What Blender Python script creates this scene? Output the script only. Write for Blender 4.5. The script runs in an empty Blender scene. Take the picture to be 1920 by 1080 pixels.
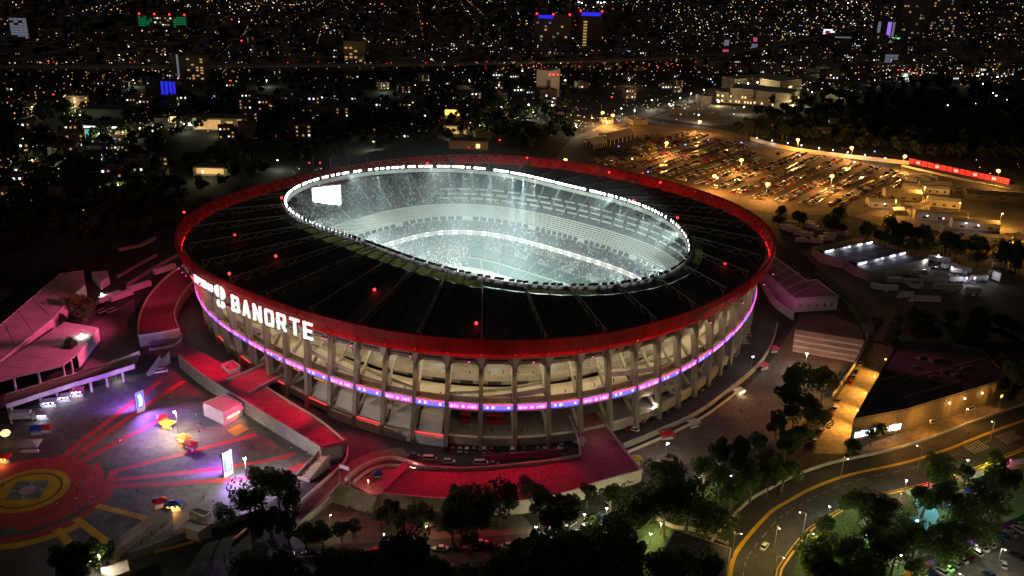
import bpy, math, random
import numpy as np
from mathutils import Vector, Matrix
random.seed(7)
RNG = np.random.default_rng(7)
SC = bpy.context.scene
COL = SC.collection
PI = math.pi

# ------------------------------------------------------------------ camera
F_PX, PITCH, ROLL, CAM_H = 1700.0, math.radians(21.3), math.radians(-1.68), 177.68
_fw = np.array([0, math.cos(PITCH), -math.sin(PITCH)])
_rt = np.array([1.0, 0, 0])
_dn = np.cross(_fw, _rt)
_R = math.cos(ROLL) * _rt + math.sin(ROLL) * _dn
_D = -math.sin(ROLL) * _rt + math.cos(ROLL) * _dn
cam_data = bpy.data.cameras.new('camera')
cam_data.sensor_width = 36.0
cam_data.lens = F_PX / 1920 * 36.0
cam_data.clip_start = 1.0
cam_data.clip_end = 20000.0
cam = bpy.data.objects.new('camera', cam_data)
COL.objects.link(cam)
cam.matrix_world = Matrix(((_R[0], -_D[0], -_fw[0], 0), (_R[1], -_D[1], -_fw[1], 0),
                           (_R[2], -_D[2], -_fw[2], CAM_H), (0, 0, 0, 1)))
SC.camera = cam

# ------------------------------------------------------------------ night sky, added warm fill lamp for city glow, exposure
W = bpy.data.worlds.new('World')
SC.world = W
W.use_nodes = True
_sky = W.node_tree.nodes.new('ShaderNodeTexSky')
_sky.sky_type = 'NISHITA'
_sky.sun_disc = False
_sky.sun_elevation = math.radians(-4.5)
_sky.sun_rotation = math.radians(120)
_bg = W.node_tree.nodes['Background']
W.node_tree.links.new(_sky.outputs[0], _bg.inputs[0])
_bg.inputs[1].default_value = 0.05
_night_fill = bpy.data.lights.new('night_fill', 'SUN')
_night_fill.energy = 0.10
_night_fill.angle = math.radians(10)
_night_fill.color = (1.0, 0.86, 0.66)
_nf = bpy.data.objects.new('night_fill', _night_fill)
COL.objects.link(_nf)
_nf.rotation_euler = (math.radians(35), 0, math.radians(-30))
SC.view_settings.view_transform = 'Standard'
SC.view_settings.look = 'None'
SC.view_settings.exposure = 0.0
SC.view_settings.gamma = 1.0
cy = SC.cycles
cy.use_denoising = True
cy.max_bounces = 5
cy.diffuse_bounces = 2
cy.glossy_bounces = 2
cy.transmission_bounces = 3
cy.transparent_max_bounces = 6
cy.volume_bounces = 0
cy.volume_step_rate = 4.0
cy.volume_max_steps = 64
cy.sample_clamp_indirect = 4.0
cy.caustics_reflective = False
cy.caustics_refractive = False
cy.use_light_tree = True

# ------------------------------------------------------------------ pixel <-> place
def G(px, py, z=0.0):
    """the point at height z that the photograph's pixel looks at"""
    d = (px - 960) / F_PX * _R + (py - 540) / F_PX * _D + _fw
    t = (z - CAM_H) / d[2]
    return (d[0] * t, d[1] * t, z)

def PX(p):
    q = np.array(p, float) - np.array([0, 0, CAM_H])
    k = q @ _fw
    return 960 + F_PX * (q @ _R) / k, 540 + F_PX * (q @ _D) / k

def GP(pts, z=0.0):
    return [G(x, y, z) for x, y in pts]

def lerp(a, b, t):
    return tuple(a[i] + (b[i] - a[i]) * t for i in range(len(a)))

def spline(pts, n=6):
    """Catmull-Rom through the points"""
    out = []
    P = [pts[0]] + list(pts) + [pts[-1]]
    for i in range(1, len(P) - 2):
        p0, p1, p2, p3 = (np.array(P[i + k], float) for k in (-1, 0, 1, 2))
        for k in range(n):
            t = k / n
            out.append(tuple(0.5 * (2 * p1 + (p2 - p0) * t + (2 * p0 - 5 * p1 + 4 * p2 - p3) * t * t + (3 * p1 - p0 - 3 * p2 + p3) * t ** 3)))
    out.append(tuple(pts[-1]))
    return out

# ------------------------------------------------------------------ materials
MATS = {}
def mat(name, col, rough=0.7, metal=0.0, noise=0.2, scale=0.25, em=None, es=0.0, objcol=False, bump=0.0, spec=0.4, transl=0.0, sample=True, fine=0.0, rnd=0.0, streak=False):
    m = bpy.data.materials.new(name)
    m.use_nodes = True
    nt = m.node_tree
    N, L = nt.nodes, nt.links
    b = N['Principled BSDF']
    b.inputs['Roughness'].default_value = rough
    b.inputs['Metallic'].default_value = metal
    b.inputs['Specular IOR Level'].default_value = spec
    b.inputs['Base Color'].default_value = (*col, 1)
    src = None
    if objcol:
        oi = N.new('ShaderNodeObjectInfo')
        src = oi.outputs['Color']
    if noise > 0 or rnd > 0:
        geo = N.new('ShaderNodeNewGeometry')
        nz = N.new('ShaderNodeTexNoise')
        nz.inputs['Scale'].default_value = scale
        nz.inputs['Detail'].default_value = 7
        nz.inputs['Roughness'].default_value = 0.65
        if streak:
            vm = N.new('ShaderNodeVectorMath'); vm.operation = 'MULTIPLY'; vm.inputs[1].default_value = (2.6, 2.6, .16)
            L.new(geo.outputs['Position'], vm.inputs[0]); L.new(vm.outputs[0], nz.inputs['Vector'])
        else:
            L.new(geo.outputs['Position'], nz.inputs['Vector'])
        mr = N.new('ShaderNodeMapRange')
        mr.inputs['From Min'].default_value = 0.3
        mr.inputs['From Max'].default_value = 0.7
        mr.inputs['To Min'].default_value = 1 - noise
        mr.inputs['To Max'].default_value = 1 + noise
        L.new(nz.outputs['Fac'], mr.inputs['Value'])
        fac = mr.outputs['Result']
        if fine > 0:
            nz2 = N.new('ShaderNodeTexNoise')
            nz2.inputs['Scale'].default_value = scale * 9
            nz2.inputs['Detail'].default_value = 4
            L.new(geo.outputs['Position'], nz2.inputs['Vector'])
            mr2 = N.new('ShaderNodeMapRange')
            mr2.inputs['From Min'].default_value = 0.35
            mr2.inputs['From Max'].default_value = 0.65
            mr2.inputs['To Min'].default_value = 1 - fine
            mr2.inputs['To Max'].default_value = 1 + fine
            L.new(nz2.outputs['Fac'], mr2.inputs['Value'])
            mm = N.new('ShaderNodeMath'); mm.operation = 'MULTIPLY'
            L.new(fac, mm.inputs[0]); L.new(mr2.outputs['Result'], mm.inputs[1])
            fac = mm.outputs[0]
        if rnd > 0:
            oi2 = N.new('ShaderNodeObjectInfo')
            mr3 = N.new('ShaderNodeMapRange')
            mr3.inputs['To Min'].default_value = 1 - rnd
            mr3.inputs['To Max'].default_value = 1 + rnd
            L.new(oi2.outputs['Random'], mr3.inputs['Value'])
            mm = N.new('ShaderNodeMath'); mm.operation = 'MULTIPLY'
            L.new(fac, mm.inputs[0]); L.new(mr3.outputs['Result'], mm.inputs[1])
            fac = mm.outputs[0]
        sc = N.new('ShaderNodeVectorMath'); sc.operation = 'SCALE'
        if src is None:
            sc.inputs[0].default_value = col
        else:
            L.new(src, sc.inputs[0])
        L.new(fac, sc.inputs['Scale'])
        src = sc.outputs['Vector']
        if bump > 0:
            bp = N.new('ShaderNodeBump')
            bp.inputs['Strength'].default_value = bump
            bp.inputs['Distance'].default_value = 0.2
            L.new(nz.outputs['Fac'], bp.inputs['Height'])
            L.new(bp.outputs['Normal'], b.inputs['Normal'])
    if src is not None:
        L.new(src, b.inputs['Base Color'])
    if em is not None:
        b.inputs['Emission Color'].default_value = (*em, 1)
        b.inputs['Emission Strength'].default_value = es
        if not sample:
            m.cycles.emission_sampling = 'NONE'
    if transl > 0:
        tb = N.new('ShaderNodeBsdfTranslucent')
        tb.inputs['Color'].default_value = (*col, 1)
        if src is not None:
            L.new(src, tb.inputs['Color'])
        mx = N.new('ShaderNodeMixShader')
        mx.inputs[0].default_value = transl
        L.new(b.outputs[0], mx.inputs[1]); L.new(tb.outputs[0], mx.inputs[2])
        L.new(mx.outputs[0], N['Material Output'].inputs['Surface'])
    MATS[name] = m
    return m

mat('asphalt', (.05, .048, .047), .85, noise=.35, scale=.06, fine=.25)
mat('asphalt_road', (.055, .051, .045), .8, noise=.3, scale=.08, fine=.2)
mat('city_ground', (.03, .031, .027), .95, noise=.5, scale=.02, fine=.3)
mat('plaza', (.12, .11, .11), .75, noise=.5, scale=.05, fine=.2)
mat('plaza_brown', (.14, .115, .095), .8, noise=.3, scale=.06, fine=.2)
mat('paving', (.26, .25, .24), .8, noise=.22, scale=.1, fine=.15)
mat('red_paving', (.26, .085, .095), .8, noise=.3, scale=.08, fine=.2)
mat('dirt', (.2, .16, .11), .95, noise=.35, scale=.05, fine=.25)
mat('lot_ground', (.12, .095, .07), .9, noise=.45, scale=.04, fine=.3)
mat('grass', (.06, .10, .025), .95, noise=.4, scale=.12, fine=.4)
mat('paint_red', (.50, .05, .055), .7, noise=.25, scale=.2, fine=.15)
mat('paint_yellow', (.62, .36, .025), .7, noise=.22, scale=.2, fine=.15)
mat('paint_dark_red', (.16, .035, .03), .75, noise=.3, scale=.2)
mat('paint_grey', (.17, .19, .18), .75, noise=.2, scale=.2)
mat('paint_pink', (.55, .36, .34), .7, noise=.15, scale=.3)
mat('paint_white', (.42, .41, .38), .7, noise=.15, scale=.4)
mat('play_blue', (.10, .36, .46), .7, noise=.2, scale=.15)
mat('play_pink', (.6, .33, .28), .7, noise=.2, scale=.15)
mat('play_deep', (.03, .08, .5), .7, noise=.1, scale=.2)
mat('concrete', (.47, .42, .35), .8, noise=.22, scale=.15, fine=.12)
mat('column_concrete', (.33, .29, .235), .8, noise=.42, scale=.3, fine=.2, streak=True)
mat('roof_strip_glow', (.30, .27, .10), .6, noise=.7, scale=.35, transl=.75, fine=.5)
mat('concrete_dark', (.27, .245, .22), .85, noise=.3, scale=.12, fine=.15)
mat('concrete_light', (.62, .56, .47), .75, noise=.15, scale=.15, fine=.1)
mat('white_wall', (.68, .66, .62), .7, noise=.12, scale=.2, fine=.08)
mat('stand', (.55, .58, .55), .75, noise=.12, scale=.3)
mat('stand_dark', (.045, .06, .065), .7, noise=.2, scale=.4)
mat('stand_white', (.62, .66, .64), .7, noise=.08, scale=.3)
mat('seat_teal', (.055, .12, .12), .6, noise=.3, scale=.6, fine=.35)
mat('pitch', (.075, .16, .14), .8, noise=.15, scale=.2)
mat('roof_dark', (.05, .05, .052), .7, noise=.5, scale=.05, fine=.35, rnd=.35)
mat('roof_strip', (.05, .05, .04), .6, noise=.6, scale=.12, transl=.6, fine=.4)
mat('fascia_red', (.55, .012, .018), .5, noise=.35, scale=.12, transl=.45, rnd=.28, streak=True)
mat('rail_metal', (.3, .3, .3), .5, metal=.6, noise=.1)
mat('truss_metal', (.44, .43, .40), .55, metal=.2, noise=.2, scale=.5)
mat('truss_red', (.6, .42, .40), .55, metal=.2, noise=.2, scale=.5)
mat('steel_dark', (.05, .05, .055), .5, metal=.5, noise=.1)
mat('warehouse_roof', (.075, .07, .07), .8, noise=.3, scale=.06, fine=.25)
mat('shed_roof', (.13, .125, .12), .7, noise=.3, scale=.15, fine=.2)
mat('pale_roof', (.42, .38, .36), .75, noise=.2, scale=.12, fine=.12)
mat('tan_roof', (.38, .32, .24), .8, noise=.25, scale=.15, fine=.15)
mat('wall_tan', (.44, .37, .27), .8, noise=.2, scale=.2, fine=.1)
mat('wall_brown', (.19, .15, .10), .85, noise=.35, scale=.2, fine=.2, streak=True)
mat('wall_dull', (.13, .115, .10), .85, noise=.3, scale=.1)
mat('house_wall', (.17, .15, .13), .85, noise=.3, scale=.03, rnd=.5)
mat('house_roof', (.10, .09, .085), .9, noise=.3, scale=.03, rnd=.5)
mat('bark', (.11, .085, .06), .9, noise=.3, scale=2)
mat('leaf', (.075, .115, .028), .7, noise=.35, scale=.5, rnd=.5, transl=.42)
mat('leaf_dark', (.06, .09, .028), .75, noise=.35, scale=.4, rnd=.5, transl=.38)
mat('hedge', (.09, .17, .03), .8, noise=.35, scale=1.2, transl=.15)
mat('car_paint', (.5, .5, .5), .25, noise=0, objcol=True, spec=.6)
mat('car_glass', (.012, .013, .015), .08, noise=0, spec=.7)
mat('tyre', (.012, .012, .012), .9, noise=0)
mat('rim', (.4, .4, .4), .35, metal=.8, noise=0)
mat('chrome_lamp', (.6, .6, .58), .2, noise=0)
mat('tail_lamp', (.35, .01, .01), .3, noise=0)
mat('tail_lit', (.5, .02, .02), .3, noise=0, em=(1, .04, .03), es=4, sample=False)
mat('truck_white', (.6, .58, .57), .5, noise=.12, scale=.5)
mat('tarp_white', (.68, .66, .63), .6, noise=.12, scale=.3, transl=.2)
mat('tarp_red', (.6, .03, .03), .6, noise=.12, scale=.3, transl=.2)
mat('tarp_blue', (.03, .08, .45), .6, noise=.12, scale=.3, transl=.2)
mat('tarp_pink', (.6, .1, .25), .6, noise=.1, scale=.3, transl=.2)
mat('tarp_yellow', (.6, .42, .05), .6, noise=.1, scale=.3, transl=.2)
mat('skin', (.4, .24, .17), .6, noise=0)
mat('cloth', (.3, .3, .3), .8, noise=0, objcol=True)
mat('trousers', (.03, .032, .045), .85, noise=0)
mat('hair', (.015, .012, .01), .7, noise=0)
def glow(name, col, es, sample=False):
    return mat(name, tuple(min(1, c) for c in col), .5, noise=0, em=col, es=es, sample=sample)
glow('g_white', (1, .97, .92), 14)
glow('g_flood', (1, .98, .95), 14)
glow('g_warm', (1, .72, .36), 10)
glow('g_orange', (1, .40, .06), 14)
glow('g_blue_white', (.72, .8, 1), 12)
glow('g_sign', (1, .98, .95), .98, True)
glow('g_screen', (.92, .95, 1), 3.0, True)
glow('g_blue', (.10, .08, 1), 2.6, True)
glow('g_pink', (.72, .10, .72), 1.25, True)
glow('g_mark_led', (1, .72, 1), 1.3)
glow('g_mark', (1, .93, 1), 3.2)
glow('g_redline', (1, .03, .04), 3.0, True)
glow('g_red', (1, .02, .02), 7)
glow('g_red_tube', (1, .012, .02), 5.5, True)
glow('g_amber_text', (1, .33, .02), 1.6)
glow('g_tube', (1, .82, .5), 46, True)
glow('g_tube_low', (1, .80, .46), 34, True)
glow('g_tube_base', (1, .78, .5), 6, True)
glow('g_pic', (.6, .75, 1), .9)
glow('g_win_warm', (1, .68, .3), 1.6)
glow('g_win_white', (.85, .95, 1), 1.8)
glow('g_green', (.05, 1, .3), .8)
glow('g_cold', (.6, .66, 1), 3, True)
glow('g_lit_sign', (.78, .9, 1), 2.2, True)
glow('g_blue_screen', (.06, .10, 1), 2.2, True)
glow('g_red_fence', (1, .06, .09), .16, True)
glow('g_lamp_dim', (1, .85, .55), 5)
glow('g_ribbon_dim', (1, .62, .66), .55)
glow('g_ribbon', (1, .93, .95), 1.6)
glow('g_fire', (1, .45, .05), 7, True)
glow('g_violet', (.45, .12, 1), 6)
glow('g_blue_lamp', (.08, .12, 1), 7)

# ------------------------------------------------------------------ mesh building
class MB:
    def __init__(self):
        self.v, self.f, self.m = [], [], []
    def add(self, vs, fs, mi=0):
        o = len(self.v)
        self.v.extend(vs)
        self.f.extend([tuple(i + o for i in q) for q in fs])
        self.m.extend([mi] * len(fs))
        return self
    def box(self, c, s, rz=0.0, mi=0):
        """c = centre of the base"""
        ca, sa = math.cos(rz), math.sin(rz)
        x, y, z = s[0] / 2, s[1] / 2, s[2]
        vs = []
        for k in (0, z):
            for (a, b) in ((-x, -y), (x, -y), (x, y), (-x, y)):
                vs.append((c[0] + a * ca - b * sa, c[1] + a * sa + b * ca, c[2] + k))
        return self.add(vs, [(3, 2, 1, 0), (4, 5, 6, 7), (0, 1, 5, 4), (1, 2, 6, 5), (2, 3, 7, 6), (3, 0, 4, 7)], mi)
    def prism(self, poly, z0, z1, mi=0, mtop=None):
        n = len(poly)
        a = sum(poly[i][0] * poly[(i + 1) % n][1] - poly[(i + 1) % n][0] * poly[i][1] for i in range(n))
        if a < 0:
            poly = poly[::-1]
        vs = [(p[0], p[1], z0) for p in poly] + [(p[0], p[1], z1) for p in poly]
        self.add(vs, [tuple(range(n - 1, -1, -1))] + [(i, (i + 1) % n, n + (i + 1) % n, n + i) for i in range(n)], mi)
        self.add([(p[0], p[1], z1) for p in poly], [tuple(range(n))], mi if mtop is None else mtop)
        return self
    def flat(self, poly, mi=0):
        n = len(poly)
        a = sum(poly[i][0] * poly[(i + 1) % n][1] - poly[(i + 1) % n][0] * poly[i][1] for i in range(n))
        if a < 0:
            poly = poly[::-1]
        return self.add(list(poly), [tuple(range(n))], mi)
    def beam(self, p, q, w, h, mi=0, up=(0, 0, 1)):
        p, q = np.array(p, float), np.array(q, float)
        d = q - p
        L = np.linalg.norm(d)
        if L < 1e-6:
            return self
        d /= L
        u = np.array(up, float)
        s = np.cross(d, u)
        if np.linalg.norm(s) < 1e-4:
            s = np.cross(d, np.array([1.0, 0, 0]))
        s /= np.linalg.norm(s)
        u = np.cross(s, d)
        vs = []
        for c in (p, q):
            for a, b in ((-1, -1), (1, -1), (1, 1), (-1, 1)):
                vs.append(tuple(c + s * a * w / 2 + u * b * h / 2))
        return self.add(vs, [(0, 1, 2, 3), (7, 6, 5, 4), (0, 4, 5, 1), (1, 5, 6, 2), (2, 6, 7, 3), (3, 7, 4, 0)], mi)
    def tube(self, p, q, r, n=6, r2=None, mi=0):
        p, q = np.array(p, float), np.array(q, float)
        d = q - p
        L = np.linalg.norm(d)
        if L < 1e-6:
            return self
        d /= L
        a = np.cross(d, [0, 0, 1.0]) if abs(d[2]) < .9 else np.cross(d, [1.0, 0, 0])
        a /= np.linalg.norm(a)
        b = np.cross(d, a)
        r2 = r if r2 is None else r2
        vs = [tuple(c + (a * math.cos(2 * PI * i / n) + b * math.sin(2 * PI * i / n)) * rr) for c, rr in ((p, r), (q, r2)) for i in range(n)]
        return self.add(vs, [(i, (i + 1) % n, n + (i + 1) % n, n + i)[::-1] for i in range(n)] + [tuple(range(n)), tuple(range(2 * n - 1, n - 1, -1))], mi)
    def ball(self, c, r, n=8, m=5, mi=0, sz=1.0):
        vs, fs = [], []
        for j in range(1, m):
            t = PI * j / m
            for i in range(n):
                vs.append((c[0] + r * math.sin(t) * math.cos(2 * PI * i / n), c[1] + r * math.sin(t) * math.sin(2 * PI * i / n), c[2] + r * sz * math.cos(t)))
        vs += [(c[0], c[1], c[2] + r * sz), (c[0], c[1], c[2] - r * sz)]
        a, b = len(vs) - 2, len(vs) - 1
        for j in range(m - 2):
            for i in range(n):
                fs.append((j * n + i, (j + 1) * n + i, (j + 1) * n + (i + 1) % n, j * n + (i + 1) % n))
        for i in range(n):
            fs.append((a, i, (i + 1) % n))
            fs.append((b, (m - 2) * n + (i + 1) % n, (m - 2) * n + i))
        return self.add(vs, fs, mi)
    def ribbon(self, pts, w, mi=0, z=None):
        """flat strip of width w along a path"""
        P = [np.array(p, float) for p in pts]
        vs, fs = [], []
        for i, p in enumerate(P):
            d = P[min(i + 1, len(P) - 1)] - P[max(i - 1, 0)]
            nrm = np.array([-d[1], d[0], 0]); nrm /= max(1e-6, np.linalg.norm(nrm))
            for s in (-.5, .5):
                v = p + nrm * w * s
                vs.append((v[0], v[1], p[2] if z is None else z))
        for i in range(len(P) - 1):
            fs.append((2 * i + 1, 2 * i, 2 * i + 2, 2 * i + 3))
        return self.add(vs, fs, mi)
    def wall(self, pts, th, h, mi=0, z0=None, lift=0.0):
        """upright wall of thickness th along a path; height h above each path point"""
        P = [np.array(p, float) for p in pts]
        vs, fs = [], []
        for i, p in enumerate(P):
            d = P[min(i + 1, len(P) - 1)] - P[max(i - 1, 0)]
            nrm = np.array([-d[1], d[0], 0]); nrm /= max(1e-6, np.linalg.norm(nrm))
            zb = p[2] + lift if z0 is None else z0
            for s, z in ((-.5, zb), (.5, zb), (.5, p[2] + h), (-.5, p[2] + h)):
                v = p + nrm * th * s
                vs.append((v[0], v[1], z))
        for i in range(len(P) - 1):
            a, b = 4 * i, 4 * i + 4
            for k in range(4):
                fs.append((a + k, b + k, b + (k + 1) % 4, a + (k + 1) % 4)[::-1])
        fs.append((0, 1, 2, 3)); n = 4 * len(P) - 4
        fs.append((n + 3, n + 2, n + 1, n))
        return self.add(vs, fs, mi)
    def mesh(self, name, mats, origin=(0, 0, 0)):
        me = bpy.data.meshes.new(name)
        ox, oy, oz = origin
        me.from_pydata([(x - ox, y - oy, z - oz) for x, y, z in self.v], [], self.f)
        for m in ([mats] if isinstance(mats, str) else mats):
            me.materials.append(MATS[m])
        if any(self.m):
            me.polygons.foreach_set('material_index', self.m)
        me.update()
        return me
    def build(self, name, mats, parent=None, loc=None):
        if loc is None:
            loc = wloc(parent) if parent is not None else (0, 0, 0)
        me = self.mesh(name, mats, loc)
        o = bpy.data.objects.new(name, me)
        COL.objects.link(o)
        if parent is not None:
            o.parent = parent
            w = wloc(parent)
            o.location = tuple(loc[i] - w[i] for i in range(3))
        else:
            o.location = loc
        return o

def wloc(o):
    v = Vector(o.location)
    p = o.parent
    while p is not None:
        v = v + Vector(p.location)
        p = p.parent
    return tuple(v)

def tag(o, label=None, cat=None, group=None, kind=None):
    if label: o['label'] = label
    if cat: o['category'] = cat
    if group: o['group'] = group
    if kind: o['kind'] = kind
    return o

def thing(name, label, cat, loc, group=None):
    o = bpy.data.objects.new(name, None)
    COL.objects.link(o)
    o.location = loc
    o.empty_display_size = 1
    return tag(o, label, cat, group)

def place(name, me, loc, rz=0.0, s=1.0, parent=None):
    o = bpy.data.objects.new(name, me)
    COL.objects.link(o)
    o.parent = parent
    o.location = loc
    o.rotation_euler = (0, 0, rz)
    o.scale = (s, s, s) if not isinstance(s, tuple) else s
    return o

def lamp(kind, loc, power, col, parent=None, size=.3, target=None, angle=90, blend=.5):
    d = bpy.data.lights.new('lamp_light', kind)
    d.energy = power
    d.color = col
    if kind == 'SPOT':
        d.spot_size = math.radians(angle)
        d.spot_blend = blend
        d.shadow_soft_size = size
    elif kind == 'POINT':
        d.shadow_soft_size = size
    o = bpy.data.objects.new('lamp_light', d)
    COL.objects.link(o)
    if parent is not None:
        o.parent = parent
        w = wloc(parent)
        o.location = tuple(loc[i] - w[i] for i in range(3))
    else:
        o.location = loc
    if target is not None:
        o.rotation_euler = (Vector(target) - Vector(loc)).to_track_quat('-Z', 'Y').to_euler()
    return o

_ORD = 'first second third fourth fifth sixth seventh eighth ninth tenth eleventh twelfth thirteenth fourteenth fifteenth sixteenth seventeenth eighteenth nineteenth'.split()
_TEN = {2: 'twenty', 3: 'thirty', 4: 'forty', 5: 'fifty', 6: 'sixty', 7: 'seventy', 8: 'eighty', 9: 'ninety'}
_TENTH = {2: 'twentieth', 3: 'thirtieth', 4: 'fortieth', 5: 'fiftieth', 6: 'sixtieth', 7: 'seventieth', 8: 'eightieth', 9: 'ninetieth'}
def ordinal(n):
    if n < 20: return _ORD[n - 1]
    if n >= 100: return 'hundred and ' + ordinal(n - 100) if n > 100 else 'hundredth'
    return _TENTH[n // 10] if n % 10 == 0 else _TEN[n // 10] + ' ' + _ORD[n % 10 - 1]

def label_row(objs, text, cat, group):
    """text holds {n}: the thing's count from the picture's left"""
    objs = sorted(objs, key=lambda o: PX(wloc(o))[0])
    for i, o in enumerate(objs):
        extra = o.get('look', '')
        tag(o, text.format(n=ordinal(i + 1), look=extra).replace('  ', ' ').strip(), cat, group)
        if 'look' in o: del o['look']

def struct(name, mb, mats):
    return tag(mb.build(name, mats), kind='structure')
# ================================================================== GROUND
CX, CY = -15.66, 442.12
TL = math.radians(-40)
LV = np.array([math.cos(TL), math.sin(TL)])
SV = np.array([-LV[1], LV[0]])
CP = np.array([CX, CY]) + LV * 6

def polar_fit(pts, z, order):
    A, B = [], []
    for x, y in pts:
        g = G(x, y, z)
        u, v = g[0] - CX, g[1] - CY
        ph = math.atan2(v, u)
        row = [1.0]
        for k in range(1, order + 1):
            row += [math.cos(k * ph), math.sin(k * ph)]
        A.append(row); B.append(math.hypot(u, v))
    c = np.linalg.lstsq(np.array(A), np.array(B), rcond=None)[0]
    def R(ph):
        r = c[0]
        for k in range(1, order + 1):
            r += c[2 * k - 1] * math.cos(k * ph) + c[2 * k] * math.sin(k * ph)
        return r
    return R
R_OUT = polar_fit([(328,460),(345,405),(440,362),(560,328),(700,302),(840,289),(985,294),(1100,306),(1200,325),(1330,362),(1410,400),(1450,440),(1457,465),(1420,522),(1300,582),(1200,608),(1100,626),(1000,639),(930,643),(800,635),(700,615),(600,587),(450,540),(370,500)], 42, 4)
R_IN = polar_fit([(535,380),(560,352),(640,329),(740,317),(850,314),(950,326),(1030,341),(1130,366),(1220,396),(1270,426),(1290,465),(1283,490),(1230,515),(1140,532),(1050,536),(1000,533),(900,518),(800,490),(700,460),(600,422),(545,395)], 45, 5)

def rp(ph, off, z):
    r = R_OUT(ph) + off
    return (CX + r * math.cos(ph), CY + r * math.sin(ph), z)
def ri(ph, off, z):
    r = R_IN(ph) + off
    return (CX + r * math.cos(ph), CY + r * math.sin(ph), z)

_back = [0.15, .5, .9, 1.3, 1.7, 2.1, 2.5, 2.9]
def polar_fit_w(pts, back_off, order):
    A, B = [], []
    L_ = [(G(x, y, z)) for x, y, z in pts] + [rp(p, back_off, 0) for p in _back]
    for g in L_:
        u, v = g[0] - CX, g[1] - CY
        ph = math.atan2(v, u)
        row = [1.0]
        for k in range(1, order + 1): row += [math.cos(k * ph), math.sin(k * ph)]
        A.append(row); B.append(math.hypot(u, v) - R_OUT(ph))
    c = np.linalg.lstsq(np.array(A), np.array(B), rcond=None)[0]
    def D(ph):
        r = c[0]
        for k in range(1, order + 1): r += c[2 * k - 1] * math.cos(k * ph) + c[2 * k] * math.sin(k * ph)
        return r
    return D
D_BASE = polar_fit_w([(376, 602, 0), (406, 648, 0), (455, 681, 0), (627, 777, 0), (670, 797, 0), (717, 817, 0), (772, 835, 0), (835, 848, 0), (901, 854, 0), (969, 851, 0), (1035, 846, 0), (1155, 817, 0), (1207, 797, 0), (1247, 777, 0), (1284, 752, 0), (1316, 727, 0), (1345, 706, 0), (1371, 685, 0), (1391, 664, 0), (1407, 640, 0), (1419, 616, 0)], -6, 3)
D_TOP = polar_fit_w([(372, 540, 31), (450, 577, 33.5), (600, 634, 33.5), (690, 655, 33.5), (772, 669, 33.5), (900, 680, 33.5), (1030, 676, 33.5), (1155, 656, 33.5), (1230, 635, 33.5), (1300, 610, 33.5), (1380, 570, 33), (1416, 535, 31)], -8, 3)
_dt = D_TOP
def D_TOP(p): return min(-2.4, _dt(p) - 1.2)
def col_off(z):           # nominal distance of the column face from the rim, used as zero line of the facade offsets
    return 4.2 - 6.2 * (z / 34.0) ** 1.15
def rq(ph, off, z):
    t = min(1.0, max(0.0, z / 34.0)) ** 1.1
    r = R_OUT(ph) + D_BASE(ph) * (1 - t) + D_TOP(ph) * t + off - col_off(min(z, 34.0))
    return (CX + r * math.cos(ph), CY + r * math.sin(ph), z)
mb = MB()
E6 = 9000
mb.flat([(-E6, -800, 0), (E6, -800, 0), (E6, E6, 0), (-E6, E6, 0)])
struct('ground', mb, 'city_ground')

# asphalt apron around the stadium, with a hole for the bowl
_n = 96
mb = MB()
vs = []
for i in range(_n):
    ph = 2 * PI * i / _n
    vs += [rp(ph, -30, .02), rp(ph, 46, .02)]
mb.add(vs, [(2 * i, 2 * i + 1, (2 * i + 3) % (2 * _n), (2 * i + 2) % (2 * _n)) for i in range(_n)])
struct('service_road', mb, 'asphalt')

# ================================================================== STADIUM
NB = 68
_ph = np.linspace(0, 2 * PI, 4001)
_pt = np.array([rq(p, 3, 0)[:2] for p in _ph])
_sl = np.concatenate([[0], np.cumsum(np.linalg.norm(np.diff(_pt, axis=0), axis=1))])
PERIM = _sl[-1]
_b = G(900, 845, 0)
_s0 = np.interp(math.atan2(_b[1] - CY, _b[0] - CX) % (2 * PI), _ph, _sl)
def col_phi(i):
    return float(np.interp((_s0 + i * PERIM / NB) % PERIM, _sl, _ph))
PHI = [col_phi(i) for i in range(NB)]          # column 0 stands at the middle of the front; the count runs to the right
def bay_phis(i, n=4):
    a = PHI[i % NB]
    b = PHI[(i + 1) % NB]
    if b < a: b += 2 * PI
    return [a + (b - a) * k / n for k in range(n + 1)]
def seen(ph):
    p = rq(ph, 0, 0)
    nx, ny = math.cos(ph), math.sin(ph)
    return nx * (0 - p[0]) + ny * (0 - p[1]) > -60
VIS = [seen(bay_phis(i, 2)[1]) for i in range(NB)]

stadium = thing('stadium', 'huge oval concrete stadium with red rim, dark ring roof and floodlit bowl', 'stadium', (CX, CY, 0))
def part(mb, name, mats, parent=stadium):
    return mb.build(name, mats, parent)

# --- columns
def make_column(ph):
    m = MB()
    rad = np.array([math.cos(ph), math.sin(ph)]); tan = np.array([-rad[1], rad[0]])
    zs = [0, 6, 14, 22, 28, 31, 34]
    dep = [2.6, 2.6, 2.6, 2.7, 3.2, 4.2, 6.0]
    wid = [1.7, 1.6, 1.55, 1.55, 1.7, 2.0, 2.6]
    vs = []
    for z, d, w in zip(zs, dep, wid):
        p = np.array(rq(ph, col_off(z), z)[:2])
        for a, b in ((0, -1), (0, 1), (-1, 1), (-1, -1)):
            q = p + rad * a * d + tan * b * w / 2
            vs.append((q[0], q[1], z))
    fs = []
    for j in range(len(zs) - 1):
        for k in range(4):
            fs.append((4 * j + k, 4 * j + (k + 1) % 4, 4 * j + 4 + (k + 1) % 4, 4 * j + 4 + k))
    m.add(vs, fs)
    return m
for i in range(NB):
    if VIS[i] or VIS[i - 1]:
        part(make_column(PHI[i]), 'column', 'column_concrete')

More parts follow.
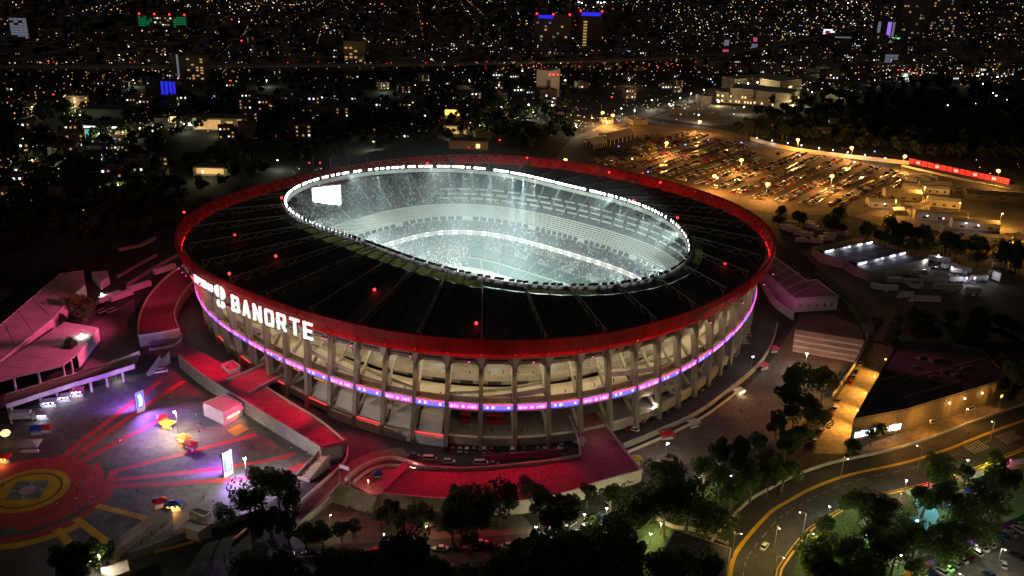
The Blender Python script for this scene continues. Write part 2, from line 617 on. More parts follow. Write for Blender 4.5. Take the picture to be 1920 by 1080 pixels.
# lit brackets under the rim that wash each column
for i in range(NB):
    if VIS[i] or VIS[i - 1]:
        ph = PHI[i]
        m = MB(); m.add([rq(ph - .007, -1.6, 34.2), rq(ph + .007, -1.6, 34.2), rq(ph + .010, 1.0, 35.4), rq(ph - .010, 1.0, 35.4), rq(ph, .2, 30.2)], [(0, 1, 2, 3), (0, 3, 4), (1, 4, 2), (3, 2, 4), (0, 4, 1)])
        br = part(m, 'bracket', 'concrete_light')
        q = rq(ph, 2.6, 33.3)
        m = MB(); m.box((q[0], q[1], 33.2), (.35, .35, .2), ph); m.build('bracket_lamp', 'steel_dark', br)
        lamp('SPOT', rq(ph, 2.6, 33.0), 1500, (1, .60, .26), br, .25, rq(ph, col_off(8) - .3, 8), 75, .8)

# --- facade bays: arched spandrel, led panel, edge beams, parapets
for i in range(NB):
    if not VIS[i]:
        continue
    # spandrel with rounded lower corners
    n = 12
    P = bay_phis(i, n)
    m = MB()
    vs = []
    for k, ph in enumerate(P):
        x = abs(2 * k / n - 1)
        zb = 31.2 - 3.4 * max(0, (x - .55) / .45) ** 2.2
        for off, z in ((-2.6, zb), (-2.6, 33.9), (-3.4, 33.9), (-3.4, zb)):
            vs.append(rq(ph, off, z))
    fs = []
    for k in range(n):
        a, b = 4 * k, 4 * k + 4
        for q in range(4):
            fs.append((a + q, b + q, b + (q + 1) % 4, a + (q + 1) % 4))
    m.add(vs, fs)
    ap = part(m, 'arch_panel', 'column_concrete')
    Pv = bay_phis(i, 10)
    m = MB(); m.add([rq(Pv[2], -2.52, 32.3), rq(Pv[8], -2.52, 32.3), rq(Pv[8], -2.52, 33.1), rq(Pv[2], -2.52, 33.1)], [(0, 1, 2, 3)]); m.build('vent_slot', 'steel_dark', ap)
    # led ribbon panel
    P = bay_phis(i, 6)
    lo, hi = 15.4, 17.2
    ins = 0.07
    A = [P[0] + (P[-1] - P[0]) * (ins + (1 - 2 * ins) * k / 6) for k in range(7)]
    def band(m, ph_list, off0, off1, z0, z1, mi=0):
        vs = []
        for ph in ph_list:
            for off, z in ((off1, z0), (off1, z1), (off0, z1), (off0, z0)):
                vs.append(rq(ph, off, z))
        fs = []
        for k in range(len(ph_list) - 1):
            a, b = 4 * k, 4 * k + 4
            for q in range(4):
                fs.append((a + q, b + q, b + (q + 1) % 4, a + (q + 1) % 4))
        e = 4 * (len(ph_list) - 1)
        fs += [(0, 1, 2, 3), (e + 3, e + 2, e + 1, e)]
        return m.add(vs, fs, mi)
    blue = (i % 2 == 0)
    o_led = col_off(16.3) + .25
    led = part(band(MB(), A, o_led - .5, o_led, lo, hi), 'led_panel', 'g_blue' if blue else 'g_pink')
    # marks on the panel: badges and lettering blocks
    mk = MB()
    def at_u(u, z, off=o_led + .06):
        return rq(A[0] + (A[-1] - A[0]) * u, off, z)
    def disc(u, z, r):
        c = at_u(u, z)
        ph = A[0] + (A[-1] - A[0]) * u
        t = np.array([-math.sin(ph), math.cos(ph), 0])
        vs = [(c[0], c[1], c[2])] + [(c[0] + t[0] * r * math.cos(a), c[1] + t[1] * r * math.cos(a), c[2] + r * math.sin(a)) for a in np.linspace(0, 2 * PI, 9)[:-1]]
        mk.add(vs, [(0, 1 + k, 1 + (k + 1) % 8) for k in range(8)])
    def bar(u0, u1, z0, z1):
        mk.add([at_u(u0, z0), at_u(u1, z0), at_u(u1, z1), at_u(u0, z1)], [(0, 1, 2, 3)])
    if blue:
        disc(.14, 16.3, .55); bar(.29, .36, 15.75, 16.95); bar(.37, .42, 16.15, 16.45); disc(.86, 16.3, .55)
    else:
        for u in (.1, .49, .8):
            disc(u, 16.3, .6)
        for u0 in (.19, .27, .66, .88):
            bar(u0, u0 + .025, 15.7, 16.9); bar(u0 + .025, u0 + .06, 16.2, 16.45)
    mk.build('badge', 'g_mark_led', led)['kind'] = 'stuff'
    # red or pale light line on top of the panel, dark carrier behind
    part(band(MB(), A, o_led - .2, o_led + .05, hi + .05, hi + .3), 'light_line', 'g_redline' if blue else 'g_pink')
    part(band(MB(), P, o_led - 2.0, o_led - .55, 14.4, 17.2), 'edge_beam', 'concrete')
    if blue and i > 34:
        part(band(MB(), A, 2.42, 2.6, 4.1, 4.3), 'light_line', 'g_redline')
    # plinth beam near the ground
    part(band(MB(), P, .6, 2.4, 1.2 if -8 <= i <= 8 or i > 60 else 0, 4.4), 'plinth_beam', 'concrete')

# --- concourse shells behind the columns (rings following the facade)
def ring_band(prof, bays, mats, name, n=4, mis=None):
    """extrude the profile [(off,z)...] along consecutive bays"""
    m = MB()
    for i in bays:
        P = bay_phis(i, n)
        vs = []
        for ph in P:
            vs += [rq(ph, o, z) for o, z in prof]
        k = len(prof)
        fs, mm = [], []
        for a in range(n):
            for q in range(k - 1):
                fs.append((a * k + q, (a + 1) * k + q, (a + 1) * k + q + 1, a * k + q + 1))
                mm.append(0 if mis is None else mis[q])
        o = len(m.v)
        m.v.extend(vs); m.f.extend([tuple(x + o for x in f) for f in fs]); m.m.extend(mm)
    return part(m, name, mats)
VB = [i for i in range(NB) if VIS[i]]
ring_band([(-1.0, 14.2), (-1.0, 15.0), (-17, 15.0), (-17, 14.2), (-1.0, 14.2)], VB, 'concrete', 'concourse_floor')
ring_band([(-2.4, 15.0), (-2.4, 18.3), (-2.7, 18.3), (-2.7, 15.0)], VB, 'concrete_light', 'concourse_parapet')
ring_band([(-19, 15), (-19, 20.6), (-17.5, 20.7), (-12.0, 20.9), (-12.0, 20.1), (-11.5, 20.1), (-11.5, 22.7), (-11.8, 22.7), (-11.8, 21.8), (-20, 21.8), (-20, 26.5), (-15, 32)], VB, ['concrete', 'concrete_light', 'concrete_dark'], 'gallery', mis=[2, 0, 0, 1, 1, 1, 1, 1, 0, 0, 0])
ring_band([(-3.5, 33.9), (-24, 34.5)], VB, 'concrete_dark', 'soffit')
m = MB()
for i in VB:
    P = bay_phis(i, 4)
    for k in range(4):
        m.add([rq(P[k], -2.2, 33.98), rq(P[k + 1], -2.2, 33.98), rp(P[k + 1], -2.4, 34.02), rp(P[k], -2.4, 34.02)], [(0, 1, 2, 3)])
part(m, 'overhang_soffit', 'concrete')
ring_band([(2.4, 3.2), (-17, 3.2)], VB, 'paving', 'lower_floor')
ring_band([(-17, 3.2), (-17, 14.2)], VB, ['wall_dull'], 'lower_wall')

# lit rooms, dark doorways on the back walls
for i in VB:
    P = bay_phis(i, 10)
    r = random.Random(i * 13 + 5)
    def panel(k0, k1, off, z0, z1, name, mt, thick=.25):
        m = MB()
        a, b = P[0] + (P[-1] - P[0]) * k0, P[0] + (P[-1] - P[0]) * k1
        vs = [rq(a, off, z0), rq(b, off, z0), rq(b, off, z1), rq(a, off, z1), rq(a, off - thick, z0), rq(b, off - thick, z0), rq(b, off - thick, z1), rq(a, off - thick, z1)]
        m.add(vs, [(0, 1, 2, 3), (4, 7, 6, 5), (0, 4, 5, 1), (1, 5, 6, 2), (2, 6, 7, 3), (3, 7, 4, 0)])
        return part(m, name, mt)
    if -9 <= ((i + 34) % 68) - 34 <= 9 or r.random() < .5:
        panel(.18, .78, -19.55, 23.2, 25.6, 'window', 'g_win_white' if i % 2 == 0 else 'concrete_dark', .3)
    panel(.12 + r.random() * .2, .5 + r.random() * .3, -18.7, 15.2, 18.2, 'doorway', 'steel_dark', .2)
    # fluorescent tubes under the soffit and under the concourse floor
    panel(.2, .8, -4.3, 33.35, 33.55, 'ceiling_light', 'g_tube', .5)
    panel(.25, .75, -12.6, 20.6, 20.75, 'ceiling_light', 'g_tube_low', .35)
    panel(.25, .75, -2.6, 13.75, 13.9, 'ceiling_light', 'g_tube_base', .4)

# --- ramps that climb along the facade inside the columns, and raking struts
def ramp(i0, nb, z0, z1, o0=-3.4, o1=-8.6):
    m = MB()
    nn = nb * 4
    vs = []
    a, b = PHI[i0 % NB], PHI[(i0 + nb) % NB]
    if b < a: b += 2 * PI
    for k in range(nn + 1):
        ph = a + (b - a) * k / nn
        z = z0 + (z1 - z0) * k / nn
        for o, dz in ((o0, -.9), (o0, 1.25), (o0 - .25, 1.25), (o0 - .25, 0), (o1 + .25, 0), (o1 + .25, 1.25), (o1, 1.25), (o1, -.9)):
            vs.append(rq(ph, o, z + dz))
    fs = []
    for k in range(nn):
        for q in range(8):
            fs.append((k * 8 + q, (k + 1) * 8 + q, (k + 1) * 8 + (q + 1) % 8, k * 8 + (q + 1) % 8))
    fs += [tuple(range(8)), tuple(range(nn * 8 + 7, nn * 8 - 1, -1))]
    m.add(vs, fs)
    part(m, 'ramp', 'concrete_light')
for i0, nb, z0, z1 in ((-1, 3, 15.2, 20.0), (4, 4, 22.5, 15.2), (9, 4, 15.2, 22), (14, 3, 22, 15.2), (-6, 4, 22, 15.2), (-12, 4, 15.2, 22), (-5, 3, 4, 10.5), (5, 3, 10, 3.6), (11, 3, 3.6, 11)):
    ramp(i0, nb, z0, z1)
for i in range(NB):
    if not (VIS[i] or VIS[i - 1]):
        continue
    m = MB()
    ph = PHI[i]
    m.beam(rq(ph, -.5, 4.6), rq(ph, -15, 14), 1.0, 1.3)
    m.beam(rq(ph, -2, 16), rq(ph, -17, 29), .9, 1.2)
    part(m, 'raking_strut', 'concrete')
for i in (-7, -4, -3, 5, 9, 13, 16):
    P = bay_phis(i % NB, 2)
    m = MB()
    m.beam(rq(P[0], -2, 4.4), rq(P[2], -3, 14.2), .8, 1.1)
    part(m, 'cross_brace', 'concrete')

# white sloping covers and boxes in the lower bays at the left of the front
for i in (-6, -5, -4, -3, -2):
    P = bay_phis(i % NB, 4)
    m = MB()
    vs = []
    for ph in (P[0] + .012, P[4] - .012):
        vs += [rq(ph, 1.5, 4.6), rq(ph, -3.5, 9.2), rq(ph, -12, 9.6), rq(ph, -12, 3.4), rq(ph, 1.5, 3.4)]
    m.add(vs, [(0, 5, 6, 1), (1, 6, 7, 2), (2, 7, 8, 3), (4, 9, 5, 0), (0, 1, 2, 3, 4), (9, 8, 7, 6, 5)])
    part(m, 'sloping_cover', 'white_wall')
for i in (-5, -4, -3, -2):
    P = bay_phis(i % NB, 4)
    m = MB()
    vs = []
    for ph in P:
        vs += [rq(ph, 3.4, 0), rq(ph, 3.4, 3.6), rq(ph, 1.6, 3.6)]
    fs = []
    for k in range(4):
        for q in range(2):
            fs.append((3 * k + q, 3 * k + 3 + q, 3 * k + 4 + q, 3 * k + 1 + q))
    m.add(vs, fs)
    part(m, 'plinth_panel', 'white_wall')

# entrance hall signs in amber over the doors at the left of the front
for i in (-9, -8, -7, -6):
    P = bay_phis(i % NB, 20)
    m = MB()
    m.add([rq(P[2], -.9, 11.6), rq(P[18], -.9, 11.6), rq(P[18], -.9, 14.2), rq(P[2], -.9, 14.2)], [(0, 1, 2, 3)])
    bd = part(m, 'display_board', 'steel_dark')
    m = MB()
    for row in range(3):
        for c in range(3, 17):
            if random.random() < .75:
                z = 12 + row * .75
                m.add([rq(P[c], -.8, z), rq(P[c] + (P[1] - P[0]) * .7, -.8, z), rq(P[c] + (P[1] - P[0]) * .7, -.8, z + .4), rq(P[c], -.8, z + .4)], [(0, 1, 2, 3)])
    m.build('lettering', 'g_amber_text', bd)
# bar counters glowing in the lower front bays
for i, w in ((-1, .35), (0, .55)):
    P = bay_phis(i % NB, 10)
    m = MB()
    a, b = P[0] + (P[-1] - P[0]) * (.5 - w / 2), P[0] + (P[-1] - P[0]) * (.5 + w / 2)
    m.add([rq(a, -11.5, 5.6), rq(b, -11.5, 5.6), rq(b, -11.5, 6.4), rq(a, -11.5, 6.4)], [(0, 1, 2, 3)])
    part(m, 'lit_bar_sign', 'g_fire')
    m = MB()
    vs = [rq(q, o, z) for q in (a, b) for o, z in ((-9.5, 3.2), (-9.5, 4.5), (-11.4, 4.5), (-11.4, 7.2), (-8.2, 7.4), (-8.2, 7.5), (-12.2, 7.5), (-12.2, 3.2))]
    m.add(vs, [(q, q + 8, (q + 1) % 8 + 8, (q + 1) % 8) for q in range(8)] + [tuple(range(8)), tuple(range(15, 7, -1))])
    part(m, 'bar_counter', 'paint_red')

# --- red rim (fabric panels) with its lattice, roof panels and trusses
for i in range(NB):
    P = bay_phis(i, 4)
    gp = (P[-1] - P[0]) * .006
    Q = [P[0] + gp, P[1], P[2], P[3], P[4] - gp]
    m = MB()
    vs = []
    for ph in Q:
        vs += [rp(ph, -2.6, 33.9), rp(ph, -.6, 36.5), rp(ph, .2, 39.5), rp(ph, 0, 42.0), rp(ph, -.7, 42.1), rp(ph, -.7, 41.0)]
    fs = []
    for k in range(4):
        for q in range(5):
            fs.append((6 * k + q, 6 * k + 6 + q, 6 * k + 7 + q, 6 * k + 1 + q))
    m.add(vs, fs)
    part(m, 'fascia_panel', 'fascia_red')
    # lattice behind the fabric
    m = MB()
    a, mid, b = P[0], P[2], P[4]
    for p, q in (((a, -1.2, 41.6), (b, -1.2, 41.6)), ((a, -4.2, 37.2), (b, -4.2, 37.2)), ((a, -1.2, 41.6), (mid, -4.2, 37.2)), ((mid, -4.2, 37.2), (b, -1.2, 41.6)),
                 ((a, -1.2, 41.6), (a, -4.2, 37.2)), ((a, -1.4, 35), (mid, -1.2, 41.6)), ((mid, -1.2, 41.6), (b, -1.4, 35)), ((mid, -1.2, 41.6), (mid, -4.2, 37.2))):
        m.tube(rp(*p), rp(*q), .17, 4)
    part(m, 'rim_lattice', 'truss_red')
    # roof panel
    m = MB()
    vs = []
    P = bay_phis(i, 2)
    SW = 9.5 if i > 54 else 7
    K = 5
    for ph in P:
        o = R_OUT(ph) - 3.0
        e = R_IN(ph) + SW
        for k in range(K + 1):
            t = k / K
            r = o + (e - o) * t
            vs.append((CX + r * math.cos(ph), CY + r * math.sin(ph), 36.4 + 7.0 * t + (0 if ph in (P[0], P[-1]) else -.28)))
    fs = []
    for a_ in range(2):
        for k in range(K):
            fs.append((a_ * (K + 1) + k, a_ * (K + 1) + k + 1, (a_ + 1) * (K + 1) + k + 1, (a_ + 1) * (K + 1) + k))
    m.add(vs, fs)
    part(m, 'roof_panel', 'roof_dark')
    m = MB()
    vs = []
    for ph in P:
        vs += [ri(ph, SW - .1, 43.5 if SW < 8 else 43.2), ri(ph, 3.8, 44.0), ri(ph, .6, 44.3)]
    m.add(vs, [(0, 1, 4, 3), (1, 2, 5, 4), (3, 4, 7, 6), (4, 5, 8, 7)])
    part(m, 'translucent_strip', 'roof_strip_glow' if i in (2, 3, 4, 11, 12) or i > 52 else 'roof_strip')  # yellow glow from below is put into the strip colour of some bays
    # radial rib
    m = MB()
    ph = PHI[i]
    m.beam(rp(ph, -3.2, 36.65), ri(ph, 1, 44.5), .35, .35)
    part(m, 'roof_rib', 'steel_dark')
    if i % 2 == 0:
        m = MB()
        p0 = np.array(rp(ph, -6, 37.0)); p1 = np.array(ri(ph, 3, 44.6))
        Ln = np.linalg.norm(p1 - p0)
        n = max(6, int(Ln / 3.4))
        tan = np.array([-math.sin(ph), math.cos(ph), 0])
        def hgt(t): return 1.3 + 2.3 * (1 - t) ** .8
        prev = None
        for k in range(n + 1):
            t = k / n
            base = p0 + (p1 - p0) * t
            top = base + np.array([0, 0, hgt(t)])
            if prev is not None:
                m.tube(prev[1], top, .26, 4)
                m.tube(prev[0], base, .2, 4)
                if k % 2: m.tube(prev[0], top, .2, 4)
                else: m.tube(prev[1], base, .2, 4)
            prev = (base, top)
        s0, s1 = p0 + tan * 2.2, p0 - tan * 2.2
        m.tube(s0, p0 + np.array([0, 0, hgt(0) + .8]), .15, 4); m.tube(s1, p0 + np.array([0, 0, hgt(0) + .8]), .15, 4)
        part(m, 'roof_truss', 'truss_metal')

# red light tubes lying in the rim's gutter, behind the fabric
for i in range(NB):
    P = bay_phis(i, 4)
    m = MB()
    for k in range(4):
        m.tube(rp(P[k], -2.4, 35.2), rp(P[k + 1], -2.4, 35.2), .16, 5)
    part(m, 'red_tube', 'g_red_tube')

# --- inner rim: white gutter face, handrail, floodlights
NR = 136
m = MB()
vs = []
for i in range(NR):
    ph = 2 * PI * i / NR
    vs += [ri(ph, .7, 42.2), ri(ph, 0, 42.4), ri(ph, -.3, 44.6), ri(ph, .5, 44.7), ri(ph, 3.4, 44.2)]
fs = []
for i in range(NR):
    for q in range(4):
        fs.append((5 * i + q, (5 * i + 5 + q) % (5 * NR), (5 * i + 6 + q) % (5 * NR), 5 * i + 1 + q)[::-1])
m.add(vs, fs)
m.m = [1 if (q % 4) >= 2 else 0 for q in range(len(m.f))]
inner_rim = part(m, 'inner_rim', ['stand_white', 'steel_dark'])
m = MB()
for i in range(NR):
    a, b = 2 * PI * i / NR, 2 * PI * (i + 1) / NR
    m.tube(ri(a, 2.6, 45.9), ri(b, 2.6, 45.9), .06, 4)
    m.tube(ri(a, 2.6, 44.3), ri(a, 2.6, 45.9), .06, 4)
part(m, 'handrail', 'rail_metal', inner_rim)
def make_flood():
    m = MB()
    m.tube((0, 0, 0), (0, 0, 1.0), .09, 5)
    m.box((0, 0, .8), (.5, 2.3, .95)); m.tube((0, .8, 0), (0, .8, .9), .07, 4); m.tube((0, -.8, 0), (0, -.8, .9), .07, 4)
    return m.mesh('floodlight', 'steel_dark')
FL = make_flood()
m = MB(); m.add([(-.27, -1.1, .85), (-.27, 1.1, .85), (-.27, 1.1, 1.7), (-.27, -1.1, 1.7), (-.55, -1.0, .75), (-.55, 1.0, .75)], [(0, 3, 2, 1), (0, 1, 5, 4)])
LENS = m.mesh('lens', 'g_flood')
NF = 196
for i in range(NF):
    ph = 2 * PI * i / NF + .01 * random.uniform(-1, 1)
    if (i % 49) in (0, 23): continue
    o = bpy.data.objects.new('floodlight', FL); COL.objects.link(o)
    o.parent = stadium
    p = ri(ph, .9, 44.55)
    o.location = (p[0] - CX, p[1] - CY, p[2])
    o.rotation_euler = (0, 0, ph)
    l = bpy.data.objects.new('lens', LENS); COL.objects.link(l); l.parent = o
for i in range(26):
    ph = 2 * PI * i / 26
    p = ri(ph, -.6, 45.3)
    far = ri(ph + PI + .5 * math.sin(i * 1.7), 0, 0)
    k = .12 + .55 * ((i * 7) % 5) / 4
    tgt = (CP[0] + (far[0] - CP[0]) * k, CP[1] + (far[1] - CP[1]) * k, 6 + 14 * k)
    lamp('SPOT', p, 118000 * (1.0 + .5 * math.sin(i * 4.1)), (.94, 1.0, .84), stadium, .5, tgt, 56 + 20 * math.sin(i * 3.3), .45)

# narrow beams that draw shafts in the smoke under the far rim
for k, (x, xt, pw, an) in enumerate(((705, 760, 90, 13), (762, 800, 70, 10), (842, 850, 130, 9), (868, 872, 120, 8), (918, 915, 110, 9), (962, 955, 260, 8), (982, 972, 300, 9), (1004, 990, 220, 7), (1046, 1030, 120, 8), (1092, 1078, 150, 8), (1120, 1100, 110, 7), (1166, 1140, 120, 9), (1210, 1180, 100, 9))):
    best = min(np.linspace(0, PI * 1.02, 700), key=lambda ph: abs(PX(ri(ph, 0, 45))[0] - x))
    lamp('SPOT', ri(best, -.6, 45.3), pw * 11000, (.82, .95, 1), stadium, .4, G(xt, 585, 4), an, .7)

# --- red obstruction lights on roof and rim
for (x, y, z) in ((988,296,42.6),(1142,323,42.6),(802,306,42.6),(1238,342,42.6),(345,398,42.6),(528,371,46.5),(1270,408,46.5),(1188,376,46.5),(440,441,41.5),(517,480,41.5),(702,543,41),(893,606,40),(1360,494,41),(898,314,46.3),(430,513,42.6),(1240,322,42.6)):
    p = G(x, y, z + .6)
    m = MB(); m.tube((p[0], p[1], z - 2.5), (p[0], p[1], z + .3), .12, 5); m.ball(p, .62, mi=1)
    part(m, 'warning_light', ['steel_dark', 'g_red'])

# --- illuminated sign
GLY = {
 'B': [(0,0,1.15,7),(0,5.95,4.2,7),(0,3.0,4.2,4.0),(0,0,4.2,1.05),(3.65,.4,4.8,3.3),(3.65,3.7,4.8,6.6)],
 'A': [[(0,0),(1.2,0),(3.05,7),(1.9,7)],[(4.9,0),(3.7,0),(1.9,7),(3.05,7)],(1.0,1.6,3.9,2.6)],
 'N': [(0,0,1.15,7),(3.8,0,4.95,7),[(1.25,7),(0,7),(3.75,0),(4.95,0)]],
 'O': [(0,.7,1.15,6.3),(3.85,.7,5.0,6.3),(.4,5.95,4.6,7),(.4,0,4.6,1.05)],
 'R': [(0,0,1.15,7),(0,5.95,4.2,7),(0,2.7,4.2,3.7),(3.65,3.1,4.8,6.6),[(2.3,2.8),(3.6,2.8),(5.0,0),(3.7,0)]],
 'T': [(0,5.95,5,7),(1.92,0,3.08,6)],
 'E': [(0,0,1.15,7),(0,5.95,4.6,7),(0,3.0,4.1,4.05),(0,0,4.6,1.05)],
 'S': [(.3,5.9,4.8,7),(0,3.4,1.2,6.5),(.3,2.95,4.6,4.05),(3.7,.5,4.9,3.6),(0,0,4.6,1.1)],
 'D': [(0,0,1.15,7),(0,5.95,3.9,7),(0,0,3.9,1.05),(3.75,.7,4.9,6.3)],
 'I': [(0,0,1.2,7)],
}
def lobe(cx, cy, rx, ry, a0, a1, n=14):
    return [(cx, cy)] + [(cx + rx * math.cos(a0 + (a1 - a0) * k / n), cy + ry * math.sin(a0 + (a1 - a0) * k / n)) for k in range(n + 1)]
GLY['*'] = [lobe(1.9, 5.1, 2.3, 1.9, PI * .5, PI * 1.5), lobe(3.2, 4.9, 2.3, 2.1, -PI * .5, PI * .5), lobe(1.8, 1.1, 1.3, 1.2, PI * .55, PI * 1.62), lobe(3.2, 1.1, 1.7, 1.1, -PI * .52, PI * .5)]
def phi_at(px, z, off=1.4):
    best = None
    for ph in np.linspace(PI, PI * 1.75, 1500):
        x, y = PX(rp(ph, off, z))
        if best is None or abs(x - px) < best[0]: best = (abs(x - px), ph)
    return best[1]
sign = part(MB().add([(CX, CY, 30), (CX + .1, CY, 30), (CX, CY, 30.1)], [(0, 1, 2)]), 'stadium_sign', 'steel_dark')
def put_glyph(ch, ph, z0, h, wscale=1.0):
    off = 1.5
    s = h / 7
    m = MB()
    wd = {'I': 1.4, '*': 5.2}.get(ch, 4.9)
    R = R_OUT(ph) + off
    # the rim's own direction at this spot
    p0, p1 = np.array(rp(ph - .01, off, 0)), np.array(rp(ph + .01, off, 0))
    t = (p1 - p0) / np.linalg.norm(p1 - p0)
    nrm = np.array([t[1], -t[0], 0])
    c = np.array(rp(ph, off, z0))
    for g in GLY[ch]:
        if isinstance(g, tuple):
            x0, y0, x1, y1 = g
            pts = [(x0, y0), (x1, y0), (x1, y1), (x0, y1)]
        else:
            pts = g
        n = len(pts)
        f = [tuple(c + t * (x - wd / 2) * s * wscale + np.array([0, 0, y * s]) + nrm * .3) for x, y in pts]
        b = [tuple(c + t * (x - wd / 2) * s * wscale + np.array([0, 0, y * s]) - nrm * .3) for x, y in pts]
        m.add(f + b, [tuple(range(n)), tuple(range(2 * n - 1, n - 1, -1))] + [(i, n + i, n + (i + 1) % n, (i + 1) % n) for i in range(n)])
    m.build('letter', 'g_sign', sign)
a, b = phi_at(442, 35), phi_at(579, 35)
for k, ch in enumerate('BANORTE'):
    put_glyph(ch, a + (b - a) * k / 6, 31.6, 7.0, 1.0)
put_glyph('*', phi_at(413, 36), 30.4, 9.6, 1.0)
a, b = phi_at(367, 37), phi_at(396, 37)
for k, ch in enumerate('ESTADIO'):
    put_glyph(ch, a + (b - a) * k / 6, 35.4, 3.1, .95)
# the sign's carrier rails
A = np.linspace(phi_at(364, 36), phi_at(590, 35), 24)
for z in (33.4, 37.4):
    m = MB()
    for k in range(23):
        m.tube(rp(A[k], .9, z), rp(A[k + 1], .9, z), .12, 4)
    if z < 35: sign.data = m.mesh('stadium_sign', 'steel_dark', (CX, CY, 0))
    else: m.build('rail', 'steel_dark', sign)

# ================================================================== THE BOWL
def bring(ph, d, z):
    n = max(2.35, 4.2 - d * .04)
    c, s = abs(math.cos(ph)) / (56 + d), abs(math.sin(ph)) / (38 + d)
    r = (c ** n + s ** n) ** (-1 / n)
    u, v = r * math.cos(ph), r * math.sin(ph)
    p = CP + LV * u + SV * v
    return (p[0], p[1], z)
NS = 160
def bowl_band(prof, name, mats, mis=None):
    m = MB()
    k = len(prof)
    vs = []
    for i in range(NS):
        ph = 2 * PI * i / NS
        vs += [bring(ph, d, z) for d, z in prof]
    fs, mm = [], []
    for i in range(NS):
        for q in range(k - 1):
            a, b = i * k, ((i + 1) % NS) * k
            fs.append((a + q, b + q, b + q + 1, a + q + 1)[::-1])
            mm.append(0 if mis is None else mis[q])
    m.v, m.f, m.m = vs, fs, mm
    return part(m, name, mats)
def steps(d0, z0, d1, z1, n):
    prof, mis = [(d0, z0)], []
    for k in range(n):
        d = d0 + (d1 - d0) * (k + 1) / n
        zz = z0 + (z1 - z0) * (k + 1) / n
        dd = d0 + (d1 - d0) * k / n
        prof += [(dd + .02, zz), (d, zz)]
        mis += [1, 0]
    return prof, mis
TIERS = (('lower_tier', -10, 1.8, 23.5, 9.2, 32), ('middle_tier', 24.6, 12.0, 30.6, 16.2, 8), ('box_tier', 33.5, 18.8, 41.5, 23.4, 6), ('upper_tier', 42, 24.2, 66, 37.5, 30))
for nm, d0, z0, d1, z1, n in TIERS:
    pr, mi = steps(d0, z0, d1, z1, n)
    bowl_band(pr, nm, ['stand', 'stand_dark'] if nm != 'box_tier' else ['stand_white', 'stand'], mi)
bowl_band([(-14, .7), (-10.1, .7), (-10.1, 1.8)], 'pitch_surround', 'stand_white')
bowl_band([(23.5, 9.2), (24.5, 9.3), (24.5, 12.0)], 'ribbon_wall', 'stand_white')
bowl_band([(30.6, 16.2), (31.2, 16.3), (32.2, 18.7), (33.5, 18.8)], 'box_front', ['stand_white', 'stand_dark'], [0, 0, 0])
bowl_band([(41.5, 23.4), (41.6, 24.2), (42, 24.2)], 'upper_front', 'stand_white')
# box windows as separate dark panes
for i in range(116):
    ph = 2 * PI * i / 116
    if i % 9 == 0: continue
    m = MB()
    a, b = ph + .006, ph + 2 * PI / 116 - .008
    m.add([bring(a, 31.18, 16.5), bring(b, 31.18, 16.5), bring(b, 32.0, 18.5), bring(a, 32.0, 18.5)], [(3, 2, 1, 0)])
    part(m, 'box_window', 'stand_dark')
# led ribbon: two thin lines with short bright lengths
for i in range(60):
    ph = 2 * PI * i / 60
    for z0, z1, mt, f0, f1 in ((9.5, 9.75, 'g_ribbon_dim', 0, .96), (11.5, 11.75, 'g_ribbon_dim', 0, .96), (9.45, 10.1, 'g_ribbon', .3, .62), (11.3, 11.9, 'g_ribbon', .3, .62)):
        m = MB()
        q = [ph + 2 * PI / 60 * (f0 + (f1 - f0) * k / 3) for k in range(4)]
        dd = 24.36 if mt == 'g_ribbon_dim' else 24.28
        vs = []
        for a in q:
            vs += [bring(a, dd, z0), bring(a, dd, z1)]
        m.add(vs, [(2 * k, 2 * k + 1, 2 * k + 3, 2 * k + 2) for k in range(3)])
        part(m, 'ribbon_display', mt)
# empty seat blocks of the lower tier, pale aisles left between them
def tier_z(d): return 1.8 + (d + 10) / 33.5 * 7.4
def seat_block(a, b, d0, d1):
    m = MB()
    q = [a + (b - a) * k / 3 for k in range(4)]
    vs = []
    for x in q:
        vs += [bring(x, d0, tier_z(d0) + .62), bring(x, d1, tier_z(d1) + .62), bring(x, d0, tier_z(d0) - .1)]
    m.add(vs, [(3 * k, 3 * k + 3, 3 * k + 4, 3 * k + 1) for k in range(3)] + [(3 * k + 2, 3 * k + 5, 3 * k + 3, 3 * k) for k in range(3)])
    part(m, 'seat_block', 'seat_teal')
for i in range(26):
    ph = 2 * PI * i / 26
    c = bring(ph + .12, -5, 3)
    if c[1] > CY - 40 and PX(c)[0] > 872: seat_block(ph + .012, ph + 2 * PI / 26 - .012, -9.6, -2.2)
for i in range(40):
    ph = 2 * PI * i / 40
    c = bring(ph + .08, 5, 5)
    if c[1] > CY - 40 and 880 < PX(c)[0] < 1120:
        seat_block(ph + .006, ph + 2 * PI / 40 - .006, -.2, 8.5)
        if i % 2: seat_block(ph + .006, ph + 2 * PI / 40 - .006, 9.6, 16)
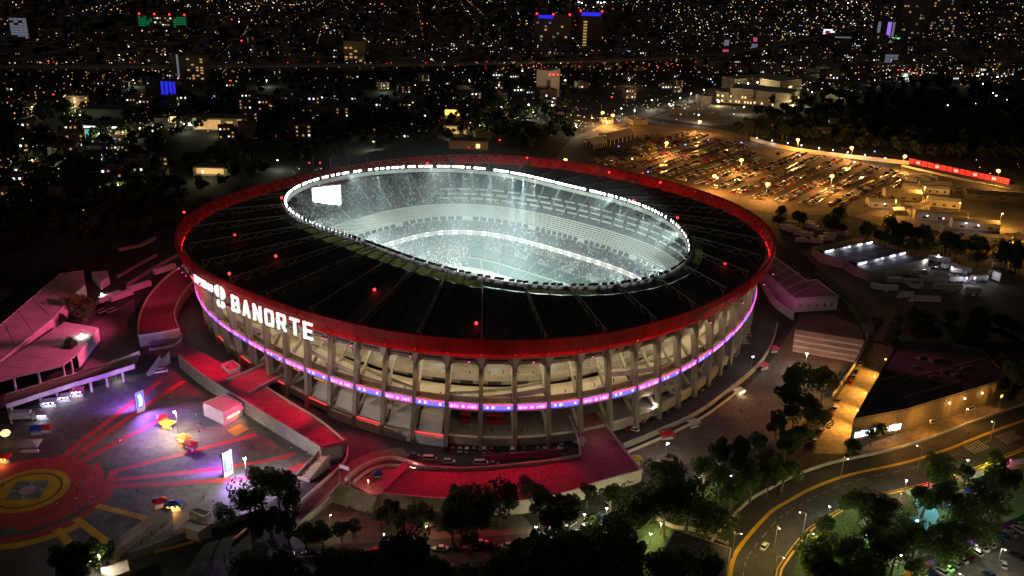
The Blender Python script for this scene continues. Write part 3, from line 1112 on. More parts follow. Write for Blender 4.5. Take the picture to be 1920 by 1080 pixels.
# the empty seat blocks of the upper tier: pale stair aisles and portals
for i in range(60):
    ph = 2 * PI * i / 60
    m = MB()
    for k in range(10):
        d = 43 + k * 2.3
        z = 24.9 + k * 2.3 * .554
        a, b = ph - .006, ph + .006
        m.add([bring(a, d, z + .35), bring(b, d, z + .35), bring(b, d + 2.3, z + 1.65), bring(a, d + 2.3, z + 1.65)], [(0, 3, 2, 1)])
    part(m, 'aisle', 'stand_white')
for i in range(64):
    for lv, (d, z) in enumerate(((45.5, 26.2), (49, 28.2), (52.5, 30.1))):
        ph = 2 * PI * (i + .33 * lv) / 64
        p = PX(bring(ph, d, z))
        if bring(ph, d, z)[1] < CY - 20 or p[0] < 820: continue
        m = MB()
        a, b = ph, ph + 2 * PI / 64 * .78
        m.add([bring(a, d, z), bring(b, d, z), bring(b, d + .1, z + 1.3), bring(a, d + .1, z + 1.3), bring(a, d + 1.6, z + 1.3), bring(b, d + 1.6, z + 1.3)], [(3, 2, 1, 0), (4, 5, 2, 3)])
        part(m, 'seat_block_wall', 'stand_white')
# pitch under its cover sheets
m = MB()
vs = [bring(2 * PI * i / NS, -13.9, .6) for i in range(NS)]
m.flat(vs)
part(m, 'playing_field', 'stand')
for i in range(-5, 6):
    for j in range(-2, 3):
        m = MB()
        pts = []
        for a, b in ((-.46, -.46), (.46, -.46), (.46, .46), (-.46, .46)):
            p = CP + LV * (i + a) * 7.2 + SV * (j + b) * 8.8
            pts.append((p[0], p[1], .66))
        m.flat(pts)
        part(m, 'cover_sheet', 'pitch')
# screen hung under the roof at the far left end
s0, s1 = np.array(G(583, 353, 42)), np.array(G(639, 347, 42))
m = MB(); m.beam(s0 + [0, 0, -5.8], s1 + [0, 0, -5.8], .9, 12.6)
scr = part(m, 'video_screen', 'steel_dark')
d = (s1 - s0) / np.linalg.norm(s1 - s0); nn = np.array([d[1], -d[0], 0])
m = MB()
q0, q1 = s0 + d * .4 + nn * .55, s1 - d * .4 + nn * .55
m.add([tuple(q0 + [0, 0, -11.8]), tuple(q1 + [0, 0, -11.8]), tuple(q1 + [0, 0, .2]), tuple(q0 + [0, 0, .2])], [(0, 1, 2, 3)])
m.build('display', 'g_screen', scr)
m = MB()
for k in range(12):
    a = q0 + (q1 - q0) * (k / 12 + .01) + [0, 0, -13.6]; b = q0 + (q1 - q0) * ((k + .6) / 12) + [0, 0, -13.6]
    m.add([tuple(a), tuple(b), tuple(b + [0, 0, .9]), tuple(a + [0, 0, .9])], [(0, 1, 2, 3)])
m.build('advert_strip', 'g_mark', scr)
# masts at the far left of the rim
for x in (588, 620, 655, 690):
    p = G(x, 322, 41); m = MB(); m.tube((p[0], p[1], 40), (p[0], p[1], 50), .14, 5)
    part(m, 'mast', 'truss_metal')

# crowd: small torsos with heads on the rows
def crowd():
    pts, cols = [], []
    pal = np.array([(.42,.44,.46),(.07,.09,.13),(.03,.035,.04),(.22,.06,.07),(.75,.75,.72),(.07,.11,.18),(.12,.12,.13),(.05,.06,.08)])
    for nm, d0, z0, d1, z1, n in TIERS:
        if nm == 'box_tier': continue
        for k in range(n):
            d = d0 + (d1 - d0) * (k + .6) / n
            z = z0 + (z1 - z0) * (k + 1) / n
            Lr = 2 * PI * (47 + d)
            cnt = int(Lr / .75)
            for c in range(cnt):
                ph = 2 * PI * (c + random.random() * .5) / cnt
                p = bring(ph, d, z)
                if p[1] < CY - 45: continue
                x = PX(p)[0]
                if nm == 'upper_tier':
                    dens = .8 if x < 830 else (.55 - (x - 830) / 260 if x < 960 else .04)
                    if x > 1160 and k > 12: dens = .5
                elif nm == 'lower_tier':
                    dens = .72 if x < 880 else (0 if d < 0 else (.16 if d < 12 and x < 1120 else .5))
                else:
                    dens = .75 if x < 980 else .55
                if random.random() > dens: continue
                pts.append(p)
    pts = np.array(pts)
    n = len(pts)
    base = np.array([(-.24,-.2,0),(.24,-.2,0),(.24,.2,0),(-.24,.2,0),(-.2,-.14,.75),(.2,-.14,.75),(.2,.14,.75),(-.2,.14,.75),(0,0,1.12)])
    fc = [(0,1,5,4),(1,2,6,5),(2,3,7,6),(3,0,4,7),(4,5,8),(5,6,8),(6,7,8),(7,4,8)]
    v = (pts[:, None, :] + base[None]).reshape(-1, 3)
    me = bpy.data.meshes.new('crowd')
    faces = []
    for i in range(n):
        o = i * 9
        faces += [tuple(a + o for a in f) for f in fc]
    me.from_pydata(v.tolist(), [], faces)
    mi = np.repeat(RNG.integers(0, 8, n), 8)
    for k, c in enumerate(pal):
        me.materials.append(mat('crowd_cloth_%d' % k, tuple(c), .8, noise=0))
    me.polygons.foreach_set('material_index', mi.astype(np.int32))
    o = bpy.data.objects.new('crowd', me); COL.objects.link(o)
    tag(o, 'dense seated crowd filling the floodlit stands of the stadium bowl', 'crowd', kind='stuff')
crowd()

# smoke hanging in the floodlit bowl
def smoke():
    m = MB()
    n = 48
    rings = [(.86, 5.0), (.97, 20), (.985, 44), (1.0, 50), (.95, 60), (.7, 72), (.35, 78)]
    vs = []
    for s, z in rings:
        for i in range(n):
            ph = 2 * PI * i / n
            r = (R_IN(ph) - .8) * s
            k = max(0, (z - 48) / 30)
            vs.append((CX + r * math.cos(ph) - 14 * k, CY + r * math.sin(ph) + 22 * k, z))
    fs = [tuple(range(n - 1, -1, -1))]
    for j in range(len(rings) - 1):
        for i in range(n):
            fs.append((j * n + i, j * n + (i + 1) % n, (j + 1) * n + (i + 1) % n, (j + 1) * n + i))
    fs.append(tuple(range((len(rings) - 1) * n, len(rings) * n)))
    m.add(vs, fs)
    mt = bpy.data.materials.new('smoke'); mt.use_nodes = True
    N, L = mt.node_tree.nodes, mt.node_tree.links
    N.remove(N['Principled BSDF'])
    pv = N.new('ShaderNodeVolumePrincipled')
    pv.inputs['Color'].default_value = (.70, .88, 1, 1)
    pv.inputs['Anisotropy'].default_value = .0
    geo = N.new('ShaderNodeNewGeometry')
    nz = N.new('ShaderNodeTexNoise'); nz.inputs['Scale'].default_value = .022; nz.inputs['Detail'].default_value = 3
    L.new(geo.outputs['Position'], nz.inputs['Vector'])
    mr = N.new('ShaderNodeMapRange')
    mr.inputs['From Min'].default_value = .44; mr.inputs['From Max'].default_value = .74
    mr.inputs['To Min'].default_value = .0008; mr.inputs['To Max'].default_value = .0065
    L.new(nz.outputs['Fac'], mr.inputs['Value'])
    sx = N.new('ShaderNodeSeparateXYZ'); L.new(geo.outputs['Position'], sx.inputs[0])
    fz = N.new('ShaderNodeMapRange'); fz.interpolation_type = 'SMOOTHSTEP'
    fz.inputs['From Min'].default_value = 42; fz.inputs['From Max'].default_value = 77
    fz.inputs['To Min'].default_value = 1; fz.inputs['To Max'].default_value = 0
    L.new(sx.outputs['Z'], fz.inputs['Value'])
    mu = N.new('ShaderNodeMath'); mu.operation = 'MULTIPLY'
    L.new(mr.outputs['Result'], mu.inputs[0]); L.new(fz.outputs['Result'], mu.inputs[1])
    L.new(mu.outputs[0], pv.inputs['Density'])
    L.new(pv.outputs[0], N['Material Output'].inputs['Volume'])
    MATS['smoke'] = mt
    o = m.build('smoke', 'smoke')
    tag(o, 'pale smoke drifting in the floodlit bowl and over the far rim', 'smoke', kind='stuff')
smoke()
# ================================================================== BUILDERS
# --- trees
def leaf_mesh(name, rx, rz, n, size, seed, mats=('leaf',), clumps=14, low=.25):
    r = np.random.default_rng(seed)
    cl = []
    for k in range(clumps):
        d = r.normal(size=3); d /= np.linalg.norm(d)
        if d[2] < -.45: d[2] *= -.6
        cl.append((d * np.array([rx * .72, rx * .72, rz * .72]) * r.uniform(.5, 1.15), r.uniform(.18, .38) * rx))
    cl.append((np.zeros(3), rx * .38))
    vs, fs = [], []
    per = n // len(cl)
    for c, rad in cl:
        for _ in range(per):
            d = r.normal(size=3); d /= np.linalg.norm(d)
            p = c + d * rad * r.uniform(.55, 1.0) ** .5
            a = r.normal(size=3); a /= np.linalg.norm(a)
            nrm = d * .6 + a * .7
            u = np.cross(nrm, r.normal(size=3)); u /= np.linalg.norm(u)
            w = np.cross(nrm, u); w /= np.linalg.norm(w)
            s = size * r.uniform(.6, 1.3)
            o = len(vs)
            vs += [tuple(p - u * s), tuple(p + w * s * .55), tuple(p + u * s), tuple(p - w * s * .55)]
            fs.append((o, o + 1, o + 2, o + 3))
    me = bpy.data.meshes.new(name)
    me.from_pydata(vs, [], fs)
    for q in mats: me.materials.append(MATS[q])
    return me
def trunk_mesh(h, rx, rz, seed):
    r = random.Random(seed)
    m = MB()
    p = (0, 0, 0)
    q = (r.uniform(-.3, .3), r.uniform(-.3, .3), h * .55)
    t = (q[0] + r.uniform(-.4, .4), q[1] + r.uniform(-.4, .4), h)
    m.tube(p, q, .34, 7, .24); m.tube(q, t, .24, 6, .12)
    for k in range(6):
        a = 2 * PI * k / 6 + r.uniform(-.3, .3)
        s = lerp(q, t, r.uniform(0, .8))
        e = (s[0] + math.cos(a) * rx * .6, s[1] + math.sin(a) * rx * .6, s[2] + rz * r.uniform(.35, .8))
        m.tube(s, e, .12, 5, .04)
    return m.mesh('trunk', 'bark')
TREES = []
for k in range(5):
    rx, rz, h = ((3.6, 3.2, 4.2), (4.4, 3.6, 4.6), (3.0, 3.8, 4.8), (4.9, 4.2, 5.0), (3.4, 2.9, 3.6))[k]
    TREES.append((trunk_mesh(h, rx, rz, k), leaf_mesh('crown', rx, rz, 3200, .27, 40 + k, ('leaf',), 20 + k), leaf_mesh('crown', rx, rz, 3200, .28, 60 + k, ('leaf_dark',), 22), h, rz))
FAR_TREES = [leaf_mesh('far_tree', 4.2, 4.6, 420, .9, 80 + k, ('leaf_dark',), 10) for k in range(3)]
def tree(x, y, s=1.0, k=None, dark=True, base=None, seed=None):
    r = random.Random(seed if seed is not None else int(x * 31 + y * 17))
    if k is None: k = r.randrange(5)
    tm, cl, cd, h, rz = TREES[k]
    g = base if base is not None else G(x, y, 0)
    rz_ = r.uniform(0, 6.28)
    root = thing('tree', None, None, g)
    root.rotation_euler = (0, 0, rz_); root.scale = (s * r.uniform(.8, 1.2), s * r.uniform(.8, 1.2), s * r.uniform(.82, 1.28))
    t = bpy.data.objects.new('trunk', tm); COL.objects.link(t); t.parent = root
    c = bpy.data.objects.new('crown', cd if dark else cl); COL.objects.link(c); c.parent = root
    c.location = (0, 0, h + rz * .35)
    return root

# --- cars
def car_mesh(kind):
    L, Wd, hb, hr = ((4.4, 1.78, .82, 1.44), (4.6, 1.85, .98, 1.72), (3.9, 1.7, .86, 1.5), (5.2, 1.9, 1.05, 1.85))[kind]
    cab = ((-1.55, -1.0, .55, 1.25), (-2.15, -1.75, .6, 1.2), (-1.8, -1.35, .45, 1.05), (-2.5, -2.3, 1.4, 1.95))[kind]
    w = Wd / 2
    m = MB()
    # lower body: outline in side view, slightly narrowed towards bumpers
    xs = [-L / 2, -L / 2 + .25, -L / 2 + .6, L / 2 - .75, L / 2 - .2, L / 2]
    ws = [w * .82, w * .95, w, w, w * .93, w * .78]
    top = [hb * .88, hb * .97, hb, hb * .96, hb * .84, hb * .7]
    vs = []
    for x, ww, t in zip(xs, ws, top):
        vs += [(x, -ww * .95, .26), (x, -ww, .55), (x, -ww * .93, t), (x, ww * .93, t), (x, ww, .55), (x, ww * .95, .26)]
    fs = []
    for j in range(5):
        for q in range(6):
            fs.append((6 * j + q, 6 * j + 6 + q, 6 * j + 6 + (q + 1) % 6, 6 * j + (q + 1) % 6)[::-1])
    fs += [(0, 1, 2, 3, 4, 5), (35, 34, 33, 32, 31, 30)]
    m.add(vs, [f[::-1] for f in fs], 0)
    x0, x1, x2, x3 = cab
    z0, z1 = hb * .94, hr
    a, b = w * .9, w * .74
    rv = [(x1, -b, z1), (x2, -b, z1), (x2, b, z1), (x1, b, z1), (x1, -b, z1 - .07), (x2, -b, z1 - .07), (x2, b, z1 - .07), (x1, b, z1 - .07)]
    m.add(rv, [(0, 1, 2, 3), (0, 4, 5, 1), (1, 5, 6, 2), (2, 6, 7, 3), (3, 7, 4, 0)], 0)
    body = m
    g = MB()
    gv = [(x0, -a, z0), (x3, -a, z0), (x3, a, z0), (x0, a, z0), (x1, -b * .99, z1 - .05), (x2, -b * .99, z1 - .05), (x2, b * .99, z1 - .05), (x1, b * .99, z1 - .05)]
    g.add(gv, [(0, 1, 5, 4), (1, 2, 6, 5), (2, 3, 7, 6), (3, 0, 4, 7)], 0)
    wh = MB()
    wh.tube((0, -.1, 0), (0, .1, 0), .33, 10, mi=0)
    wh.tube((0, -.112, 0), (0, .112, 0), .19, 8, mi=1)
    hd, tl = MB(), MB()
    hd.box((0, 0, 0), (.08, .34, .16)); tl.box((0, 0, 0), (.08, .34, .18))
    wp = [(sx * L * .31, sy * (w - .1), .33) for sx in (-1, 1) for sy in (-1, 1)]
    hp = [(L / 2 - .07, sy * w * .6, hb * .62) for sy in (-1, 1)]
    tp = [(-L / 2 + .03, sy * w * .62, hb * .66) for sy in (-1, 1)]
    one = MB()
    one.v, one.f, one.m = list(body.v), list(body.f), list(body.m)
    one.add(g.v, g.f, 1)
    for q in wp: one.tube((q[0], q[1] - .1, q[2]), (q[0], q[1] + .1, q[2]), .33, 7, mi=2)
    return dict(body=body.mesh('car_body', 'car_paint'), glass=g.mesh('windows', 'car_glass'), wheel=wh.mesh('wheel', ['tyre', 'rim']),
                head=hd.mesh('headlight', 'chrome_lamp'), tail=tl.mesh('taillight', 'tail_lamp'), wp=wp, hp=hp, tp=tp,
                one=one.mesh('parked_car', ['car_paint', 'car_glass', 'tyre']), raw=one)
CARS = [car_mesh(k) for k in range(4)]
PAINT = [('white', (.66, .66, .64)), ('silver', (.42, .43, .44)), ('grey', (.16, .165, .17)), ('black', (.02, .02, .022)), ('white', (.7, .69, .66)), ('dark blue', (.03, .06, .16)), ('red', (.42, .02, .02)), ('silver', (.36, .36, .37))]
KINDN = ('saloon', 'off-roader', 'hatchback', 'van')
def car(loc, rz, kind=None, paint=None, full=True):
    r = random.Random(int(loc[0] * 77 + loc[1] * 131))
    kind = r.choice((0, 1, 2, 0, 1)) if kind is None else kind
    cn, c = PAINT[r.randrange(8)] if paint is None else paint
    M = CARS[kind]
    o = bpy.data.objects.new('parked_car', M['body'] if full else M['one']); COL.objects.link(o)
    o.location = loc; o.rotation_euler = (0, 0, rz); o.color = (*c, 1)
    o['look'] = cn + ' ' + KINDN[kind]
    if full:
        def ch(nm, me, p):
            q = bpy.data.objects.new(nm, me); COL.objects.link(q); q.parent = o; q.location = p
        ch('windows', M['glass'], (0, 0, 0))
        for p in M['wp']: ch('wheel', M['wheel'], p)
        for p in M['hp']: ch('headlight', M['head'], p)
        for p in M['tp']: ch('taillight', M['tail'], p)
    return o
def heading(a, b):
    return math.atan2(b[1] - a[1], b[0] - a[0])

# --- people
def person_mesh(pose):
    me = bpy.data.meshes.new('person')
    s = .16 if pose == 1 else .05
    J = [(0, 0, .98), (0, 0, 1.22), (0, 0, 1.42), (0, 0, 1.54), (.02, 0, 1.66), (.02, 0, 1.76),
         (0, .19, 1.40), (-s, .25, 1.12), (s * .6, .25, .88), (0, -.19, 1.40), (s, -.25, 1.12), (s + .12, -.24, .9),
         (0, .1, .93), (s, .11, .52), (s * .6, .11, .08), (s * .6 + .17, .11, .04), (0, -.1, .93), (-s * .4, -.11, .5), (-s * 1.6, -.11, .1), (-s * 1.6 + .17, -.11, .05)]
    Ed = [(0, 1), (1, 2), (2, 3), (3, 4), (4, 5), (2, 6), (6, 7), (7, 8), (2, 9), (9, 10), (10, 11), (0, 12), (12, 13), (13, 14), (14, 15), (0, 16), (16, 17), (17, 18), (18, 19)]
    Rd = [.15, .14, .15, .06, .10, .07, .07, .052, .04, .07, .052, .04, .095, .07, .05, .04, .095, .07, .05, .04]
    me.from_pydata(J, Ed, [])
    o = bpy.data.objects.new('tmp', me); COL.objects.link(o)
    md = o.modifiers.new('s', 'SKIN')
    for v, r in zip(me.skin_vertices[0].data, Rd): v.radius = (r, r)
    me.skin_vertices[0].data[0].use_root = True
    o.modifiers.new('d', 'SUBSURF').levels = 1
    dg = bpy.context.evaluated_depsgraph_get()
    out = bpy.data.meshes.new_from_object(o.evaluated_get(dg))
    bpy.data.objects.remove(o)
    out.materials.clear()
    for q in ('cloth', 'trousers', 'skin', 'hair'): out.materials.append(MATS[q])
    for p in out.polygons:
        z, y = p.center.z, abs(p.center.y)
        p.material_index = 3 if z > 1.70 else (2 if z > 1.50 or (y > .2 and z < 1.05 and z > .78) else (0 if z > .95 else 1))
    out.name = 'person'
    return out
PEOPLE = [person_mesh(0), person_mesh(1)]
SHIRT = [('white', (.7, .7, .68)), ('dark', (.02, .02, .025)), ('red', (.5, .03, .03)), ('grey', (.25, .25, .26)), ('blue', (.05, .1, .35)), ('dark', (.04, .035, .03)), ('yellow', (.6, .65, .05))]
def person(loc, rz=None, shirt=None):
    r = random.Random(int(loc[0] * 371 + loc[1] * 97))
    n, c = SHIRT[r.randrange(6)] if shirt is None else SHIRT[shirt]
    o = bpy.data.objects.new('person', PEOPLE[r.randrange(2)]); COL.objects.link(o)
    o.location = loc; o.rotation_euler = (0, 0, r.uniform(0, 6.28) if rz is None else rz); o.color = (*c, 1)
    k = r.uniform(.95, 1.06); o.scale = (k, k, k)
    o['look'] = n
    return o

# --- lamps
def street_lamp(hx, hy, h, head='g_white', power=3000, col=(1, .95, .88), arm=1.2, ang=None, label=None, group=None, size=.55, base=None, kind='POINT', base_z=0.0):
    g = G(hx, hy, h) if base is None else (base[0], base[1], h)
    a = random.uniform(0, 6.28) if ang is None else ang
    b = (g[0] - math.cos(a) * arm, g[1] - math.sin(a) * arm, base_z)
    root = thing('street_lamp', label, 'street lamp', b, group)
    m = MB(); m.tube(b, (b[0], b[1], h - .3), .16, 7, .09); m.build('pole', 'rail_metal', root)
    if arm > .05:
        m = MB(); m.tube((b[0], b[1], h - .35), (g[0], g[1], h + .25), .07, 5); m.build('arm', 'rail_metal', root)
    m = MB(); m.box((g[0], g[1], h + .12), (size * 1.3, size * .8, .18), a); m.build('lamp_hood', 'steel_dark', root)
    m = MB(); m.ball((g[0], g[1], h - .1), size * .62, 8, 5, sz=.7); m.build('lamp_head', head, root)
    if power > 0:
        lamp(kind, (g[0], g[1], h - .35 - max(.3, .1 + size * .45)), power, col, root, .25, None)
    return root

# --- generic buildings
def box_building(name, label, cat, poly, h, wall, roof, z0=0.0, parapet=.5, group=None, overhang=0.0):
    """walls from a footprint, flat roof slab, parapet pieces"""
    cx = sum(p[0] for p in poly) / len(poly); cy_ = sum(p[1] for p in poly) / len(poly)
    root = thing(name, label, cat, (cx, cy_, z0), group)
    n = len(poly)
    for i in range(n):
        a, b = poly[i], poly[(i + 1) % n]
        m = MB(); m.beam((a[0], a[1], z0 + h / 2), (b[0], b[1], z0 + h / 2), .3, h)
        m.build('wall', wall, root)
    pr = [(cx + (p[0] - cx) * (1 + overhang), cy_ + (p[1] - cy_) * (1 + overhang)) for p in poly]
    m = MB(); m.prism([(p[0], p[1]) for p in pr], z0 + h, z0 + h + .3)
    ro = m.build('roof', roof, root)
    if parapet > 0:
        m = MB()
        for i in range(n):
            a, b = pr[i], pr[(i + 1) % n]
            m.beam((a[0], a[1], z0 + h + .3 + parapet / 2), (b[0], b[1], z0 + h + .3 + parapet / 2), .25, parapet)
        m.build('parapet', wall, ro)
    return root
def window_on(root, a, b, u0, u1, z0, z1, mt, out=.2, frame=True):
    a, b = np.array(a[:2], float), np.array(b[:2], float)
    d = (b - a); L = np.linalg.norm(d); d /= L
    nn = np.array([d[1], -d[0]])
    c = np.array([wloc(root)[0], wloc(root)[1]])
    if np.dot(nn, (a + b) / 2 - c) < 0: nn = -nn
    p, q = a + d * L * u0 + nn * out, a + d * L * u1 + nn * out
    m = MB(); m.beam((p[0], p[1], (z0 + z1) / 2), (q[0], q[1], (z0 + z1) / 2), .12, z1 - z0)
    return m.build('window', mt, root)
def gable(root, poly4, z0, h, rise, mt, name='roof', over=.4):
    """ridge runs parallel to poly4[0]->poly4[1]"""
    a, b, c, d = [np.array(p[:2], float) for p in poly4]
    e, f = (a + d) / 2, (b + c) / 2
    m = MB()
    z1 = z0 + h
    V = [(*a, z1), (*b, z1), (*c, z1), (*d, z1), (*e, z1 + rise), (*f, z1 + rise)]
    m.add(V, [(0, 1, 5, 4), (2, 3, 4, 5), (0, 4, 3), (1, 2, 5), (3, 2, 1, 0)])
    return m.build(name, mt, root)
def rect_px(cx, cy, w, d, rz, z=0.0):
    g = G(cx, cy, z)
    ca, sa = math.cos(rz), math.sin(rz)
    return [(g[0] + a * w / 2 * ca - b * d / 2 * sa, g[1] + a * w / 2 * sa + b * d / 2 * ca) for a, b in ((-1, -1), (1, -1), (1, 1), (-1, 1))]

def stall(x, y, w, d, h, rz, tarp, label, lit=None, group='market stalls on the plazas'):
    g = G(x, y, 0)
    root = thing('market_stall', label, 'stall', g, group)
    ca, sa = math.cos(rz), math.sin(rz)
    def T(a, b, z): return (g[0] + a * ca - b * sa, g[1] + a * sa + b * ca, z)
    for a in (-w / 2, w / 2):
        for b in (-d / 2, d / 2):
            m = MB(); m.tube(T(a, b, 0), T(a, b, h), .06, 5); m.build('post', 'rail_metal', root)
    m = MB()
    V = [T(-w / 2 - .3, -d / 2 - .3, h), T(w / 2 + .3, -d / 2 - .3, h), T(w / 2 + .3, d / 2 + .3, h), T(-w / 2 - .3, d / 2 + .3, h), T(-w / 2 * .3, 0, h + .9), T(w / 2 * .3, 0, h + .9)]
    V += [(p[0], p[1], p[2] - .35) for p in V[:4]]
    m.add(V, [(0, 1, 5, 4), (1, 2, 5), (2, 3, 4, 5), (3, 0, 4), (6, 7, 1, 0), (7, 8, 2, 1), (8, 9, 3, 2), (9, 6, 0, 3)])
    m.build('canopy', tarp, root)
    m = MB(); m.box(T(0, -d * .2, 0), (w * .9, .8, .95), rz); m.build('counter', 'truck_white', root)
    if lit:
        m = MB()
        for k in (-.3, 0, .3): m.ball(T(w * k, -d / 2 - .25, h - .4), .3, 6, 4)
        m.build('bulbs', lit[0], root)
        lamp('POINT', T(0, -d / 2 - .8, h - .8), lit[1], lit[2], root, .3)
    return root

def lorry(x, y, rz, L=12.5, label='', group='lorries parked in the dark yard', cab=True, col='truck_white', base=None):
    g = G(x, y, 0) if base is None else base
    root = thing('lorry', label, 'lorry', g, group)
    root.rotation_euler = (0, 0, rz)
    def B(mb, nm, mt):
        me = mb.mesh(nm, mt); o = bpy.data.objects.new(nm, me); COL.objects.link(o); o.parent = root; return o
    m = MB(); m.box((0, 0, 1.15), (L, 2.5, 2.75)); B(m, 'trailer', col)
    m = MB(); m.box((0, 0, .8), (L * .96, 1.0, .35)); B(m, 'chassis', 'steel_dark')
    if cab:
        m = MB()
        x0 = L / 2 + .5
        m.add([(x0, -1.2, .5), (x0 + 2.1, -1.2, .5), (x0 + 2.1, 1.2, .5), (x0, 1.2, .5), (x0, -1.2, 3.3), (x0 + 1.6, -1.15, 3.2), (x0 + 1.6, 1.15, 3.2), (x0, 1.2, 3.3), (x0 + 2.1, -1.2, 1.9), (x0 + 2.1, 1.2, 1.9)],
              [(0, 1, 8, 5, 4), (2, 3, 7, 6, 9), (1, 2, 9, 8), (4, 5, 6, 7), (3, 0, 4, 7)])
        c = B(m, 'cab', 'truck_white')
        m = MB(); m.add([(x0 + 2.13, -1.0, 1.95), (x0 + 2.13, 1.0, 1.95), (x0 + 1.68, .98, 3.05), (x0 + 1.68, -.98, 3.05)], [(0, 1, 2, 3)])
        q = bpy.data.objects.new('windscreen', m.mesh('windscreen', 'car_glass')); COL.objects.link(q); q.parent = c
    for xx in [-L / 2 + 1.2, -L / 2 + 2.5] + ([L / 2 + 1.5, L / 2 - 1.2] if cab else [L / 2 - 1.5]):
        for sy in (-1, 1):
            m = MB(); m.tube((xx, sy * .95, .5), (xx, sy * 1.24, .5), .5, 9); B(m, 'wheel', 'tyre')
    return root
# ================================================================== LEFT: PLAZA
mb = MB()
mb.flat(GP([(-220, 1240), (-220, 830), (-40, 765), (20, 772), (300, 690), (345, 668), (480, 768), (601, 842), (570, 905), (480, 960), (250, 1050), (160, 1130)], .03))
struct('plaza', mb, 'plaza')
oc = G(52, 919, .05)
def ring(mb, r0, r1, z, mi=0, a0=0, a1=2 * PI, n=72):
    vs = []
    for k in range(n + 1):
        a = a0 + (a1 - a0) * k / n
        vs += [(oc[0] + r0 * math.cos(a), oc[1] + r0 * math.sin(a), z), (oc[0] + r1 * math.cos(a), oc[1] + r1 * math.sin(a), z)]
    mb.add(vs, [(2 * k, 2 * k + 1, 2 * k + 3, 2 * k + 2) for k in range(n)], mi)
mb = MB()
Z1 = .04
ring(mb, 13.0, 17.2, Z1, 0); ring(mb, 17.5, 20.6, Z1, 0); ring(mb, 20.9, 23.6, Z1, 0, -1.25, .85)
ring(mb, 10.6, 13.0, Z1, 1); ring(mb, 9.9, 10.6, Z1, 2); ring(mb, 2.9, 9.9, Z1, 1, n=72)
ring(mb, 0, 2.7, Z1 + .008, 4)
mb.flat([(oc[0] + 7.6 * math.cos(a), oc[1] + 7.6 * math.sin(a), Z1 + .004) for a in (.95, .95 + PI / 2, .95 + PI, .95 + 1.5 * PI)], 3)
for a in (.95, .95 + PI / 2, .95 + PI, .95 + 1.5 * PI):
    a += PI / 4
    mb.ribbon([(oc[0] + 3.4 * math.cos(a), oc[1] + 3.4 * math.sin(a), Z1 + .01), (oc[0] + 5.2 * math.cos(a), oc[1] + 5.2 * math.sin(a), Z1 + .01)], .8, 5)
ring(mb, 26.0, 28.8, Z1, 0, -2.4, .05, 60); ring(mb, 29.4, 32.4, Z1, 1, -2.4, -.62, 60)
def stripe(pts, w, mi, z=Z1 + .004):
    mb.ribbon([G(x, y, z) for x, y in pts], w, mi)
stripe([(98, 872), (150, 830), (245, 757), (300, 715)], 2.4, 0)
stripe([(120, 872), (180, 826), (260, 770), (345, 714)], 2.4, 0, Z1 + .008)
stripe([(150, 866), (230, 824), (295, 790)], 2.4, 0)
stripe([(212, 884), (290, 864), (360, 846), (480, 815)], 2.4, 0)
stripe([(208, 901), (300, 891), (400, 880), (500, 864), (555, 850)], 2.4, 0)
stripe([(206, 912), (320, 907), (430, 900), (530, 888), (590, 862)], 2.4, 0, Z1 + .008)
stripe([(214, 882), (204, 905), (186, 932), (172, 948)], 3.0, 0, Z1 + .012)
stripe([(180, 948), (225, 959), (278, 973)], 2.4, 1)
stripe([(142, 972), (172, 995), (206, 1020)], 2.6, 1)
stripe([(106, 992), (122, 1010), (142, 1030)], 2.6, 1)
tag(mb.build('plaza_marking', ['paint_red', 'paint_yellow', 'paint_dark_red', 'paint_grey', 'paint_pink', 'paint_white']), kind='structure')
# hatched bay beside the kiosk
mb = MB()
mb.flat(GP([(424, 806), (449, 794), (467, 803), (441, 818)], .044), 0)
for k in range(6):
    t = (k + .2) / 6
    a, b = lerp((424, 806), (441, 818), t), lerp((449, 794), (467, 803), t)
    mb.ribbon([G(*a, .05), G(*b, .05)], .45, 1)
tag(mb.build('hatched_marking', ['paint_yellow', 'steel_dark']), kind='structure')

# ================================================================== RED WALKWAY AND ITS WALLS (5 m above the plaza)
WZ = 5.0
walk_px = [(335, 668), (380, 705), (480, 768), (560, 816), (603, 843), (640, 836), (651, 823), (600, 790), (545, 757), (500, 728), (440, 693), (400, 672), (365, 652), (345, 644)]
mb = MB(); mb.prism([G(x, y, WZ)[:2] for x, y in walk_px], 0, WZ, 1, 0)
struct('raised_walkway', mb, ['red_paving', 'concrete_dark'])
mb = MB(); mb.prism([p[:2] for p in GP([(424, 715), (463, 740), (531, 706), (497, 683)], WZ)], WZ - .9, WZ + .006, 1, 0)
struct('entrance_bridge', mb, ['red_paving', 'concrete'])
def parapet(pts_px, z, h, label, th=.35, mt='concrete', n=5, name='parapet_wall', z0=None, cat='wall'):
    m = MB(); m.wall(spline(GP(pts_px, z), n), th, h, 0, z0)
    o = m.build(name, mt)
    return tag(o, label, cat, kind='thing')
parapet([(335, 668), (380, 705), (480, 768), (560, 816), (603, 843)], WZ, 1.1, 'long concrete retaining wall between red walkway and painted plaza', .5, 'concrete_dark', z0=0)
parapet([(645, 828), (600, 790), (545, 757), (500, 728)], WZ, 1.0, 'low concrete parapet along walkway on its stadium side', .3)
parapet([(463, 740), (500, 722), (531, 706)], WZ, 1.2, 'concrete parapet on the near side of the entrance bridge', .6)
parapet([(424, 715), (460, 701), (497, 683)], WZ, 1.2, 'concrete parapet on the far side of the entrance bridge', .6)
parapet([(600, 843), (650, 830)], WZ, 1.3, 'short pink barrier across the end of the red walkway', .5, 'tarp_pink')
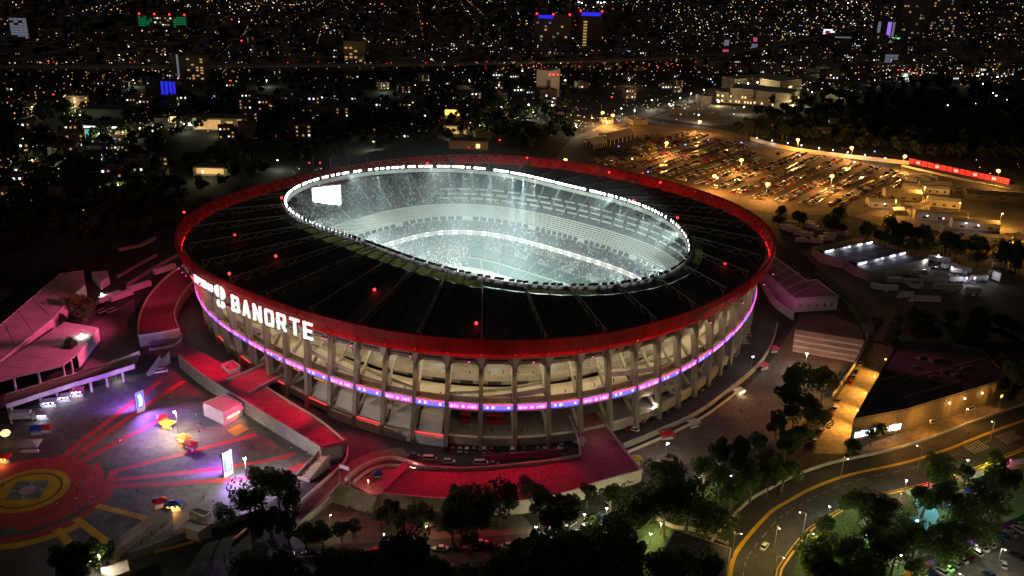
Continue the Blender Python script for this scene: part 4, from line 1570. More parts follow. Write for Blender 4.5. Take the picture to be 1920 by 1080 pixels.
# pink roofless guard box
g = G(430, 690, WZ)
m = MB()
bx = [G(416, 690, WZ), G(437, 682, WZ), G(451, 694, WZ), G(431, 703, WZ)]
gb = thing('guard_box', 'small pink open-topped guard box beside the walkway', 'booth', (bx[0][0], bx[0][1], 0))
for k in range(4):
    m = MB(); m.wall([bx[k], bx[(k + 1) % 4]], .25, 1.8, 0, 0); m.build('wall', 'white_wall', gb)
m = MB(); m.flat([(p[0], p[1], WZ + .3) for p in bx]); m.build('floor', 'red_paving', gb)

# curved ramp at the far left of the stadium
outer_px = [(352, 494), (325, 511), (300, 533), (279, 558), (266, 583), (260, 606), (260, 632)]
inner_px = [(372, 520), (352, 540), (338, 560), (330, 578), (327, 592), (330, 605), (336, 619)]
mb = MB()
A_, B_ = spline(GP(outer_px, WZ), 4), spline(GP(inner_px, WZ), 4)
vs = []
for a, b in zip(A_, B_): vs += [a, b, (a[0], a[1], 0), (b[0], b[1], 0)]
fs = []
for k in range(len(A_) - 1):
    a, b = 4 * k, 4 * k + 4
    fs += [(a, a + 1, b + 1, b), (a, b, b + 2, a + 2), (a + 1, a + 3, b + 3, b + 1)]
mb.add(vs, fs); e = len(vs) - 4; mb.add([vs[e], vs[e + 1], vs[e + 3], vs[e + 2]], [(0, 1, 2, 3)], 1)
struct('curved_ramp', mb, ['red_paving', 'concrete'])
parapet(outer_px, WZ, 1.2, 'curved pink-lit outer wall of the red ramp at the far left', .6)
parapet(inner_px, WZ, 1.2, 'curved inner wall of the red ramp nearest the stadium', .6)
parapet([(260, 632), (298, 626), (336, 619)], WZ, .9, 'pale barrier across the lower end of the curved red ramp', .4, 'white_wall')
parapet([(333, 619), (341, 633), (330, 647), (300, 655), (280, 657)], 1.2, 1.0, 'short red kerb wall curling round below the ramp end', .5)
mb = MB(); mb.flat(GP([(262, 645), (336, 632), (345, 645), (345, 672), (300, 668), (270, 662)], .06))
struct('lower_path', mb, 'red_paving')
parapet([(220, 522), (262, 498), (293, 481)], 0, 1.6, 'long pale kerb wall running up beside the dark yard', .7, 'concrete_dark')
parapet([(238, 537), (285, 508), (335, 480)], 0, 1.8, 'second long kerb wall, nearer the curved red ramp', .8, 'concrete_dark')
parapet([(222, 470), (262, 462), (290, 448)], 0, 1.4, 'faint pink-lit bank wall left of the stadium rim', 2.5, 'concrete_dark')

# footbridge over the left edge of the plaza
lo_px, up_px = [(12, 762), (75, 742), (137, 722), (199, 704), (252, 687)], [(10, 744), (75, 724), (137, 705), (199, 686), (262, 662)]
fb = thing('footbridge', 'long beige elevated footbridge on slim columns along the plaza edge', 'footbridge', G(130, 735, 0))
def ribwall(pts, h, th, z, lift, name, mt, parent):
    m = MB(); m.wall(GP(pts, z), th, h, 0, None, lift); return m.build(name, mt, parent)
m = MB()
A_, B_ = GP(lo_px, WZ), GP(up_px, WZ)
vs = []
for a, b in zip(A_, B_): vs += [a, b, (a[0], a[1], WZ - .7), (b[0], b[1], WZ - .7)]
for k in range(4):
    a, b = 4 * k, 4 * k + 4
    m.add([vs[i] for i in (a, a + 1, b + 1, b, a + 2, a + 3, b + 3, b + 2)], [(0, 3, 2, 1), (4, 5, 6, 7), (0, 4, 7, 3), (1, 2, 6, 5)])
m.build('deck', 'concrete_dark', fb)
ribwall(lo_px, 1.1, .35, WZ, -.9, 'parapet', 'concrete_light', fb)
ribwall(up_px, 1.1, .35, WZ, -.9, 'parapet', 'concrete_light', fb)
for x, y in ((20, 760), (75, 743), (106, 733), (137, 723), (169, 714), (199, 705), (229, 696)):
    a = G(x, y, WZ); b = G(x - 2, y - 14, WZ)
    for q in (a, b):
        m = MB(); m.box((q[0], q[1], 0), (.8, .8, WZ - .7), .3); m.build('column', 'concrete_light', fb)
m = MB(); m.wall(GP([(12, 762), (22, 795)], 0), .5, 4, 0, 0); m.build('side_wall', 'concrete', fb)
# stair flight from the bridge end
def stairs(name, label, top, bot, z0, z1, n, mt='concrete_light'):
    """top, bot: pixel pairs for the upper and lower edge; every step a part"""
    t0, t1 = G(*top[0], z1), G(*top[1], z1)
    b0, b1 = G(*bot[0], z0), G(*bot[1], z0)
    root = thing(name, label, 'stairs', b0)
    for k in range(n):
        a0, a1 = lerp(b0, t0, k / n), lerp(b1, t1, k / n)
        c0, c1 = lerp(b0, t0, (k + .82) / n), lerp(b1, t1, (k + .82) / n)
        z = z0 + (z1 - z0) * (k + 1) / n
        m = MB(); m.prism([a0[:2], a1[:2], c1[:2], c0[:2]], 0, z); m.build('step', mt, root)
        m = MB(); e0, e1 = lerp(b0, t0, (k + 1) / n), lerp(b1, t1, (k + 1) / n)
        m.prism([c0[:2], c1[:2], e1[:2], e0[:2]], 0, z - .03); m.build('step', 'concrete_dark', root)
    for p, q in ((b0, t0), (b1, t1)):
        m = MB(); m.beam((p[0], p[1], z0 + .9), (q[0], q[1], z1 + .9), .3, 1.3); m.build('side_wall', mt, root)
    return root
stairs('staircase', 'broad pale staircase lit warm yellow below the front plaza', [(640, 908), (709, 932)], [(616, 940), (698, 964)], 0, 4.2, 12, 'wall_tan')
stairs('staircase', 'narrow dark staircase at the near end of the red walkway', [(598, 851), (618, 858)], [(556, 896), (580, 905)], 0, 4.6, 12, 'concrete')
stairs('staircase', 'small staircase where the footbridge meets the red walkway', [(300, 672), (318, 664)], [(276, 706), (294, 699)], 0, 4.4, 8, 'concrete_dark')

# ---------------------------------------------------------------- left buildings
H1 = 6.5
hall_px = [(-70, 672), (112, 515), (156, 509), (160, 535), (136, 556), (100, 598), (-70, 735)]
hl = box_building('long_hall', 'long low hall with a flat pink-lit roof at the left edge', 'building', [G(x, y, H1)[:2] for x, y in hall_px], H1, 'concrete', 'pale_roof', parapet=.3)
for k in range(1, 7):
    a, b = lerp((112, 515), (-70, 672), k / 7), lerp((160, 535), (-70, 735), k / 7)
    m = MB(); m.beam(G(*a, H1 + .35), G(*b, H1 + .35), .15, .12); m.build('roof_seam', 'concrete_dark', hl)
H2 = 6.0
pav_px = [(122, 605), (184, 616), (145, 666), (118, 688), (24, 710), (-60, 735), (-30, 705)]
poly = [G(x, y, H2)[:2] for x, y in pav_px]
pv = thing('pavilion', 'pale flat-roofed pavilion with an open column front beside the footbridge', 'building', (poly[0][0], poly[0][1], 0))
m = MB(); m.prism(poly, H2, H2 + .5); rf = m.build('roof', 'pale_roof', pv)
for k in range(1, 5):
    a, b = lerp((122, 605), (-30, 705), k / 5), lerp((184, 616), (24, 710), k / 5)
    m = MB(); m.beam(G(*a, H2 + .53), G(*b, H2 + .53), .14, .1); m.build('roof_seam', 'concrete_dark', rf)
m = MB(); m.wall([(*poly[1], 0), (*poly[2], 0)], .3, H2); m.build('wall', 'white_wall', pv)
m = MB(); m.wall([(*poly[0], 0), (*poly[1], 0)], .3, H2); m.build('wall', 'concrete', pv)
for x, y in ((26, 709), (72, 698), (118, 687), (133, 676), (-20, 722)):
    g = G(x, y, H2); m = MB(); m.box((g[0], g[1], 0), (.7, .7, H2)); m.build('column', 'white_wall', pv)
box_building('small_lodge', 'small pink-lit lodge with a gable wall beyond the long hall', 'building', [G(x, y, 4)[:2] for x, y in ((172, 512), (200, 509), (204, 520), (188, 530))], 4, 'white_wall', 'pale_roof', parapet=.2)
for x, y, rz, lab in ((205, 565, 1.05, 'long trailer nearest the green bushes, left one of a pair'), (228, 562, 1.05, 'long trailer beside its twin, right one near the curved ramp'), (262, 545, 1.0, 'third long trailer standing end-on beside the curved ramp'), (310, 512, 1.0, 'far trailer at the top of the yard beside the ramp')):
    lorry(x, y, rz, 13, lab, 'trailers in the yard left of the stadium', False)
for x, y in ((193, 585), (211, 584)):
    o = car(G(x, y), 1.2, 3, PAINT[0]); label_row([o], 'white van parked at the trailer ends, {} one'.format('left' if x < 200 else 'right'), 'van', 'vans in the yard left of the stadium')
car_a = car(G(303, 698), .5, 3, PAINT[0]); label_row([car_a], 'white van standing below the stairs at the footbridge end', 'van', None)
# yard paving
mb = MB(); mb.flat(GP([(165, 612), (250, 560), (262, 640), (250, 672), (150, 700), (190, 640)], .03)); struct('yard_paving', mb, 'plaza_brown')

# ---------------------------------------------------------------- kiosk, totems, stalls on the plaza
kz = 5.2
kp = [G(x, y, kz)[:2] for x, y in ((381, 757), (421, 741), (453, 757), (419, 775))]
ks = box_building('kiosk', 'square beige ticket kiosk with grey roof below the retaining wall', 'kiosk', kp, kz, 'wall_tan', 'pale_roof', parapet=.25)
window_on(ks, kp[2], kp[3], .15, .85, 2.2, 4.4, 'g_win_warm')
m = MB()
a, b = np.array(kp[2]), np.array(kp[3])
dd = (b - a) / np.linalg.norm(b - a); nn_ = np.array([-dd[1], dd[0]]);
if np.dot(nn_, a - np.array(wloc(ks)[:2])) < 0: nn_ = -nn_
m.add([(*a, 4.6), (*b, 4.6), (*(b + nn_ * 1.6), 3.9), (*(a + nn_ * 1.6), 3.9)], [(0, 1, 2, 3)]); m.build('awning', 'truck_white', ks)
lamp('POINT', (*((a + b) / 2 + nn_ * 2.2), 3.4), 500, (1, .8, .45), ks, .3)
def totem(bx, by, h, w, rz, label):
    g = G(bx, by, 0)
    root = thing('display_totem', label, 'display', g, 'tall blue display totems on the plaza')
    ca, sa = math.cos(rz), math.sin(rz)
    def T(a, b, z): return (g[0] + a * ca - b * sa, g[1] + a * sa + b * ca, z)
    m = MB(); m.box(g, (w, .9, h), rz); m.build('cabinet', 'truck_white', root)
    for s in (-1, 1):
        m = MB(); m.add([T(-w / 2 + .2, s * .47, 1.8), T(w / 2 - .2, s * .47, 1.8), T(w / 2 - .2, s * .47, h - .3), T(-w / 2 + .2, s * .47, h - .3)], [(0, 1, 2, 3) if s < 0 else (3, 2, 1, 0)])
        sc = m.build('screen', 'g_blue_screen', root)
        m = MB(); m.add([T(-w * .22, s * .5, 2.6), T(w * .22, s * .5, 2.6), T(w * .3, s * .5, h * .62), T(w * .12, s * .5, h - 1.1), T(-w * .25, s * .5, h - 1.3), T(-w * .12, s * .5, h * .55)], [(0, 1, 2, 3, 4, 5) if s < 0 else (5, 4, 3, 2, 1, 0)])
        m.build('picture', 'g_pic', sc)
        lamp('SPOT', T(0, s * .9, h * .6), 42000, (.42, .15, 1), root, .8, T(0, s * 14, 0), 130, .8)
    return root
totem(264, 772, 9.0, 3.6, .95, 'tall blue-lit display totem on the plaza, nearer the footbridge')
totem(428, 891, 9.6, 3.8, .95, 'tall blue-lit display totem on the plaza, nearer the lower trees')
FIRE = ('g_fire', 900, (1, .48, .12))
stall(305, 793, 3.5, 3, 2.6, .4, 'tarp_red', 'red stall tent upper one of the glowing food stands on plaza')
stall(315, 802, 5, 3, 2.6, -.4, 'tarp_yellow', 'amber glowing food stall just below the red tent', FIRE)
stall(346, 830, 4.5, 3, 2.6, -.5, 'tarp_yellow', 'amber glowing food stall halfway down the plaza', FIRE)
stall(357, 842, 4, 3, 2.6, -.5, 'tarp_red', 'red stall adjoining the lower amber food stall')
stall(301, 950, 4, 2.6, 2.6, .6, 'tarp_red', 'red tent at the end of the long market shed')
stall(326, 956, 5, 3, 2.6, .2, 'tarp_blue', 'glowing food stall by the far end of the market shed', FIRE)
stall(146, 742, 4.4, 4, 3, .3, 'tarp_pink', 'pink tent stall at the right end of the row below footbridge', ('g_white', 350, (1, .85, .9)))
stall(122, 752, 4.5, 3, 2.7, .3, 'truck_white', 'dark-fronted white stall second in the row below the footbridge', ('g_blue_white', 200, (.8, .85, 1)))
stall(93, 762, 5.5, 3, 2.7, .3, 'truck_white', 'white stall third in the row below the footbridge', ('g_blue_white', 350, (.8, .85, 1)))
stall(82, 785, 4, 3.4, 2.6, .2, 'truck_white', 'small lit stall beside the white lorry at the plaza edge', ('g_blue_white', 250, (.75, .8, 1)))
stall(70, 813, 4, 3.4, 2.6, .2, 'tarp_blue', 'blue tarpaulin stall near the red and white booth')
stall(88, 811, 3.4, 3, 2.6, .2, 'tarp_red', 'small red stall beside the blue tarpaulin')
stall(58, 845, 6.5, 5, 3.2, .12, 'tarp_white', 'white tent with red skirt above the painted circle')
lorry(40, 788, .15, 7.5, 'white lorry backed against the left plaza wall', None)
stall(8, 866, 4, 3, 2.4, .1, 'tarp_red', 'red stall with orange glow at the left picture edge', ('g_fire', 500, (1, .35, .08)))
m = MB(); g = G(10, 812, 4.5); m.tube((g[0], g[1], 0), (g[0], g[1], 3.4), .1, 6); m.ball(g, 1.7, 12, 7, 1, .75)
tag(m.build('lit_balloon', ['rail_metal', 'g_win_warm']), 'round yellow lit balloon on a pole at left edge', 'balloon')

# long market shed at the bottom left
shp = [G(x, y, 4.6)[:2] for x, y in ((198, 1028), (308, 953), (322, 958), (214, 1040))]
ms = box_building('market_shed', 'long narrow market shed with purple-grey roof at plaza edge', 'building', shp, 4.6, 'wall_tan', 'pale_roof', parapet=.2)
for k in range(5):
    window_on(ms, shp[2], shp[3], .08 + k * .18, .2 + k * .18, 1.2, 3.0, 'concrete_dark')
box_building('booth', 'white double booth with two dark roof hatches near the market shed', 'booth', [G(x, y, 3.5)[:2] for x, y in ((355, 960), (371, 955), (396, 962), (384, 972))], 3.5, 'white_wall', 'truck_white', parapet=.4)
box_building('store_shed', 'pale flat store below the white double booth', 'building', [G(x, y, 3.2)[:2] for x, y in ((338, 990), (356, 975), (394, 985), (372, 1000))], 3.2, 'concrete', 'pale_roof', parapet=.2)
box_building('gate_lodge', 'low pink-roofed gate lodge at the bottom left', 'building', [G(x, y, 4)[:2] for x, y in ((190, 1068), (238, 1052), (243, 1072), (192, 1092))], 4, 'paint_pink', 'pale_roof', parapet=.2)
parapet([(240, 1048), (330, 1015), (400, 990), (478, 968)], 0, 2.2, 'long low boundary wall running past the store to the trees', .8, 'concrete_dark')
parapet([(290, 1037), (360, 1018), (398, 1006)], 0, .7, 'yellow traffic barrier lying along the lower left road', .4, 'paint_yellow', name='traffic_barrier', cat='barrier')
parapet([(438, 1014), (452, 1003), (466, 991)], 0, .8, 'short yellow traffic barrier near the bottom left trees', .5, 'paint_yellow', name='traffic_barrier', cat='barrier')

# ================================================================== FRONT: RED PLAZA ABOVE THE STREET
PZ = 4.2
plz_px = [(712, 929), (840, 938), (960, 943), (1060, 926), (1115, 908), (1203, 884), (1140, 804), (1118, 772), (1068, 783), (1085, 812), (1088, 857), (1030, 868), (960, 875), (880, 880), (800, 878), (766, 878), (735, 893)]
mb = MB(); mb.prism([G(x, y, PZ)[:2] for x, y in plz_px], 0, PZ, 1, 0); struct('front_plaza', mb, ['red_paving', 'concrete'])
mb = MB(); mb.flat(GP([(1078, 815), (1100, 822), (1094, 836), (1074, 829)], PZ + .01)); struct('door_mat_paving', mb, 'paving')
parapet([(712, 929), (780, 935), (840, 939), (960, 944), (1060, 927), (1115, 909), (1203, 885)], PZ, 1.1, 'long pale front wall of the red plaza above the trees', .5, 'concrete_light', z0=0)
parapet([(1203, 884), (1170, 845), (1140, 804), (1120, 775)], PZ, 1.1, 'slanting pink-lit wall on the right of the entrance ramp', .6)
parapet([(1088, 857), (1084, 830), (1068, 783)], PZ, 1.1, 'slanting wall on the left of the entrance ramp', .6)
parapet([(1086, 857), (1030, 867), (960, 875), (880, 881), (800, 879), (766, 873)], PZ, 1.1, 'curving concrete parapet between parked cars and red plaza', .6)
parapet([(648, 902), (672, 882), (700, 868), (735, 861), (766, 868), (800, 880)], 2.0, 1.3, 'looping concrete wall around the sunken red court', .7)
parapet([(664, 905), (690, 886), (720, 876), (755, 876), (790, 886)], 1.0, 1.0, 'inner curb of the sunken red court', .5, 'concrete_light')
mb = MB(); mb.flat(GP([(655, 905), (690, 878), (735, 868), (775, 875), (740, 896), (712, 929), (690, 925)], .8)); struct('sunken_court', mb, 'red_paving')
# pink gangway
m = MB(); a, b = G(718, 914, PZ + .6), G(766, 866, PZ + .6); m.beam(a, b, 3.2, .35)
gw = tag(m.build('gangway', 'tarp_pink', None, (a[0], a[1], 0)), 'straight pink gangway crossing from parapet to the red plaza', 'gangway')
for k in range(9):
    p = lerp(a, b, k / 8)
    m = MB(); m.tube((p[0] - 1.3, p[1] - .7, p[2]), (p[0] - 1.3, p[1] - .7, p[2] + 1.1), .06, 4); m.build('rail_post', 'rail_metal', gw)
stall(708, 897, 2.6, 2.2, 2.4, .3, 'tarp_blue', 'tiny blue and red stand alone in the sunken court')
# banner gate over the stair head
ga = thing('banner_gate', 'white banner on two posts over the head of the stairs', 'sign', G(648, 906, 0))
p0, p1 = G(638, 908, 0), G(656, 914, 0)
for p in (p0, p1):
    m = MB(); m.tube(p, (p[0], p[1], 8.2), .12, 6); m.build('post', 'rail_metal', ga)
m = MB(); m.beam((p0[0], p0[1], 7.4), (p1[0], p1[1], 7.4), .15, 1.5); m.build('banner', 'white_wall', ga)
# sloping road beside the stairs
mb = MB(); mb.ribbon(spline(GP([(540, 985), (590, 940), (640, 895), (690, 862), (760, 846)], .07), 5), 7.0); struct('access_road', mb, 'plaza_brown')
parapet([(545, 962), (585, 925), (625, 890), (648, 866), (652, 842)], .3, 1.2, 'pale roadside wall curving up from the stairs', .5, 'concrete_light')
parapet([(550, 998), (600, 958), (645, 918)], .3, 1.8, 'sloping wall between access road and lit staircase', .6, 'concrete_light')
parapet([(905, 866), (950, 862), (1052, 853)], .2, 2.6, 'long pink hoarding leaning in front of the parked cars', .3, 'tarp_pink', name='hoarding', cat='hoarding')
# forecourt below the stairs and street with parked cars
mb = MB(); mb.flat(GP([(540, 1010), (616, 940), (698, 964), (720, 930), (840, 940), (960, 944), (1010, 1000), (990, 1018), (760, 1030), (560, 1042)], .025)); struct('forecourt', mb, 'plaza_brown')
mb = MB(); mb.ribbon(spline(GP([(380, 1085), (560, 1057), (760, 1043), (1000, 1028), (1120, 1000)], .03), 5), 15.5); struct('street', mb, 'asphalt')
mb = MB(); mb.wall(spline(GP([(540, 1047), (700, 1034), (860, 1026), (1000, 1017), (1110, 985)], 0), 4), .5, .25); struct('kerb', mb, 'concrete_light')
# big curving wall on the right of the service road
parapet([(1168, 842), (1240, 812), (1310, 778), (1372, 732), (1420, 690), (1447, 648), (1457, 612)], 0, 2.4, 'tall curved wall bounding the dark service road on the right', .5, 'concrete')
parapet([(1172, 852), (1240, 823), (1320, 783), (1385, 735)], 0, 1.2, 'lower outer kerb of the curved service-road wall', .4, 'concrete_light')
mb = MB(); mb.flat(GP([(1175, 850), (1250, 820), (1320, 785), (1390, 735), (1440, 685), (1470, 640), (1500, 590), (1560, 590), (1612, 612), (1625, 650), (1590, 690), (1545, 740), (1500, 800), (1450, 830), (1350, 850), (1260, 880), (1205, 890)], .028)); struct('right_plaza', mb, 'plaza_brown')
# ================================================================== RIGHT SIDE
# broad terrace steps
tp = [(1491, 616), (1622, 637), (1602, 677), (1486, 657)]
tr = thing('terrace_steps', 'four broad plank-like terrace steps lit brown and orange on the right', 'steps', G(1550, 650, 0))
for k in range(4):
    a0, a1 = lerp(tp[3], tp[0], k / 4), lerp(tp[2], tp[1], k / 4)
    c0, c1 = lerp(tp[3], tp[0], (k + .88) / 4), lerp(tp[2], tp[1], (k + .88) / 4)
    z = .5 + k * .8
    m = MB(); m.prism([G(*q, z)[:2] for q in (a0, a1, c1, c0)], 0, z); m.build('step', 'concrete_light', tr)
parapet([(1626, 628), (1624, 645), (1610, 675), (1590, 705), (1560, 745)], 0, 2.2, 'curved fence wall beside the orange road', .35, 'concrete')
# magenta-roofed hall and its white gable wall
WH = 7.0
rp_px = [(1491, 562), (1572, 557), (1530, 526), (1513, 528), (1453, 484), (1424, 503)]
hall = box_building('side_hall', 'white-walled hall with purple-lit flat roof right of the stadium', 'building', [G(x, y, WH)[:2] for x, y in rp_px], WH, 'white_wall', 'concrete_dark', parapet=.6)
for k in range(5):
    t = .12 + k * .19
    a, b = lerp((1424, 503), (1491, 562), t), lerp((1453, 484), (1545, 537), t)
    m = MB(); m.beam(G(*a, WH + .5), G(*b, WH + .5), .35, .3); m.build('roof_beam', 'white_wall', hall)
pa, pb = G(1491, 562, WH), G(1572, 557, WH)
for u, s in ((.12, .35), (.3, .35), (.5, .5), (.68, .9), (.85, .9)):
    window_on(hall, pa, pb, u, u + .035, 3.2 - s, 3.2 + s, 'steel_dark')
parapet([(1425, 515), (1440, 545), (1455, 566), (1488, 590)], 3, 1.4, 'curved purple-lit ramp wall between stadium and side hall', .8, 'white_wall', z0=0)
# hedge
m = MB()
hp = spline(GP([(1533, 512), (1560, 536), (1585, 562), (1606, 588), (1618, 607)], 0), 10)
m.wall(hp, 3.4, 1.5)
hd = tag(m.build('hedge', 'hedge'), 'clipped green hedge curving beside the dark yard', 'hedge')
vs, fs = [], []
for _ in range(2600):
    i = random.randrange(len(hp) - 1); p = lerp(hp[i], hp[i + 1], random.random())
    q = np.array([p[0] + random.uniform(-1.9, 1.9), p[1] + random.uniform(-1.9, 1.9), random.uniform(.3, 1.75)])
    u = RNG.normal(size=3) * .22; w = RNG.normal(size=3) * .16
    o = len(vs); vs += [tuple(q - u), tuple(q + w), tuple(q + u), tuple(q - w)]; fs.append((o, o + 1, o + 2, o + 3))
MB().add(vs, fs).build('foliage', 'hedge', hd)
# yard ground
mb = MB(); mb.flat(GP([(1500, 470), (1700, 430), (1935, 500), (1935, 640), (1700, 640), (1625, 640), (1600, 570), (1540, 510)], .02)); struct('yard', mb, 'plaza_brown')
# two long sheds with lit strip windows
def shed(fa, fb, ra, rb, la, lb, h, label):
    """fa-fb lit face top edge (px), ra-rb the eaves the roof falls to on the near side, la-lb eaves on the far side"""
    F0, F1 = G(*fa, h + 2.2), G(*fb, h + 2.2)
    R0, R1 = G(*ra, h), G(*rb, h)
    L0, L1 = G(*la, h), G(*lb, h)
    root = thing('industrial_shed', label, 'shed', (F0[0], F0[1], 0), 'long sheds with lit strip faces')
    f0, f1 = (F0[0], F0[1], h), (F1[0], F1[1], h)
    for k in range(8):
        a0, a1 = lerp(f0, f1, k / 8), lerp(f0, f1, (k + .97) / 8)
        b0, b1 = lerp(R0, R1, k / 8), lerp(R0, R1, (k + .97) / 8)
        m = MB(); m.add([(*a0[:2], h + .4), (*a1[:2], h + .4), b1, b0], [(0, 3, 2, 1)]); m.build('roof_sheet', 'shed_roof', root)
        a0, a1 = lerp(F0, F1, k / 8), lerp(F0, F1, (k + .97) / 8)
        b0, b1 = lerp(L0, L1, k / 8), lerp(L0, L1, (k + .97) / 8)
        m = MB(); m.add([a0, a1, b1, b0], [(0, 1, 2, 3)]); m.build('roof_sheet', 'shed_roof', root)
    m = MB(); m.wall([(*f0[:2], h + .3), (*f1[:2], h + .3)], .2, 1.9); m.build('strip_face', 'white_wall', root)
    for p, q in ((R0, R1), (L0, L1), (R0, F0), (F0, L0), (R1, F1), (F1, L1)):
        m = MB(); m.wall([(p[0], p[1], 0), (q[0], q[1], 0)], .25, h); m.build('wall', 'concrete', root)
    dx = np.array([R0[0] - F0[0], R0[1] - F0[1]]); dx /= np.linalg.norm(dx)
    for u in (.04, .1, .16, .5, .68, .74, .88, .95):
        p = lerp(F0, F1, u)
        m = MB(); m.ball((p[0] + dx[0] * .5, p[1] + dx[1] * .5, h + 1.9), .42, 6, 4); m.build('strip_lamp', 'g_blue_white', root)
    for u in (.1, .4, .7, .92):
        p = lerp(F0, F1, u)
        lamp('POINT', (p[0] + dx[0] * 1.6, p[1] + dx[1] * 1.6, h + 2.2), 260, (.72, .74, 1), root, .4)
shed((1545, 471), (1637, 452), (1582, 487), (1676, 465), (1524, 462), (1612, 446), 5.5, 'long dark shed with pale lit strip face, the one farther up the yard')
shed((1607, 494), (1699, 472), (1633, 510), (1742, 484), (1583, 486), (1677, 466), 5.5, 'long dark shed with pale lit strip face, the lower of the two')
# lorries and production vehicles
for x, y, rz, L, lab, cab in ((1668, 547, .04, 8, 'short white trailer alone at the left of the lorry line', False),
        (1737, 568, -.02, 14, 'long white articulated lorry nearest the hedge, cab to the left', True),
        (1700, 560, .02, 6, 'white box van lorry tucked beside the long articulated one', True),
        (1775, 545, .06, 16, 'very long dull trailer behind the articulated lorry', False),
        (1823, 552, .05, 8, 'pale short trailer at the right end of the lorry line', False),
        (1487, 438, .0, 8, 'pale box trailer highest in the small yard by the rim', False),
        (1512, 446, .1, 8, 'second pale box trailer in the small yard by the rim', False),
        (1538, 434, .3, 7, 'pale box trailer at the right of the small yard', False),
        (1555, 447, .2, 8, 'low pale trailer nearest the upper shed', False),
        (1530, 458, .2, 8, 'pale trailer touching the upper shed corner', False),
        (1760, 493, -.35, 12, 'white lit production lorry right of the lower shed', False),
        (1805, 512, -.5, 9, 'white box lorry with lamps at the dark yard edge', True),
        (1835, 528, .05, 9, 'grey box lorry below the lit white ones', True)):
    lorry(x, y, rz + PI if cab else rz, L, lab, 'lorries parked in the dark yard', cab)
WL = []
_y = []
for k in range(26):
    x, y = (random.uniform(1470, 1600), random.uniform(424, 458)) if k < 10 else (random.uniform(1735, 1885), random.uniform(482, 545))
    if k >= 18: x, y = random.uniform(1640, 1760), random.uniform(528, 548)
    o = lorry(x, y, random.choice((-.4, -.35, .1, 2.7)) + random.uniform(-.1, .1), random.uniform(5, 9), None, None, k % 2 == 0)
    _y.append(o)
label_row(_y, '{n} small pale lorry from the left scattered in the dark yard', 'lorry', 'small lorries scattered in the dark yard')
for x, y in ((1737, 488), (1785, 500), (1760, 478), (1813, 520), (1828, 520)):
    WL.append(street_lamp(x, y, 5, 'g_blue_white', 700, (.85, .88, 1), 0.2, label=None, size=.7))
label_row(WL, '{n} low blue-white work lamp from the left among the production lorries', 'street lamp', 'work lamps among the production lorries')
m = MB(); a, b = G(1858, 527, 0), G(1873, 533, 0); m.beam((a[0], a[1], 4), (b[0], b[1], 4), .4, 5)
pscr = tag(m.build('field_screen', 'truck_white', None, (a[0], a[1], 0)), 'white upright screen at the right edge of the dark yard', 'screen')
for q in (a, b):
    m = MB(); m.tube(q, (q[0], q[1], 1.6), .12, 5); m.build('leg', 'steel_dark', pscr)
lamp('POINT', (a[0] - 2, a[1] - 4, 5), 250, (.9, .92, 1), pscr, .3)

# big warehouse
BH = 9.5
wp = [(1683, 644), (1762, 640), (1843, 661), (1886, 704), (1868, 718), (1700, 769), (1601, 788)]
wpoly = [G(x, y, BH)[:2] for x, y in wp]
wh = box_building('warehouse', 'large dark flat-roofed warehouse beside the orange road', 'building', wpoly, BH, 'wall_brown', 'warehouse_roof', parapet=.5)
for a, b in (((1690, 712), (1850, 672)), ((1695, 745), (1800, 716)), ((1640, 716), (1700, 700))):
    m = MB(); m.beam(G(*a, BH + .55), G(*b, BH + .55), .5, .5); m.build('roof_ridge', 'concrete_dark', wh)
for x, y, w, d, h in ((1727, 672, 6, 4, 2.2), (1716, 690, 4, 3, 2), (1752, 677, 8, 5, 2.6), (1772, 697, 9, 5, 2.4), (1806, 692, 4, 3, 2), (1815, 690, 5, 2, 1.8), (1748, 707, 3, 3, 1.8), (1790, 705, 5, 4, 2.2)):
    g = G(x, y, BH + .3); m = MB(); m.box(g, (w * .6, d * .6, h * .6), .3); m.build('roof_unit', 'shed_roof', wh)
for k in range(9):
    t = .06 + k * .1
    window_on(wh, wpoly[6], wpoly[5], t, t + .08, 1.5, 4.0 + .25 * (k % 2), 'g_lit_sign' if k not in (4,) else 'concrete_dark', .25)
for u in (.45, .62, .82):
    p = lerp((*wpoly[5], 0), (*wpoly[4], 0), u)
    m = MB(); m.ball((p[0] + .5, p[1] - 1.0, 7.5), .4, 6, 4); m.build('wall_lamp', 'g_warm', wh)
    lamp('POINT', (p[0] + 1.0, p[1] - 2.0, 6.8), 160, (1, .6, .2), wh, .3)
# orange road west of the warehouse
mb = MB(); mb.flat(GP([(1626, 640), (1682, 652), (1606, 800), (1596, 852), (1525, 850), (1568, 748), (1600, 700)], .05)); struct('lit_road', mb, 'dirt')
mb = MB(); mb.flat(GP([(1600, 845), (1640, 828), (1880, 745), (1935, 720), (1935, 762), (1640, 862)], .045)); struct('warehouse_yard', mb, 'dirt')

